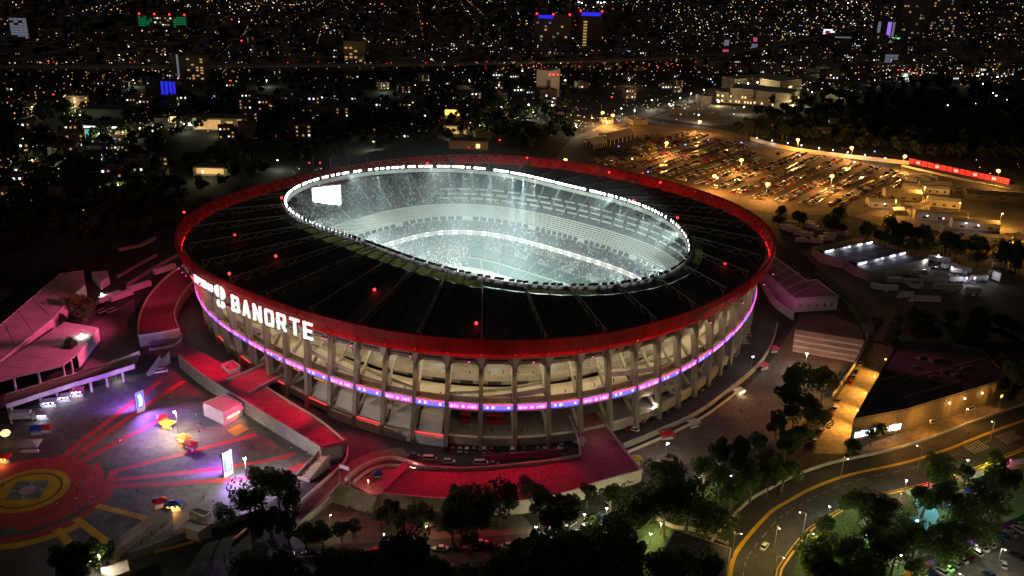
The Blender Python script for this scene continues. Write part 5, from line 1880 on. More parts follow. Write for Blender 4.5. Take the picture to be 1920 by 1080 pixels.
# main curved road
def offset_path(path, d):
    out = []
    for i, p in enumerate(path):
        a, b = np.array(path[max(0, i - 1)]), np.array(path[min(len(path) - 1, i + 1)])
        t = (b - a)[:2]; t /= np.linalg.norm(t)
        out.append((p[0] + t[1] * d, p[1] - t[0] * d, p[2]))
    return out
mb = MB()
c_px = [(1362, 1130), (1372, 1055), (1392, 1018), (1442, 962), (1480, 938), (1525, 914), (1592, 890), (1692, 868), (1768, 845), (1852, 812), (1935, 782), (2050, 740)]
cl = spline(GP(c_px, .06), 6)
mb.ribbon(offset_path(cl, 3.2), 22); struct('main_road', mb, 'asphalt_road')
mb = MB()
mb.ribbon(spline(GP([(p[0] + 1, p[1]) for p in c_px], .07), 6), 1.3, 0)
for d, w in ((13.3, .35),):
    q = offset_path(cl, d); q = [(a[0], a[1], .074) for a in q]
    mb.ribbon(q, w, 0 if d == 13.3 else 1)
q = [(a[0], a[1], .074) for a in offset_path(cl, 3.9)]
for i in range(0, len(q) - 1, 2): mb.ribbon(q[i:i + 2], .15, 1)
for bx, by in ((1815, 830), (1875, 812)):
    for k in range(6):
        p = G(bx + k * 5 - 8, by + 6 - k * 2, 0)
        mb.ribbon([(p[0], p[1], .075), (p[0] + 2.0, p[1] - 5.5, .075)], .5, 1)
tag(mb.build('road_marking', ['paint_yellow', 'paint_white']), kind='structure')
# crash barrier in separate blocks on the far side
cb = thing('crash_barrier', 'low pale block barrier along the far side of the curving road', 'barrier', cl[10])
q = offset_path(cl, -8.1)
for i in range(len(q) - 1):
    for k in range(3):
        a, b = lerp(q[i], q[i + 1], k / 3 + .02), lerp(q[i], q[i + 1], k / 3 + .29)
        m = MB(); m.wall([(a[0], a[1], 0), (b[0], b[1], 0)], .55, 1.0); m.build('block', 'concrete_light', cb)
mb = MB(); mb.wall([(a[0], a[1], 0) for a in offset_path(cl, 14.5)], .6, .22); struct('yellow_kerb', mb, 'paint_yellow')

# park and playground at the lower right
mb = MB(); mb.flat(GP([(1440, 1180), (1500, 1040), (1540, 980), (1640, 930), (1760, 890), (1880, 850), (2010, 810), (2010, 990), (1760, 1070), (1650, 1180)], .03)); struct('park_lawn', mb, 'grass')
def blob(pts, name, mt, z=.05):
    mb = MB(); p = spline(GP(pts + [pts[0]], z), 5); mb.flat(p[:-1]); return struct(name, mb, mt)
blob([(1713, 937), (1735, 931), (1750, 945), (1762, 970), (1768, 995), (1765, 1015), (1720, 1012), (1690, 1000), (1682, 985), (1700, 970), (1722, 965)], 'blue_play_floor', 'play_blue')
blob([(1784, 928), (1805, 918), (1838, 924), (1856, 945), (1850, 970), (1815, 968), (1790, 950)], 'pink_play_floor', 'play_pink')
blob([(1800, 922), (1820, 921), (1818, 942), (1803, 944)], 'deep_blue_play_floor', 'play_deep', .056)
def path_strip(pts, w, nm='park_path', mt='paving'):
    mb = MB(); mb.ribbon(spline(GP(pts, .06), 5), w); struct(nm, mb, mt)
path_strip([(1700, 925), (1760, 905), (1830, 890), (1870, 875), (1930, 862)], 3)
path_strip([(1810, 900), (1840, 915), (1870, 930)], 4, mt='wall_tan')
path_strip([(1660, 1058), (1720, 1040), (1800, 1005), (1870, 975)], 3)
path_strip([(1610, 985), (1640, 970), (1690, 955)], 2.5)
path_strip([(1618, 1010), (1635, 1000), (1640, 1015)], 3, mt='play_blue')
# play tower and swing
def play_tower(x, y, col, label):
    g = G(x, y, 0); root = thing('play_tower', label, 'play tower', g)
    for a in (-1, 1):
        for b in (-1, 1):
            m = MB(); m.tube((g[0] + a, g[1] + b, 0), (g[0] + a, g[1] + b, 3.4), .09, 5); m.build('post', 'rail_metal', root)
    m = MB(); m.box((g[0], g[1], 1.6), (2.2, 2.2, .15)); m.build('platform', 'wall_tan', root)
    m = MB(); V = [(g[0] + a * 1.3, g[1] + b * 1.3, 3.4) for a, b in ((-1, -1), (1, -1), (1, 1), (-1, 1))] + [(g[0], g[1], 4.6)]; m.add(V, [(0, 1, 4), (1, 2, 4), (2, 3, 4), (3, 0, 4)]); m.build('roof', col, root)
    m = MB(); m.beam((g[0] + 1.1, g[1], 1.7), (g[0] + 4, g[1] - .6, .2), .7, .08); m.build('slide', 'tarp_yellow', root)
play_tower(1728, 942, 'tarp_blue', 'small blue-roofed play tower on the blue playground floor')
play_tower(1812, 935, 'play_deep', 'deep blue play tower on the pink playground floor')
box_building('park_kiosk', 'small dark park kiosk among the trees beside the playground', 'kiosk', rect_px(1658, 952, 6, 5, .5), 3, 'wall_tan', 'shed_roof', parapet=.2)
# colourful wall, one painted panel after another, and the cars behind it
cw = thing('painted_wall', 'low boundary wall in bright coloured panels beside the parked cars', 'wall', G(1800, 1040, 0))
tag(cw, kind='thing')
cpx = [(1690, 1088), (1712, 1076), (1740, 1063), (1757, 1056), (1775, 1045), (1790, 1038), (1808, 1029), (1830, 1018), (1845, 1011), (1862, 1003), (1880, 992), (1900, 982), (1925, 968)]
ccol = ['paint_yellow', 'tarp_pink', 'play_violet', 'play_green', 'tarp_yellow', 'tarp_pink', 'play_violet', 'play_green', 'tarp_yellow', 'tarp_pink', 'play_violet', 'play_green']
mat('play_violet', (.2, .06, .5), .7, noise=.1); mat('play_green', (.05, .4, .06), .7, noise=.1)
for k in range(12):
    m = MB(); m.wall(GP([cpx[k], cpx[k + 1]], 0), .3, 2.4); m.build('panel', ccol[k], cw)
mb = MB(); mb.flat(GP([(1700, 1092), (1762, 1062), (1930, 975), (2010, 935), (2010, 1100), (1800, 1200)], .035)); struct('car_park', mb, 'plaza')
PARKED = []
for k in range(17):
    x, y = 1722 + k * 13.2, 1086 - k * 7.2
    PARKED.append(car(G(x + 14, y + 2), 2.15 + random.uniform(-.05, .05), None, PAINT[[0, 5, 4, 0, 1, 0, 6, 0, 4, 0, 5, 5, 1, 0, 0, 4, 1][k]]))
PARKED.append(car(G(1882, 1062), 1.2)); PARKED.append(car(G(1855, 1080), 2.2)); PARKED.append(car(G(1905, 1045), 2.2))
label_row(PARKED, '{look} {n} from the left in the slanting rank below the coloured wall', 'car', 'cars ranked below the coloured wall')

# ================================================================== PARKING LOT AND COMPOUND (upper right)
lot_px = [(1050, 300), (1090, 272), (1195, 232), (1300, 240), (1420, 262), (1560, 292), (1700, 322), (1735, 345), (1690, 385), (1600, 405), (1480, 402), (1400, 392), (1330, 368), (1200, 330), (1100, 312)]
mb = MB(); mb.flat(GP(lot_px, .03)); struct('parking_lot', mb, 'lot_ground')
comp_px = [(1600, 405), (1690, 385), (1735, 345), (1960, 385), (1960, 500), (1800, 470), (1700, 440)]
mb = MB(); mb.flat(GP(comp_px, .028)); struct('compound_yard', mb, 'dirt')
def inside(x, y, poly):
    c = False; n = len(poly)
    for i in range(n):
        (x0, y0), (x1, y1) = poly[i], poly[(i + 1) % n]
        if (y0 > y) != (y1 > y) and x < (x1 - x0) * (y - y0) / (y1 - y0) + x0: c = not c
    return c
d0, d1 = np.array(G(1470, 352)[:2]), np.array(G(1576, 302)[:2])
dr = (d1 - d0) / np.linalg.norm(d1 - d0); dnm = np.array([-dr[1], dr[0]])
spots = []
carpark = [(1105, 296), (1150, 288), (1212, 254), (1300, 248), (1360, 262), (1452, 288), (1500, 285), (1600, 305), (1690, 325), (1700, 340), (1640, 384), (1560, 384), (1475, 384), (1405, 372), (1330, 352), (1200, 318), (1110, 306)]
holes = [[(1100, 262), (1190, 236), (1215, 255), (1180, 280), (1110, 290)], [(1400, 268), (1440, 272), (1465, 296), (1430, 302)]]
for row in range(-30, 30):
    for side in (0, 1):
        for k in range(-120, 120):
            p = d0 + dnm * (row * 17.0 + side * 5.4) + dr * (k * 2.75)
            x, y = PX((p[0], p[1], 0))
            if not inside(x, y, carpark) or any(inside(x, y, h) for h in holes): continue
            if random.random() < .13: continue
            if (k % 34) == 0: continue
            spots.append((p[0] + random.uniform(-.2, .2), p[1] + random.uniform(-.2, .2), side, row * 2 + side))
spots.sort(key=lambda s: s[0] ** 2 + s[1] ** 2)
aisle_ang = math.atan2(dnm[1], dnm[0])
NEAR_N = 165
LOT = {}
for s in spots[:NEAR_N]:
    LOT.setdefault(s[3], []).append(car((s[0], s[1], .03), aisle_ang + (PI if s[2] else 0) + random.uniform(-.04, .04), None, None, False))
for k, rw in enumerate(sorted(LOT)):
    label_row(LOT[rw], '{look} {n} from the left in the ' + ordinal(k + 1) + ' near rank of the orange-lit lot', 'car', 'cars in the near ranks of the orange-lit lot')
big = MB()
stuff_mats = ['car_p%d' % k for k in range(8)]
for k, (_, c) in enumerate(PAINT): mat('car_p%d' % k, c, .25, noise=0, spec=.6)
def merge_cars(lst):
    for s in lst:
        M = CARS[random.choice((0, 1, 2))]['raw']
        a = aisle_ang + (PI if s[2] else 0)
        ca, sa = math.cos(a), math.sin(a)
        pm = random.randrange(8)
        o = len(big.v)
        big.v.extend([(s[0] + x * ca - y * sa, s[1] + x * sa + y * ca, z + .03) for x, y, z in M.v])
        big.f.extend([tuple(i + o for i in f) for f in M.f])
        big.m.extend([pm if mi == 0 else (8 if mi == 1 else 9) for mi in M.m])
merge_cars(spots[NEAR_N:])
tag(big.build('parked_cars', stuff_mats + ['car_glass', 'tyre']), 'distant mass of cars filling the far rows of the lit parking lot', 'cars', kind='stuff')
print('lot cars', len(spots))

# white marquees on the lot
def marquee(pa, pb, pc, pd, h, rise, label, mt):
    P4 = [G(*q, 0) for q in (pa, pb, pc, pd)]
    root = thing('marquee', label, 'tent', P4[0], 'pale marquees on the parking lot')
    gable(root, P4, 0, h, rise, mt)
    for i in range(4):
        a, b = P4[i], P4[(i + 1) % 4]
        n = 6 if i % 2 == 0 else 3
        for k in range(n):
            p = lerp(a, b, k / n); m = MB(); m.box(p, (.45, .45, h)); m.build('post', 'truck_white', root)
    m = MB(); m.wall([P4[2], P4[3]], .15, h); m.build('side_wall', 'tarp_white', root)
marquee((1113, 281), (1137, 273), (1122, 262), (1093, 268), 4, 2.5, 'smaller pale marquee with open front on the parking lot', 'tarp_white')
marquee((1144, 273), (1190, 260), (1170, 248), (1122, 258), 4.5, 3, 'larger pale marquee with ribbed roof on the parking lot', 'pale_roof')
# compound: sheds, huts
CB = [((1690, 372), 26, 12, -.2, 6, 'tan_roof', 'wall_tan', 'broad tan hut with a blue lamp beside the lot'),
      ((1655, 386), 22, 12, -.1, 4, 'pale_roof', 'wall_tan', 'ribbed pale hut at the corner of the lot'),
      ((1712, 359), 16, 8, -.3, 5, 'pale_roof', 'wall_tan', 'pale gabled hut standing behind the tan hut'),
      ((1752, 352), 24, 5, -.15, 4, 'pale_roof', 'white_wall', 'long narrow cabin, upper of a pair in compound'),
      ((1755, 362), 18, 5, -.15, 4, 'pale_roof', 'white_wall', 'long narrow cabin, lower of a pair in compound'),
      ((1760, 412), 34, 7, -.17, 5, 'tan_roof', 'wall_tan', 'long low block with two blue lamps along compound front'),
      ((1826, 428), 30, 8, -.17, 5, 'tan_roof', 'wall_tan', 'pale long block at the right of the compound front'),
      ((1720, 398), 30, 4, .75, 4, 'tan_roof', 'wall_tan', 'narrow slanting block between the compound courts'),
      ((1872, 372), 50, 16, -.17, 4, 'shed_roof', 'wall_dull', 'wide dark-roofed hall at the right of the compound'),
      ((1768, 386), 22, 10, -.3, 5, 'pale_roof', 'wall_tan', 'pale roof with crossing ridges in the compound middle'),
      ((1905, 470), 14, 10, .3, 5, 'pale_roof', 'wall_tan', 'small pale house at the lower right of the compound'),
      ((1682, 402), 8, 6, 0, 4, 'pale_roof', 'wall_tan', 'little hut with a bright doorway near compound entrance'),
      ((1770, 360), 14, 5, -.15, 3, 'tan_roof', 'wall_tan', 'small tan cabin beyond the pair of long cabins'),
      ((1895, 452), 12, 8, .2, 4, 'tan_roof', 'wall_tan', 'small tan-roofed house right of the long front block')]
for (c, w, d, rz, h, rf, wl, lab) in CB:
    P4 = rect_px(c[0], c[1], w, d, rz)
    root = thing('compound_building', lab, 'building', (*G(*c)[:2], 0), 'buildings of the lit compound')
    for i in range(4):
        a, b = P4[i], P4[(i + 1) % 4]
        m = MB(); m.beam((*a, h / 2), (*b, h / 2), .3, h); m.build('wall', wl, root)
    gable(root, P4, 0, h, 1.6, rf)
    for u in (.2, .5, .8): window_on(root, P4[0], P4[1], u - .05, u + .05, 1.2, 2.6, 'steel_dark')
WL = []
for x, y in ((1659, 382), (1739, 404), (1769, 409), (1812, 418), (1835, 422)):
    WL.append(street_lamp(x, y, 5, 'g_blue_white', 220, (.7, .75, 1), .1, label=None, size=.8))
label_row(WL, '{n} small blue-white lamp from the left along the compound front', 'street lamp', 'blue-white lamps along the compound front')
CMP = []
for k in range(26):
    t = k / 26
    x, y = (1795 + (k % 9) * 9, 352 + (k // 9) * 7 + (k % 9) * 1.3) if k < 18 else (1735 + (k - 18) * 22, 432 + (k - 18) * 3)
    CMP.append(car(G(x, y), aisle_ang + random.uniform(-.2, .2), None, None, False))
label_row(CMP, '{look} {n} from the left among cars parked in the compound', 'car', 'cars parked in the compound')
for k in range(8):
    lorry(1695 + k * 7 + (k % 2) * 3, 335 + (k % 3) * 4, aisle_ang, 7, '{} box van from the left behind the lot corner'.format(ordinal(k + 1)), 'box vans behind the lot', True)
# light-coloured long wall with lamps behind the lot, lawn strip and red lit fence
wl_px = [(1407, 263), (1450, 275), (1500, 285), (1560, 293), (1640, 302), (1704, 309)]
parapet(wl_px, 0, 3.4, 'long pale wall along the far side of the parking lot', .8, 'concrete_light')
mb = MB(); mb.ribbon(spline(GP([(x + 10, y - 6) for x, y in wl_px], .05), 4), 11); struct('far_road', mb, 'asphalt_road')
mb = MB(); mb.ribbon(spline(GP([(x + 12, y - 12) for x, y in wl_px], .04), 4), 9); struct('green_verge', mb, 'grass')
rf_ = thing('lit_fence', 'red illuminated fence panels at the far right of the parking lot', 'fence', G(1790, 325, 0))
fa, fb = (1703, 306), (1892, 346)
for k in range(16):
    a, b = G(*lerp(fa, fb, k / 16 + .003), 0), G(*lerp(fa, fb, (k + .93) / 16), 0)
    m = MB(); m.wall([a, b], .3, 4.4); pn = m.build('panel', 'g_red_fence', rf_)
    if k % 3 == 1:
        p = lerp(a, b, .5); m = MB(); m.box((p[0], p[1] - .3, 1.2), (3.2, .3, 2.0), heading(a, b)); m.build('lettering', 'g_ribbon_dim', pn)
parapet([(1690, 312), (1800, 337), (1895, 358)], 0, 1.6, 'pale base wall below the red illuminated fence', .6, 'concrete_light')
# ================================================================== COLOURED FLOODS ON THE RIM
def flood(px, z, target_px, tz, power, col, angle, mt, blend=.7):
    ph = phi_any(px, z)
    p = rp(ph, 1.8, z)
    t = G(*target_px, tz)
    m = MB(); m.beam(rp(ph, -1.5, z + .6), (p[0], p[1], z + .6), .15, .15); m.box((p[0], p[1], z + .05), (.9, .9, .55), ph)
    f = part(m, 'colour_flood', 'steel_dark')
    q = rp(ph, 2.5, z - .15)
    m = MB(); m.ball(q, .22, 6, 4); m.build('lens', mt, f)
    lamp('SPOT', rp(ph, 2.9, z - .5), power, col, f, .5, t, angle, blend)
def phi_any(px, z, off=1.8):
    best = None
    for ph in np.linspace(PI * .9, PI * 2.2, 2600):
        x, y = PX(rp(ph, off, z))
        if seen(ph) and (best is None or abs(x - px) < best[0]): best = (abs(x - px), ph)
    return best[1]
glow('g_magenta', (1, .05, .3), 5)
MG, PK, PU = (1, .0, .07), (1, .10, .30), (1, .07, .45)
for a in ((338, 36, (90, 600), 6, 300000, PK, 46), (352, 36, (70, 690), 5, 230000, PK, 40), (345, 36, (230, 505), 0, 120000, PK, 42), (375, 36, (300, 570), 5, 60000, MG, 55), (606, 34.5, (330, 800), 0, 150000, (1, .04, .2), 40), (425, 33, (480, 712), 5, 50000, MG, 40), (430, 33, (395, 690), 5, 66000, MG, 62),
          (612, 34.5, (520, 775), 5, 66000, MG, 62), (660, 34.5, (640, 845), 2, 52000, MG, 60), (770, 34.5, (770, 900), 3, 38000, MG, 58),
          (880, 34.5, (880, 915), 4, 38000, MG, 58), (1000, 34.5, (1010, 910), 4, 38000, MG, 58), (1110, 34.5, (1150, 870), 4, 9000, PU, 42),
          (1447, 37, (1490, 530), 7, 34000, PU, 34), (1430, 37, (1750, 690), 9, 70000, (1, .12, .3), 26), (1390, 36, (1550, 645), 2, 60000, (1, .35, .22), 40), (1330, 35, (1400, 760), 0, 16000, (1, .42, .18), 50)):
    flood(*a, mt='g_magenta')

# ================================================================== STREET LAMPS
def lamps(lst, h, head, power, col, text, group, arm=1.0, size=.55, cat='street lamp'):
    out = []
    for q in lst:
        out.append(street_lamp(q[0], q[1], q[2] if len(q) > 2 else h, head, q[3] if len(q) > 3 else power, col, arm, size=size))
    label_row(out, text, cat, group)
lamps([(326, 771), (458, 858)], 10, 'g_white', 18000, (1, .93, .84), '{n} white lamp from the left on the painted plaza', 'white lamps on the painted plaza', .6, .9)
lamps([(217, 698, 4, 700), (190, 550, 5, 900), (153, 626, 8, 2200)], 5, 'g_blue_white', 900, (1, .92, .85), '{n} white lamp from the left near the pavilion and footbridge', 'white lamps near the pavilion', .3, .8)
lamps([(1513, 662, 10, 6500), (1252, 830, 10, 3500), (1228, 756, 6, 700), (1412, 668, 7, 500)], 10, 'g_white', 3000, (1, .86, .66), '{n} white lamp from the left on the right-hand plaza', 'white lamps on the right-hand plaza', .5, .8)
lamps([(1130, 211), (1149, 216), (1312, 228), (1340, 330), (1496, 262), (1597, 277), (1697, 293), (1872, 320), (1196, 338), (1060, 300, 10, 12000), (1440, 345), (1560, 330), (1250, 268), (1390, 300)], 13, 'g_orange', 50000, (1, .42, .09), '{n} tall orange lamp from the left around the parking lot', 'orange lamps round the parking lot', .8, 2.6)
lamps([(1735, 350, 11, 20000), (1800, 380, 11, 22000), (1880, 400, 11, 22000), (1900, 445, 10, 12000), (1680, 375, 11, 14000)], 11, 'g_orange', 20000, (1, .48, .09), '{n} orange lamp from the left inside the lit compound', 'orange lamps inside the compound', .6, .8)
lamps([(1419, 258), (1448, 263), (1477, 268), (1503, 272), (1536, 277), (1562, 281), (1590, 285), (1622, 290), (1660, 296)], 6, 'g_blue_white', 900, (.85, .95, .95), '{n} small white lamp from the left on the far lot wall', 'small white lamps along the far lot wall', .3, .9)
lamps([(1222, 187, 11, 9000), (1190, 207), (1165, 203), (1275, 183), (1296, 175), (1320, 168), (1310, 215), (1395, 200), (1255, 195)], 9, 'g_white', 5000, (1, .92, .75), '{n} white lamp from the left along the boulevard before the school', 'white lamps along the boulevard', .5, 1.1)
lamps([(1362, 880), (1201, 930), (1138, 952), (1096, 963), (1060, 971), (1005, 987), (1220, 1000), (1310, 895)], 4.5, 'g_blue_white', 1600, (1, .95, .6), '{n} slim white path lamp from the left among the front trees', 'white path lamps among the front trees', .05, .7)
lamps([(1190, 1011), (1116, 1038), (1070, 1052), (1168, 1058), (1240, 980)], 4.5, 'g_warm', 2400, (1, .85, .35), '{n} warm path lamp from the left in the lower garden', 'warm path lamps in the lower garden', .05, .7)
lamps([(1462, 990, 9, 2000), (1500, 960, 9, 2600), (1525, 1000, 9, 1700), (1470, 1045, 9, 1700), (1590, 860, 10, 1100), (1720, 835, 10, 1100), (1860, 790, 10, 1200), (1390, 1000, 9, 1800)], 9, 'g_lamp_dim', 3000, (1, .72, .25), '{n} road lamp from the left beside the curving main road', 'lamps beside the main road', 2.0, .5)
lamps([(1556, 949), (1610, 930), (1815, 862), (1866, 904), (1700, 900), (1760, 935), (1625, 1000), (1690, 1040), (1785, 985), (1880, 940), (1840, 1000), (1720, 975)], 5.5, 'g_white', 1500, (.9, 1, .75), '{n} white park lamp from the left round the playground', 'park lamps round the playground', .1, .6)
for nm_, c_, lst in (('green', (.35, 1, .15), ((1720, 915), (1868, 862), (1545, 1060), (1670, 930), (1640, 1000), (1780, 1060))), ('yellow', (1, .85, .1), ((1622, 945), (1790, 890), (1850, 868), (1645, 1030))), ('pink', (1, .08, .45), ((1895, 862), (1742, 900), (1690, 925))), ('blue', (.1, .3, 1), ((1512, 1005), (1780, 945), (1860, 905)))):
    glow('g_garden_' + nm_, c_, 6)
    out_ = [street_lamp(x_, y_, 2.6, 'g_garden_' + nm_, 700, c_, .05, size=.35) for x_, y_ in lst]
    label_row(out_, '{n} low ' + nm_ + ' garden light from the left in the playground park', 'garden light', nm_ + ' garden lights in the park')
lamps([(1800, 1075, 9, 1500), (1885, 1030, 9, 1800), (1740, 1085, 8, 900)], 9, 'g_lamp_dim', 1500, (1, .85, .6), '{n} lamp from the left over the ranked cars', 'lamps over the ranked cars', 1.0, .5)
lamps([(640, 905, 4, 350), (690, 900, 5, 500), (775, 872, 3, 260), (620, 965, 6, 800), (1030, 985, 6, 300), (800, 985, 6, 700), (720, 1000, 6, 600)], 5, 'g_warm', 500, (1, .8, .45), '{n} warm lamp from the left near the lit staircase', 'warm lamps near the lit staircase', .3, .4)
lamps([(184, 1040, 9, 7000), (170, 1052, 7, 700)], 7, 'g_warm', 900, (1, .9, .6), '{n} lamp from the top beside the gate lodge', 'lamps beside the gate lodge', .3, .6)
# wall lamps on the warehouse's road side, and under its eaves
for x, y in ((1664, 673), (1644, 706), (1627, 737), (1612, 768)):
    g = G(x, y, BH - .8)
    m = MB(); m.ball((g[0] - .9, g[1] - .2, BH - .9), .35, 6, 4); m.build('wall_lamp', 'g_orange', wh)
    lamp('SPOT', (g[0] - 1.2, g[1] - .3, BH - 1.2), 24000, (1, .45, .07), wh, .3, (g[0] - 9, g[1] - 2, 0), 120, .6)
for x, y in ((1680, 800), (1745, 782), (1815, 760), (1880, 735)):
    p = G(x, y + 6, 7)
    street_lamp(x, y + 6, 7, 'g_orange', 3000, (1, .42, .06), .5, label='orange lamp in the yard before the warehouse front, near x {}'.format(x) if False else None, group=None, size=.4)['tmp'] = 1
_l = [o for o in COL.objects if 'tmp' in o]
for o in _l: del o['tmp']
label_row(_l, '{n} orange lamp from the left in the yard before the warehouse', 'street lamp', 'orange lamps in the warehouse yard')
# mast lamps of the lower left street
# ================================================================== TREES
def tc(x, y, s, dark=True, k=None):
    s = s * 1.2
    hz = 5.2 * s
    g = G(x, y, hz)
    return tree(x, y, s, k, dark, (g[0], g[1], 0))
def grove(lst, text, group, dark=True):
    label_row([tc(x, y, s, dark) for x, y, s in lst], text, 'tree', group)
grove([(158, 1045, 1.3), (118, 1056, 1.3), (192, 1030, .9), (140, 1075, 1.2)], '{n} dark tree from the left in the bottom left corner', 'dark trees in the bottom left corner')
grove([(418, 965, 1.0), (468, 950, 1.3), (492, 930, 1.4), (522, 924, 1.3), (506, 972, 1.3), (478, 990, 1.2), (548, 950, .9), (540, 1000, 1.1), (575, 1008, .9), (604, 1004, 1.0)], '{n} dark tree from the left in the clump below the blue totem', 'trees below the blue totem')
grove([(640, 992, .75), (662, 985, .7), (716, 968, .85), (742, 980, .9), (735, 950, .7), (790, 958, .9), (800, 985, .7)], '{n} open-crowned tree from the left on the forecourt below stairs', 'trees on the forecourt')
grove([(860, 945, 1.7), (888, 972, 1.7), (850, 990, 1.3), (936, 950, 1.2), (990, 925, 1.1), (1012, 950, 1.4), (1058, 955, 1.5), (1040, 985, 1.3), (1102, 925, .9), (1148, 930, 1.1), (1192, 965, 1.7), (1160, 985, 1.3), (1245, 905, 1.5), (1290, 950, 2.1), (1330, 975, 1.6), (1250, 960, 1.5)], '{n} leafy dark tree from the left under the red plaza wall', 'leafy trees under the red plaza wall')
grove([(1322, 875, 1.3), (1352, 855, 1.4), (1388, 850, 1.3), (1402, 880, 1.4), (1372, 935, 1.3), (1420, 830, 1.2), (1445, 860, 1.4), (1470, 885, 1.3), (1410, 910, 1.2), (1348, 905, 1.1), (1440, 905, 1.0)], '{n} tree from the left between right plaza and curving road', 'trees between right plaza and road', False)
grove([(1478, 748, 1.4), (1502, 735, 1.4), (1545, 728, 1.4), (1520, 760, 1.3), (1490, 778, 1.1), (1455, 800, 1.3), (1500, 810, 1.2), (1475, 835, 1.3), (1530, 795, 1.0)], '{n} dark tree from the left on the right-hand plaza', 'dark trees on the right-hand plaza')
grove([(1072, 1014, .9), (1094, 1000, .8), (1110, 1024, .9), (1050, 1030, 1.0), (880, 1012, .8), (1135, 1015, .8)], '{n} lamp-lit green tree from the left in the lower garden', 'green lit trees in the lower garden', False)
_f = []
for k in range(56):
    x, y = random.uniform(470, 1330), random.uniform(1062, 1100)
    if k < 18: x, y = random.uniform(960, 1180), random.uniform(1035, 1090)
    _f.append((x, y, random.uniform(.9, 1.6)))
grove(_f, '{n} dark tree from the left along the bottom street edge', 'dark trees along the bottom edge')
_f = []
bad = [[(1705, 925), (1772, 925), (1775, 1020), (1675, 1010)], [(1780, 915), (1860, 915), (1860, 972), (1785, 972)]]
while len(_f) < 60:
    x, y = random.uniform(1478, 1925), random.uniform(845, 1085)
    lim_top = 985 - (x - 1478) * .34
    lim_bot = 1110 - (x - 1640) * .45
    if y < lim_top - 5 or y > lim_bot: continue
    if x < 1580 and y < 1040 - (x - 1478) * .9: continue
    if any(inside(x, y + 12, b) for b in bad) and random.random() < .82: continue
    _f.append((x, y, random.uniform(.75, 1.15)))
grove(_f, '{n} park tree from the left around the playground', 'park trees around the playground', False)
grove([(1880, 690, 1.1), (1900, 712, 1.2), (1915, 690, 1.0), (1890, 745, 1.0), (1752, 648, .8), (1775, 646, .8), (1635, 818, .7), (1655, 806, .7), (1680, 790, .6), (1755, 770, .6), (1600, 830, 1.0)], '{n} tree from the left standing round the warehouse', 'trees round the warehouse', False)
grove([(140, 573, 1.0), (152, 562, 1.0), (165, 572, 1.0), (150, 588, 1.0), (172, 560, .9), (138, 595, .9), (160, 596, .9)], '{n} green lit bush tree from the left beside the pavilion', 'green bush trees beside the pavilion', False)
label_row([tc(134, 652, .9, False)], 'single green tree rising through the pavilion roof court', 'tree', None)
def band_of_trees(n, xr, yf, s0, s1, text, group, far=False):
    lst = []
    for _ in range(n):
        x = random.uniform(*xr); y0, y1 = yf(x)
        lst.append((x, random.uniform(y0, y1), random.uniform(s0, s1)))
    grove(lst, text, group)
band_of_trees(46, (1460, 1925), lambda x: (388 + (x - 1460) * .17, 412 + (x - 1460) * .2), .9, 1.4, '{n} dark tree from the left in the belt below the compound', 'dark belt of trees below the compound')
band_of_trees(22, (1640, 1900), lambda x: (590, 640), .7, 1.1, '{n} dark tree from the left in the unlit ground beyond the warehouse', 'dark trees beyond the warehouse')
band_of_trees(20, (1380, 1480), lambda x: (225, 258), 1.0, 1.5, '{n} dark tree from the left behind the far lot wall', 'dark trees behind the far lot wall')
def rim_y(x): return float(np.interp(x, [200, 330, 440, 560, 700, 840, 985, 1080], [440, 405, 362, 328, 302, 289, 294, 303]))
tcx = tc(1220, 280, 1.0, False); label_row([tcx], 'lone amber-lit tree standing in the parking lot', 'tree', None)

# ================================================================== CARS AND PEOPLE NEAR THE STADIUM
UND = []
for k in range(17):
    x = 836 + k * 13.2 + (6 if k > 4 else 0) + (8 if k > 9 else 0)
    y = 846 - abs(x - 940) * .012
    if k in (): continue
    UND.append(car(G(x, y), PI / 2 + random.uniform(-.05, .05), None, PAINT[[3, 6, 1, 0, 2, 1, 6, 3, 3, 0, 2, 3, 2, 1, 3, 1, 3][k]]))
UND.append(car(G(1052, 838), PI / 2, 0, PAINT[1]))
label_row(UND, '{look} {n} from the left in the row under the front columns', 'car', 'cars under the front columns')
RED = [car(G(x, y), .05 + random.uniform(-.1, .1), k, PAINT[c]) for x, y, k, c in ((776, 856, 0, 2), (806, 862, 3, 0), (842, 868, 1, 0), (902, 870, 3, 4), (925, 871, 0, 2))]
label_row(RED, '{look} {n} from the left on the red-lit road before the columns', 'car', 'vehicles on the red-lit road')
RT = []
for k, (x, y) in enumerate(((1172, 800), (1186, 793), (1200, 788), (1214, 782), (1228, 776), (1172, 772), (1266, 752), (1280, 742), (1294, 736), (1340, 700), (1355, 686), (1372, 664), (1396, 640), (1400, 626), (1188, 803), (1245, 766), (1310, 728))):
    RT.append(car(G(x, y + 4), 2.5 + (x - 1172) * .002, None, None))
label_row(RT, '{look} {n} from the left under the right-hand columns', 'car', 'cars under the right-hand columns')
OR = [car(G(1440 + x / 4, 600 + y / 4), heading(G(1520, 835), G(1620, 690)) + random.uniform(-.06, .06), None, PAINT[c]) for x, y, c in ((695, 335, 1), (660, 395, 3), (640, 435, 2), (615, 475, 6), (530, 610, 2), (505, 670, 1), (475, 718, 6), (447, 768, 0), (398, 838, 2), (352, 915, 1), (330, 950, 3))]
label_row(OR, '{look} {n} from the left along the kerb of the orange road', 'car', 'cars along the orange road')
OR = [car(G(x, y), heading(G(1640, 840), G(1860, 760)), k, PAINT[c]) for x, y, k, c in ((1820, 768, 1, 0), (1750, 793, 0, 1), (1885, 745, 0, 1), (1905, 700, 3, 0), (1915, 720, 0, 0))]
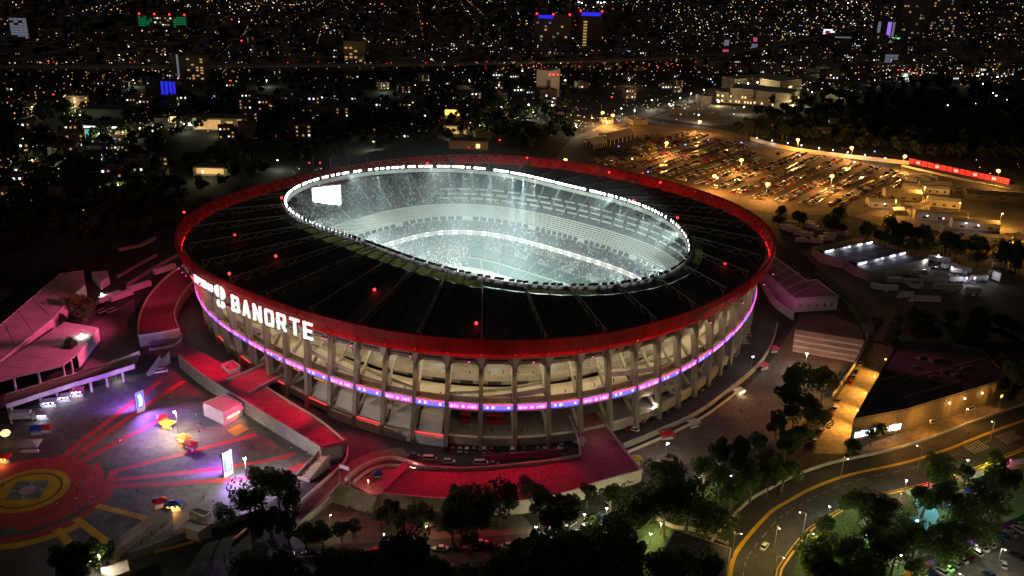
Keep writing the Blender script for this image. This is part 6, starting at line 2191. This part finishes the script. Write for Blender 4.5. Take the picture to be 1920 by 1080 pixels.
label_row(OR, '{look} {n} from the left beside the warehouse front', 'car', 'cars beside the warehouse')
ST = []
for k in range(15):
    x = 548 + k * 31 + random.uniform(-4, 4); ST.append(car(G(x, 1041 - (x - 548) * .038), .06 + PI * (k % 2), None, PAINT[[2, 3, 3, 6, 2, 6, 3, 3, 1, 0, 3, 2, 3, 0, 1][k]]))
for k in range(9):
    x = 570 + k * 44 + random.uniform(-6, 6); ST.append(car(G(x, 1072 - (x - 548) * .03), .06, None, PAINT[[3, 1, 0, 4, 6, 7, 1, 2, 3][k]]))
label_row(ST, '{look} {n} from the left on the dark street at the bottom', 'car', 'cars on the dark bottom street')
label_row([car(G(902, 1021), .12, 1, PAINT[0])], 'white off-roader driving alone on the bottom street', 'car', None)
label_row([car(G(1433, 1027), .95, 0, PAINT[0])], 'white saloon driving on the curving main road', 'car', None)
SW = [car(G(x, y), random.uniform(0, 3), None, None) for x, y in ((1010, 1005), (1030, 1000), (1055, 992), (1070, 985), (1100, 990), (1390, 905), (1375, 897), (1130, 972))]
label_row(SW, '{look} {n} from the left half hidden under the front trees', 'car', 'cars under the front trees')
YD = [car(G(x, y), random.uniform(2.2, 3), None, None) for x, y in ((1700, 520), (1715, 516), (1732, 510), (1752, 505), (1770, 500), (1785, 528), (1800, 530), (1822, 530), (1842, 530), (1795, 520), (1690, 525), (1890, 600), (1840, 580))]
label_row(YD, '{look} {n} from the left between sheds and production lorries', 'car', 'cars in the dark yard')

PP = []
for (x, y, z) in ((222, 830, 0), (226, 831, 0), (144, 915, 0), (146, 922, 0), (143, 940, 0), (137, 953, 0), (108, 950, 0), (174, 938, 0), (183, 937, 0), (305, 923, 0), (345, 945, 0), (350, 948, 0), (382, 936, 0), (400, 943, 0), (228, 928, 0), (258, 924, 0), (368, 782, 0), (373, 795, 0), (384, 808, 0), (374, 812, 0), (98, 788, 0), (6, 912, 0), (320, 750, 0), (350, 735, 0), (432, 866, 0), (413, 860, 0), (545, 845, 0), (576, 857, 0), (575, 852, 0), (534, 898, 0), (520, 905, 0)):
    PP.append(person(G(x, y, z)))
label_row(PP, 'person in {look} top, {n} from the left on the painted plaza', 'person', 'people on the painted plaza')
PP = [person(G(x, y, PZ)) for x, y in ((1077, 828), (1080, 825), (1083, 829), (1078, 820), (1085, 822), (945, 893), (937, 894), (963, 889), (876, 885), (1015, 890), (1150, 830))]
PP += [person(G(x, y, 0)) for x, y in ((637, 960), (650, 958), (652, 959), (689, 965), (684, 967), (580, 954), (582, 952))] + [person(G(651, 957), None, 6), person(G(718, 925, PZ), None, 6), person(G(606, 846, WZ), None, 6)]
PP += [person(G(x, y, WZ)) for x, y in ((535, 797), (480, 727), (488, 731), (428, 694))]
label_row(PP, 'person in {look} top, {n} from the left on the front walkways', 'person', 'people on the front walkways')
PP = [person(G(x, y, 0)) for x, y in ((1262, 848), (1266, 870), (1270, 872), (1258, 860), (1298, 826), (1335, 834), (1383, 770), (1390, 775), (1450, 706), (1465, 708), (1470, 705), (1486, 710), (1563, 615), (1555, 612), (1550, 610), (1545, 607), (1660, 660), (1662, 663), (1648, 652), (1640, 655), (1425, 760), (1415, 745), (1320, 800), (1330, 790), (1815, 815))]
label_row(PP, 'person in {look} top, {n} from the left on the right-hand plaza', 'person', 'people on the right-hand plaza')
PP = []
for i in range(-14, 20):
    for _ in range(3 if abs(i) < 9 else 2):
        P = bay_phis(i % NB, 2)
        ph = random.uniform(P[0] + .008, P[2] - .008)
        if random.random() < .65: PP.append(person(rq(ph, random.uniform(-10.5, -3.5), 15.0)))
        else: PP.append(person(rq(ph, random.uniform(-15, -12.3), 21.8)))
for i in (-2, -1, 0, 0, 0, 1, 1, -1, -1, 0):
    P = bay_phis(i % NB, 2)
    PP.append(person(rq(random.uniform(P[0], P[2]), random.uniform(-8, -2), 3.2)))
label_row(PP, 'tiny figure in {look} top, {n} from the left inside the facade concourses', 'person', 'spectators in the facade concourses')
# stalls on the right-hand plaza, tents inside
stall(1245, 758, 4, 3, 2.6, .5, 'tarp_yellow', 'yellow lit booth against the curved wall')
stall(1190, 775 + 95, 4, 3, 2.6, .2, 'tarp_yellow', 'small yellow tent beside the entrance ramp wall')
stall(1450, 660, 3.5, 3, 2.4, .4, 'tarp_pink', 'pink tent beside the upper end of curved wall')
stall(1432, 692, 4, 3, 2.4, .6, 'tarp_pink', 'pink tent nearer the middle of curved wall')
stall(1385, 740, 4, 3, 2.4, .6, 'tarp_white', 'white tent by the lower stretch of the curved wall', ('g_warm', 200, (1, .8, .5)))
stall(1300, 800, 4, 3, 2.4, .5, 'tarp_white', 'white tent under the tall plaza lamp')
stall(1250, 822, 5, 3, 2.4, .3, 'tarp_red', 'red and white stand at the foot of the plaza lamp')
box_building('garden_house', 'dark flat-roofed garden house at the bottom right of the trees', 'building', [G(x, y, 4)[:2] for x, y in ((1265, 995), (1370, 1030), (1360, 1090), (1225, 1070))], 4, 'wall_tan', 'warehouse_roof', parapet=.2)
parapet([(1230, 975), (1262, 990), (1310, 998), (1365, 1022)], 0, 1.4, 'low yellow-lit garden wall near the lower garden lamps', .5, 'wall_tan')
mb = MB(); mb.flat(GP([(1115, 982), (1135, 975), (1165, 1012), (1140, 1020)], .045)); struct('garden_path', mb, 'plaza_brown')
mb = MB(); mb.flat(GP([(1010, 1000), (1120, 960), (1330, 900), (1430, 880), (1420, 960), (1370, 1010), (1350, 1100), (1000, 1100)], .02)); struct('garden_lawn', mb, 'grass')
# ================================================================== FAR CITY
# school
def block(root, x0, y0, x1, y1, dep, h, wall, z0=0.0, wins=None, nwin=0):
    a, b = np.array(G(x0, y0)[:2]), np.array(G(x1, y1)[:2])
    d = (b - a) / np.linalg.norm(b - a); n = np.array([-d[1], d[0]])
    if n[1] < 0: n = -n
    P = [a, b, b + n * dep, a + n * dep]
    m = MB(); m.prism([tuple(p) for p in P], z0, z0 + h); w = m.build('wall', wall, root)
    m = MB(); m.prism([tuple(p) for p in P], z0 + h + .01, z0 + h + .7); m.build('roof', 'pale_roof', root)
    for k in range(nwin):
        for r in range(max(1, int(h // 6))):
            if random.random() < .3: continue
            u = (k + .5) / nwin
            p, q = a + (b - a) * (u - .22 / nwin), a + (b - a) * (u + .22 / nwin)
            z = z0 + 2.5 + r * 5.5
            m = MB(); m.beam((*(p - n * .15), z), (*(q - n * .15), z), .3, 2.2); m.build('window', wins if random.random() < .6 else 'concrete_dark', root)
    return a, b, n
sch = thing('school_building', 'large tan flat-roofed school lit by lamps beyond the parking lot', 'building', G(1420, 195))
block(sch, 1341, 191, 1366, 194, 30, 12, 'wall_tan', 0, 'g_win_warm', 3)
block(sch, 1366, 193, 1410, 197, 40, 17, 'wall_tan', 0, 'g_win_warm', 8)
block(sch, 1411, 196, 1452, 201, 36, 15, 'wall_tan', 0, 'g_win_warm', 6)
block(sch, 1452, 203, 1476, 204, 40, 17, 'wall_tan', 0, 'g_win_warm', 2)
block(sch, 1476, 204, 1498, 195, 50, 16, 'wall_tan', 0, 'g_win_warm', 3)
block(sch, 1376, 170, 1470, 163, 24, 14, 'wall_tan', 0, 'g_win_warm', 0)
block(sch, 1460, 178, 1500, 172, 30, 16, 'wall_tan', 0, 'g_win_warm', 3)
for x, y, z in ((1384, 157, 13), (1402, 156, 13), (1420, 154, 13), (1438, 152, 13), (1457, 150, 13), (1347, 190, 5), (1362, 181, 6), (1407, 184, 7), (1418, 187, 5), (1455, 190, 6), (1486, 197, 5), (1511, 190, 6), (1548, 168, 6), (1574, 173, 6)):
    g = G(x, y, z)
    m = MB(); m.ball((g[0], g[1] - 1.5, z), .9, 6, 4); m.build('wall_lamp', 'g_white', sch)
    lamp('POINT', (g[0], g[1] - 3.0, z), 9000, (1, .8, .42), sch, .5)
# boulevard
mb = MB(); mb.ribbon(spline(GP([(1060, 300), (1090, 262), (1150, 235), (1210, 215), (1270, 195), (1320, 178), (1345, 165)], .05), 5), 18); struct('boulevard', mb, 'plaza_brown')
mb = MB(); mb.ribbon(spline(GP([(1200, 222), (1240, 232), (1320, 240), (1410, 260)], .055), 5), 14); struct('boulevard_branch', mb, 'plaza_brown')
mb = MB(); mb.flat(GP([(1222, 220), (1300, 195), (1345, 196), (1480, 208), (1400, 232), (1330, 236)], .045)); struct('school_lawn', mb, 'dirt')

# tower with red beacons
tw = thing('office_tower', 'pale windowless tower with red beacons beyond the stadium', 'building', G(1028, 184))
block(tw, 1008, 183, 1030, 186, 18, 24, 'white_wall'); block(tw, 1030, 186, 1048, 181, 18, 32, 'white_wall')
m = MB(); a = G(1028, 186); m.box((a[0], a[1] - .4, 1), (4, .6, 21)); m.build('window_strip', 'steel_dark', tw)
for x in (1031, 1038, 1046):
    g = G(x, 140, 33); m = MB(); m.ball(g, 1.0, 6, 4); m.build('beacon', 'g_red', tw)
g = G(1015, 192, 6)
for dx in (-14, 12):
    m = MB(); m.ball((g[0] + dx, g[1] - 12, 5), .7, 6, 4); m.build('lamp', 'g_white', tw); lamp('POINT', (g[0] + dx, g[1] - 12, 6), 9000, (1, .9, .75), tw, .5)
# elevated highway
mb = MB()
hw = spline(GP([(-80, 126), (300, 124), (700, 121), (1000, 116), (1250, 108), (1400, 96), (1520, 72), (1620, 55)], 11), 5)
mb.ribbon(hw, 20); mb.wall(offset_path(hw, 10), .6, 1.2, 0, None, -1.5); mb.wall(offset_path(hw, -10), .6, 1.2, 0, None, -1.5)
struct('elevated_highway', mb, 'paving')
mb = MB()
for i in range(0, len(hw), 2): mb.box((hw[i][0], hw[i][1], 0), (3, 3, 10.4))
tag(mb.build('highway_piers', 'concrete'), kind='structure')
# landmark buildings with lit faces
def landmark(x, y, w, h, dep, wall, label, lit=None, litname='lit_face', marks=None, beac=0):
    g = G(x, y); root = thing('city_building', label, 'building', g, None)
    m = MB(); m.box((g[0], g[1] + dep / 2, 0), (w, dep, h)); m.build('wall', wall, root)
    m = MB(); m.box((g[0], g[1] + dep / 2, h), (w * .96, dep * .96, .8)); m.build('roof', 'house_roof', root)
    if lit:
        for (u0, u1, v0, v1, mt) in lit:
            m = MB(); m.box((g[0] + (u0 + u1 - 1) / 2 * w, g[1] - .3, v0 * h), ((u1 - u0) * w, .5, (v1 - v0) * h)); m.build(litname, mt, root)
    for k in range(beac):
        m = MB(); m.ball((g[0] + (k / max(1, beac - 1) - .5) * w * .9, g[1], h + 2), 1.6, 6, 4); m.build('beacon', 'g_red', root)
    return root
def grid_lit(nx, ny, mts, p, u=(.05, .95), v=(.08, .95), fx=.55, fy=.5):
    out = []
    for i in range(nx):
        for j in range(ny):
            if random.random() < p:
                du, dv = (u[1] - u[0]) / nx, (v[1] - v[0]) / ny
                out.append((u[0] + du * i, u[0] + du * (i + fx), v[0] + dv * j, v[0] + dv * (j + fy), random.choice(mts)))
    return out
glow('g_dim_white', (.62, .68, .95), .16); glow('g_dim_green', (.03, .8, .25), .13); glow('g_deep_blue', (.03, .03, 1), .8); glow('g_dim_warm', (1, .6, .22), .45); glow('g_pink_dim', (1, .12, .3), .5); glow('g_dim_violet', (.45, .2, 1), .8); glow('g_teal', (.1, .8, .7), .5)
landmark(40, 78, 30, 38, 20, 'house_wall', 'tall slab with one pale lit face at the far left', grid_lit(4, 9, ['g_dim_white'], .95, fx=.9, fy=.8))
landmark(306, 52, 92, 22, 30, 'house_wall', 'wide low block washed green with red beacons', grid_lit(5, 5, ['g_dim_green'], .7, (.02, .3), (.1, .95), .8, .7) + grid_lit(4, 5, ['g_dim_green'], .8, (.72, .98), (.05, .95), .85, .75) + grid_lit(7, 4, ['g_dim_warm', 'g_win_white'], .5, (.34, .7), (.2, .9)), beac=4)
landmark(318, 188, 16, 20, 14, 'house_wall', 'dark block striped with deep blue light', [(.02, .2, .0, 1, 'g_deep_blue'), (.3, .48, .05, 1, 'g_deep_blue'), (.58, .76, .0, 1, 'g_deep_blue'), (.84, .98, .05, .98, 'g_deep_blue')])
landmark(292, 185, 20, 14, 14, 'wall_dull', 'plain dull block beside the blue-striped one')
landmark(415, 245, 52, 11, 22, 'wall_tan', 'low hall with a warm lit front near the wooded slope', [(.05, .5, .1, .9, 'g_dim_warm'), (.6, .72, .2, .8, 'g_dim_warm'), (.8, .95, .3, 1.0, 'g_dim_warm')])
landmark(345, 238, 30, 8, 20, 'wall_tan', 'low shop with bright sign left of the warm hall', [(.1, .45, .5, 1.2, 'g_win_warm'), (.6, .9, .2, .5, 'g_win_white')])
landmark(192, 252, 46, 7, 24, 'wall_dull', 'filling station with lit forecourt at the left', [(.05, .95, .0, .6, 'g_teal'), (.0, 1, .85, 1.05, 'g_win_white')])
landmark(205, 222, 60, 8, 26, 'wall_dull', 'dull flat hall behind the filling station')
landmark(370, 152, 24, 30, 18, 'wall_dull', 'pair of dull apartment slabs, right one with lit stair', grid_lit(4, 8, ['g_dim_warm'], .35))
landmark(338, 150, 22, 28, 18, 'wall_dull', 'dull apartment slab standing left of its lit neighbour', [(.4, .5, .1, 1.1, 'g_dim_white')])
landmark(1035, 88, 62, 52, 30, 'house_wall', 'rounded office block with a blue roof light', grid_lit(8, 8, ['g_dim_warm', 'g_dim_white'], .14) + [(.1, .5, .9, 1, 'g_deep_blue')], beac=3)
landmark(1105, 92, 40, 60, 26, 'house_wall', 'office tower with blue crown and lit stair line', [(.1, .9, .9, 1.0, 'g_deep_blue')] + [(.2, .35, .08 * k, .08 * k + .04, 'g_dim_warm') for k in range(10)], beac=2)
landmark(1710, 70, 60, 95, 40, 'house_wall', 'tall dark tower with violet top sign at upper right', [(.1, .9, .93, .97, 'g_dim_violet')] + grid_lit(9, 14, ['g_dim_warm', 'g_dim_white'], .18))
landmark(1765, 66, 60, 80, 40, 'house_wall', 'tall dark tower right of the violet-topped one', grid_lit(9, 12, ['g_dim_warm', 'g_dim_white'], .16) + [(.2, .6, .95, 1.0, 'g_win_white')])
landmark(1665, 72, 50, 36, 30, 'house_wall', 'block with white and violet lit strips at upper right', [(.0, .12, .3, .9, 'g_dim_white'), (.4, .55, .1, .9, 'g_dim_violet'), (.6, .7, .1, .9, 'g_dim_white'), (0, 1, .0, .06, 'g_green')])
landmark(1575, 86, 60, 16, 30, 'wall_dull', 'low hall with a long white rooftop sign', [(.3, .8, .9, 1.05, 'g_dim_white')])
landmark(1670, 122, 26, 18, 16, 'house_wall', 'small block carrying a pale square hoarding', grid_lit(3, 3, ['g_dim_white'], .9, (.1, .9), (.2, .95), .85, .8))
landmark(665, 118, 30, 30, 20, 'wall_tan', 'tan apartment block just above the elevated highway', grid_lit(4, 6, ['g_dim_warm'], .3))
landmark(1360, 102, 10, 26, 4, 'house_wall', 'narrow upright hoarding lit white and pink', [(.1, .9, .55, .9, 'g_dim_white'), (.0, 1, .05, .3, 'g_pink_dim')])
landmark(1413, 100, 10, 26, 4, 'house_wall', 'narrow upright hoarding with a red top', [(.0, 1, .1, .6, 'g_dim_white'), (.2, .8, .75, 1.0, 'g_pink_dim')])
landmark(1553, 72, 26, 20, 6, 'house_wall', 'broad pink hoarding beside the highway bend', grid_lit(5, 3, ['g_pink_dim', 'g_win_white'], .8, (.05, .95), (.4, .95), .8, .6))
landmark(855, 252, 24, 8, 12, 'wall_tan', 'small yellow-lit house behind the stadium rim', [(.1, .9, .1, .9, 'g_dim_warm')])
landmark(848, 218, 16, 7, 10, 'wall_tan', 'small orange-lit house among trees behind the rim', [(.05, .95, .2, .9, 'g_fire')])
landmark(878, 280, 34, 7, 14, 'wall_tan', 'pale low house just beyond the stadium rim', [(.7, .8, .2, .7, 'g_win_warm')])
landmark(395, 330, 26, 6, 12, 'wall_tan', 'small house with orange wall left of the rim', [(.1, .9, .3, 1.0, 'g_dim_warm')])
for x, y, w in ((1535, 250, 24), (1610, 250, 18), (1455, 238, 14), (1590, 240, 14), (1480, 228, 20), (1560, 232, 16)):
    r_ = landmark(x, y, w, 6, 10, 'wall_tan', None, [(.1, .3, .2, .6, 'g_dim_warm')]); r_['tmp'] = 1
_l = [o for o in COL.objects if 'tmp' in o]
for o in _l: del o['tmp']
label_row(_l, '{n} small tan house from the left at the foot of the dark hill', 'house', 'small houses at the foot of the dark hill')

_fl = []  # far lamps added to light the city trees and house walls
for x, y in ((140, 190), (150, 215), (135, 235), (185, 250), (230, 248), (262, 240), (300, 250), (345, 232), (60, 300), (30, 318), (95, 290), (410, 238), (455, 222), (330, 165), (500, 150), (520, 300), (60, 200), (250, 150), (720, 160), (850, 245), (900, 235), (940, 200), (1000, 210), (1080, 235), (1110, 220), (880, 150), (1180, 150), (1560, 165), (1640, 150), (1700, 140), (1820, 150), (1540, 130), (380, 320), (220, 345), (700, 265), (1060, 150)):
    _fl.append(street_lamp(x, y, 8, random.choice(('g_warm', 'g_white')), 5000, random.choice(((1, .85, .5), (.9, 1, .7), (1, .7, .3))), .5, size=.9))
label_row(_fl, '{n} far lamp from the left, added to light the city trees', 'street lamp', 'far lamps added to light the city trees')
# common houses: dark boxes, a few lit windows
def house_mesh(seed):
    r = random.Random(seed)
    w, d, h = r.uniform(10, 18), r.uniform(9, 15), r.choice((4, 6, 7, 9))
    m = MB()
    m.box((0, 0, 0), (w, d, h), 0, 0)
    m.box((0, 0, h), (w - .6, d - .6, .15), 0, 1)
    for sx in (-1, 1): m.box((sx * (w / 2 - .15), 0, h), (.3, d, .8), 0, 0)
    for sy in (-1, 1): m.box((0, sy * (d / 2 - .15), h), (w - .6, .3, .8), 0, 0)
    m.box((r.uniform(-w / 4, w / 4), r.uniform(-d / 4, d / 4), h + .15), (3, 3, 2.2), 0, 0)
    for k in range(4):
        for z in range(int(h // 3)):
            mi = 2 if r.random() < .3 else (3 if r.random() < .25 else 4)
            m.box((-w / 2 + w * (k + .5) / 4, -d / 2 - .05, 1.0 + z * 3), (1.3, .2, 1.3), 0, mi)
    return m.mesh('house', ['house_wall', 'house_roof', 'g_dim_warm', 'g_win_white', 'steel_dark'])
HM = [house_mesh(k) for k in range(10)]
dark_hill = [(1400, 215), (1500, 185), (1640, 165), (1760, 150), (1880, 170), (1930, 215), (1930, 300), (1850, 315), (1640, 285), (1500, 262)]
def near_stadium(x, y): return y > 268 - abs(x - 900) * .02 and 300 < x < 1500
def houses(n, xr, yr, text, group):
    out = []
    while len(out) < n:
        x, y = random.uniform(*xr), random.uniform(*yr)
        if inside(x, y, dark_hill) or inside(x, y, lot_px) or near_stadium(x, y): continue
        if 1330 < x < 1530 and 140 < y < 215: continue
        g = G(x, y)
        o = place('house', random.choice(HM), g, random.choice((.2, .25, 1.8, .3)) + random.uniform(-.1, .1), random.uniform(.85, 1.3))
        out.append(o)
    label_row(out, text, 'house', group)
houses(70, (-10, 560), (140, 400), '{n} dark flat-roofed house from the left in the near left district', 'dark houses in the near left district')
houses(60, (560, 1330), (135, 262), '{n} dark flat-roofed house from the left behind the stadium', 'dark houses behind the stadium')
houses(90, (0, 1900), (60, 112), '{n} dark flat-roofed house from the left beyond the elevated highway', 'dark houses beyond the highway')
houses(60, (1300, 1920), (100, 150), '{n} dark flat-roofed house from the left in the upper right district', 'dark houses in the upper right district')

# remaining far roofs, trees and lights read as one mass each
mb = MB()
for _ in range(1500):
    x, y = random.uniform(-20, 1940), random.uniform(-25, 60) if random.random() < .6 else random.uniform(60, 135)
    g = G(x, y); mb.box(g, (random.uniform(9, 24), random.uniform(9, 20), random.uniform(4, 14)), random.uniform(0, 1.5))
tag(mb.build('distant_rooftops', 'house_wall'), 'endless dark rooftops of the far city under the night sky', 'rooftops', kind='stuff')
def scatter_trees(n, sampler, name, label, smin, smax):
    vs, fs = [], []
    base = [(np.array([v.co[:] for v in me.vertices]), [tuple(p.vertices) for p in me.polygons]) for me in FAR_TREES]
    V, Fc, off = [], [], 0
    for _ in range(n):
        x, y = sampler()
        g = G(x, y); v, f = base[random.randrange(3)]
        s = random.uniform(smin, smax)
        V.append(v * s + np.array([g[0], g[1], 4.5 * s]))
        Fc.append(np.array(f) + off); off += len(v)
    V = np.concatenate(V); Fc = np.concatenate(Fc)
    me = bpy.data.meshes.new(name)
    me.from_pydata(V.tolist(), [], Fc.tolist()); me.materials.append(MATS['leaf_dark'])
    o = bpy.data.objects.new(name, me); COL.objects.link(o)
    tag(o, label, 'trees', kind='stuff')
def s_hill():
    while True:
        x, y = random.uniform(1400, 1930), random.uniform(150, 300)
        if inside(x, y, dark_hill): return x, y
def s_left():
    while True:
        x, y = random.uniform(-20, 1080), random.uniform(130, 420)
        if near_stadium(x, y): continue
        if y > 290 and x > 420: continue
        if random.random() < .35 and y < 200: continue
        return x, y
def rim_y(x): return float(np.interp(x, [200, 330, 440, 560, 700, 840, 985, 1080], [440, 405, 362, 328, 302, 289, 294, 303]))
def s_behind():
    k = random.random()
    if k < .55:
        x = random.uniform(215, 1060); return x, random.uniform(rim_y(x) - 90, rim_y(x) - 16)
    if k < .8:
        x = random.uniform(-20, 330); return x, random.uniform(400 - x * .1, 480 - x * .15)
    return random.uniform(60, 300), random.uniform(330, 405)
scatter_trees(230, s_behind, 'slope_woodland', 'dark wood crowding the slope behind and left of the stadium', .9, 1.7)
scatter_trees(420, s_hill, 'hill_forest', 'black mass of forest covering the dark hill at right', 1.0, 1.9)
scatter_trees(620, s_left, 'dark_woodland', 'dark woodland between the stadium and the city at left', .9, 1.6)

# --- the sea of small lights
LCOL = [('cl_warm', (1, .66, .30), 2.3), ('cl_white', (1, .92, .8), 3), ('cl_orange', (1, .38, .07), 2.4), ('cl_red', (1, .04, .03), 4), ('cl_blue', (.15, .25, 1), 4), ('cl_green', (.6, 1, .2), 2), ('cl_dim', (1, .6, .28), .6), ('cl_bright', (1, .95, .86), 9)]
for n_, c_, s_ in LCOL: glow(n_, c_, s_)
lv = MB()
def spark(x, y, size, mi, z=None):
    z = random.uniform(3, 9) if z is None else z
    g = G(x, y, z)
    dist = math.hypot(g[0], g[1])
    r = dist / 1700 * size
    w = r * random.uniform(.8, 1.8)
    lv.box((g[0], g[1], z), (w, r, r * random.uniform(.7, 1.3)), random.uniform(0, 1), mi)
def pick():
    return random.choices(range(8), (30, 11, 14, 2.5, 1, 3, 60, 1.5))[0]
cnt = 0
from mathutils import noise as _mn
while cnt < 2300:
    x, y = random.uniform(-10, 1930), random.uniform(-15, 330) ** 1.0
    pr = 1.0 if y < 115 else (.5 if y < 180 else .22)
    if x > 1250 and y < 140: pr *= 1.8
    if x < 640 and 120 < y < 330: pr = max(pr, .42)
    if y > 130 and y < 300 and 420 < x < 800: pr *= .3
    if inside(x, y, dark_hill): pr = .012
    if inside(x, y, lot_px) or near_stadium(x, y): continue
    pr *= max(.03, min(2.2, 0.9 + 4.5 * _mn.noise((x / 95, y / 26, 3.1))))
    if random.random() > pr * .45: continue
    spark(x, y, random.choice((.25, .3, .4, .5, .7, 1.0)), pick()); cnt += 1
def cluster(cx, cy, sx, sy, n, mis, s=(.3, .9)):
    for _ in range(n):
        spark(random.gauss(cx, sx), random.gauss(cy, sy), random.uniform(*s), random.choice(mis))
for a in ((140, 205, 10, 28, 70, (5, 0, 5, 1, 6)), (190, 245, 28, 7, 60, (1, 5, 0, 3, 1)), (40, 305, 30, 14, 50, (1, 3, 0, 5, 2)), (310, 235, 45, 8, 50, (0, 0, 1, 5)), (420, 10, 40, 6, 50, (0, 1, 2)), (620, 50, 14, 10, 30, (2, 0, 1)),
          (1700, 135, 26, 6, 70, (3, 0, 1, 2, 1)), (1650, 20, 120, 20, 220, (0, 1, 1, 6, 2)), (1500, 60, 130, 30, 150, (0, 1, 6)), (1850, 130, 50, 14, 60, (1, 0, 2)), (1350, 40, 60, 25, 90, (0, 6, 1)), (1000, 80, 200, 10, 70, (0, 1, 6)), (870, 88, 30, 6, 40, (0, 1)),
          (1100, 228, 50, 10, 70, (1, 6, 1, 0)), (1250, 196, 50, 9, 60, (1, 0, 5)), (1130, 125, 150, 3, 80, (2, 0, 3, 2)), (300, 133, 170, 3, 50, (2, 0, 6)), (560, 10, 80, 6, 50, (0, 2, 6)), (60, 345, 50, 18, 40, (2, 0, 6)), (240, 345, 30, 10, 25, (2, 2, 0)), (600, 320, 40, 6, 10, (1, 0)), (930, 190, 60, 20, 60, (6, 5, 1)), (1290, 270, 12, 6, 0, (4,)), (1560, 160, 60, 8, 50, (1, 0)), (180, 150, 120, 20, 60, (0, 6, 2))):
    cluster(*a)
# streets: rows of lamps that run in straight lines
for k in range(70):
    x, y = random.uniform(-50, 1950), random.choice((random.uniform(0, 110), random.uniform(0, 110), random.uniform(130, 230)))
    g = np.array(G(x, y)[:2]); a = random.choice((.12, .2, 1.7, 1.75, .15)) + random.uniform(-.05, .05)
    if x > 1300 and y < 140: a = random.choice((.5, .55, 2.1))
    st = random.uniform(22, 38); n = random.randrange(8, 26); mi = random.choice((0, 0, 2, 6, 6, 1))
    for q in range(n):
        p = g + np.array([math.cos(a), math.sin(a)]) * st * (q + random.uniform(-.2, .2))
        X, Y = PX((p[0], p[1], 7))
        if p[1] < 620 or inside(X, Y, dark_hill) or inside(X, Y, lot_px) or near_stadium(X, Y) or random.random() < .25: continue
        spark(X, Y, random.uniform(.3, .6), mi, 7)
for k in range(9): spark(1085 + k * 6, 5 + (k % 2), 1.5, 7)
for x, y in ((706, 188), (774, 193), (726, 205), (704, 213), (668, 220), (848, 214)): spark(x, y, 1.8, 2)
for x, y in ((453, 77), (1147, 183), (937, 263), (879, 277), (1022, 128), (432, 152), (100, 178), (600, 306), (580, 306)): spark(x, y, 1.6, 3)
for x, y in ((345, 122), (402, 181), (393, 93), (1180, 97)): spark(x, y, 1.5, 4)
for x, y in ((1285, 272), (1328, 263), (1390, 268), (1215, 323), (1640, 285), (1160, 275)): spark(x, y, 1.5, 4)
for x, y in ((1205, 325), (1218, 281), (1289, 293)): spark(x, y, 1.5, 3)
for k in range(80): spark(random.uniform(0, 1500), 119 - max(0, random.uniform(0, 3)), .7, random.choice((0, 3, 1, 6)), 12)
for x, y in ((1833, 143), (1842, 140), (1860, 165), (1868, 180), (1843, 158), (1862, 175), (1895, 200), (1905, 212), (1888, 188), (1830, 195), (1870, 145), (1777, 198), (1763, 160), (1876, 128)): spark(x, y, 1.2, 7)
tag(lv.build('city_lights', [q[0] for q in LCOL]), 'scattered street and window lights of the city at night', 'lights', kind='stuff')
# lit heads of the cars in the lot: small glints at windscreens are left to the paint
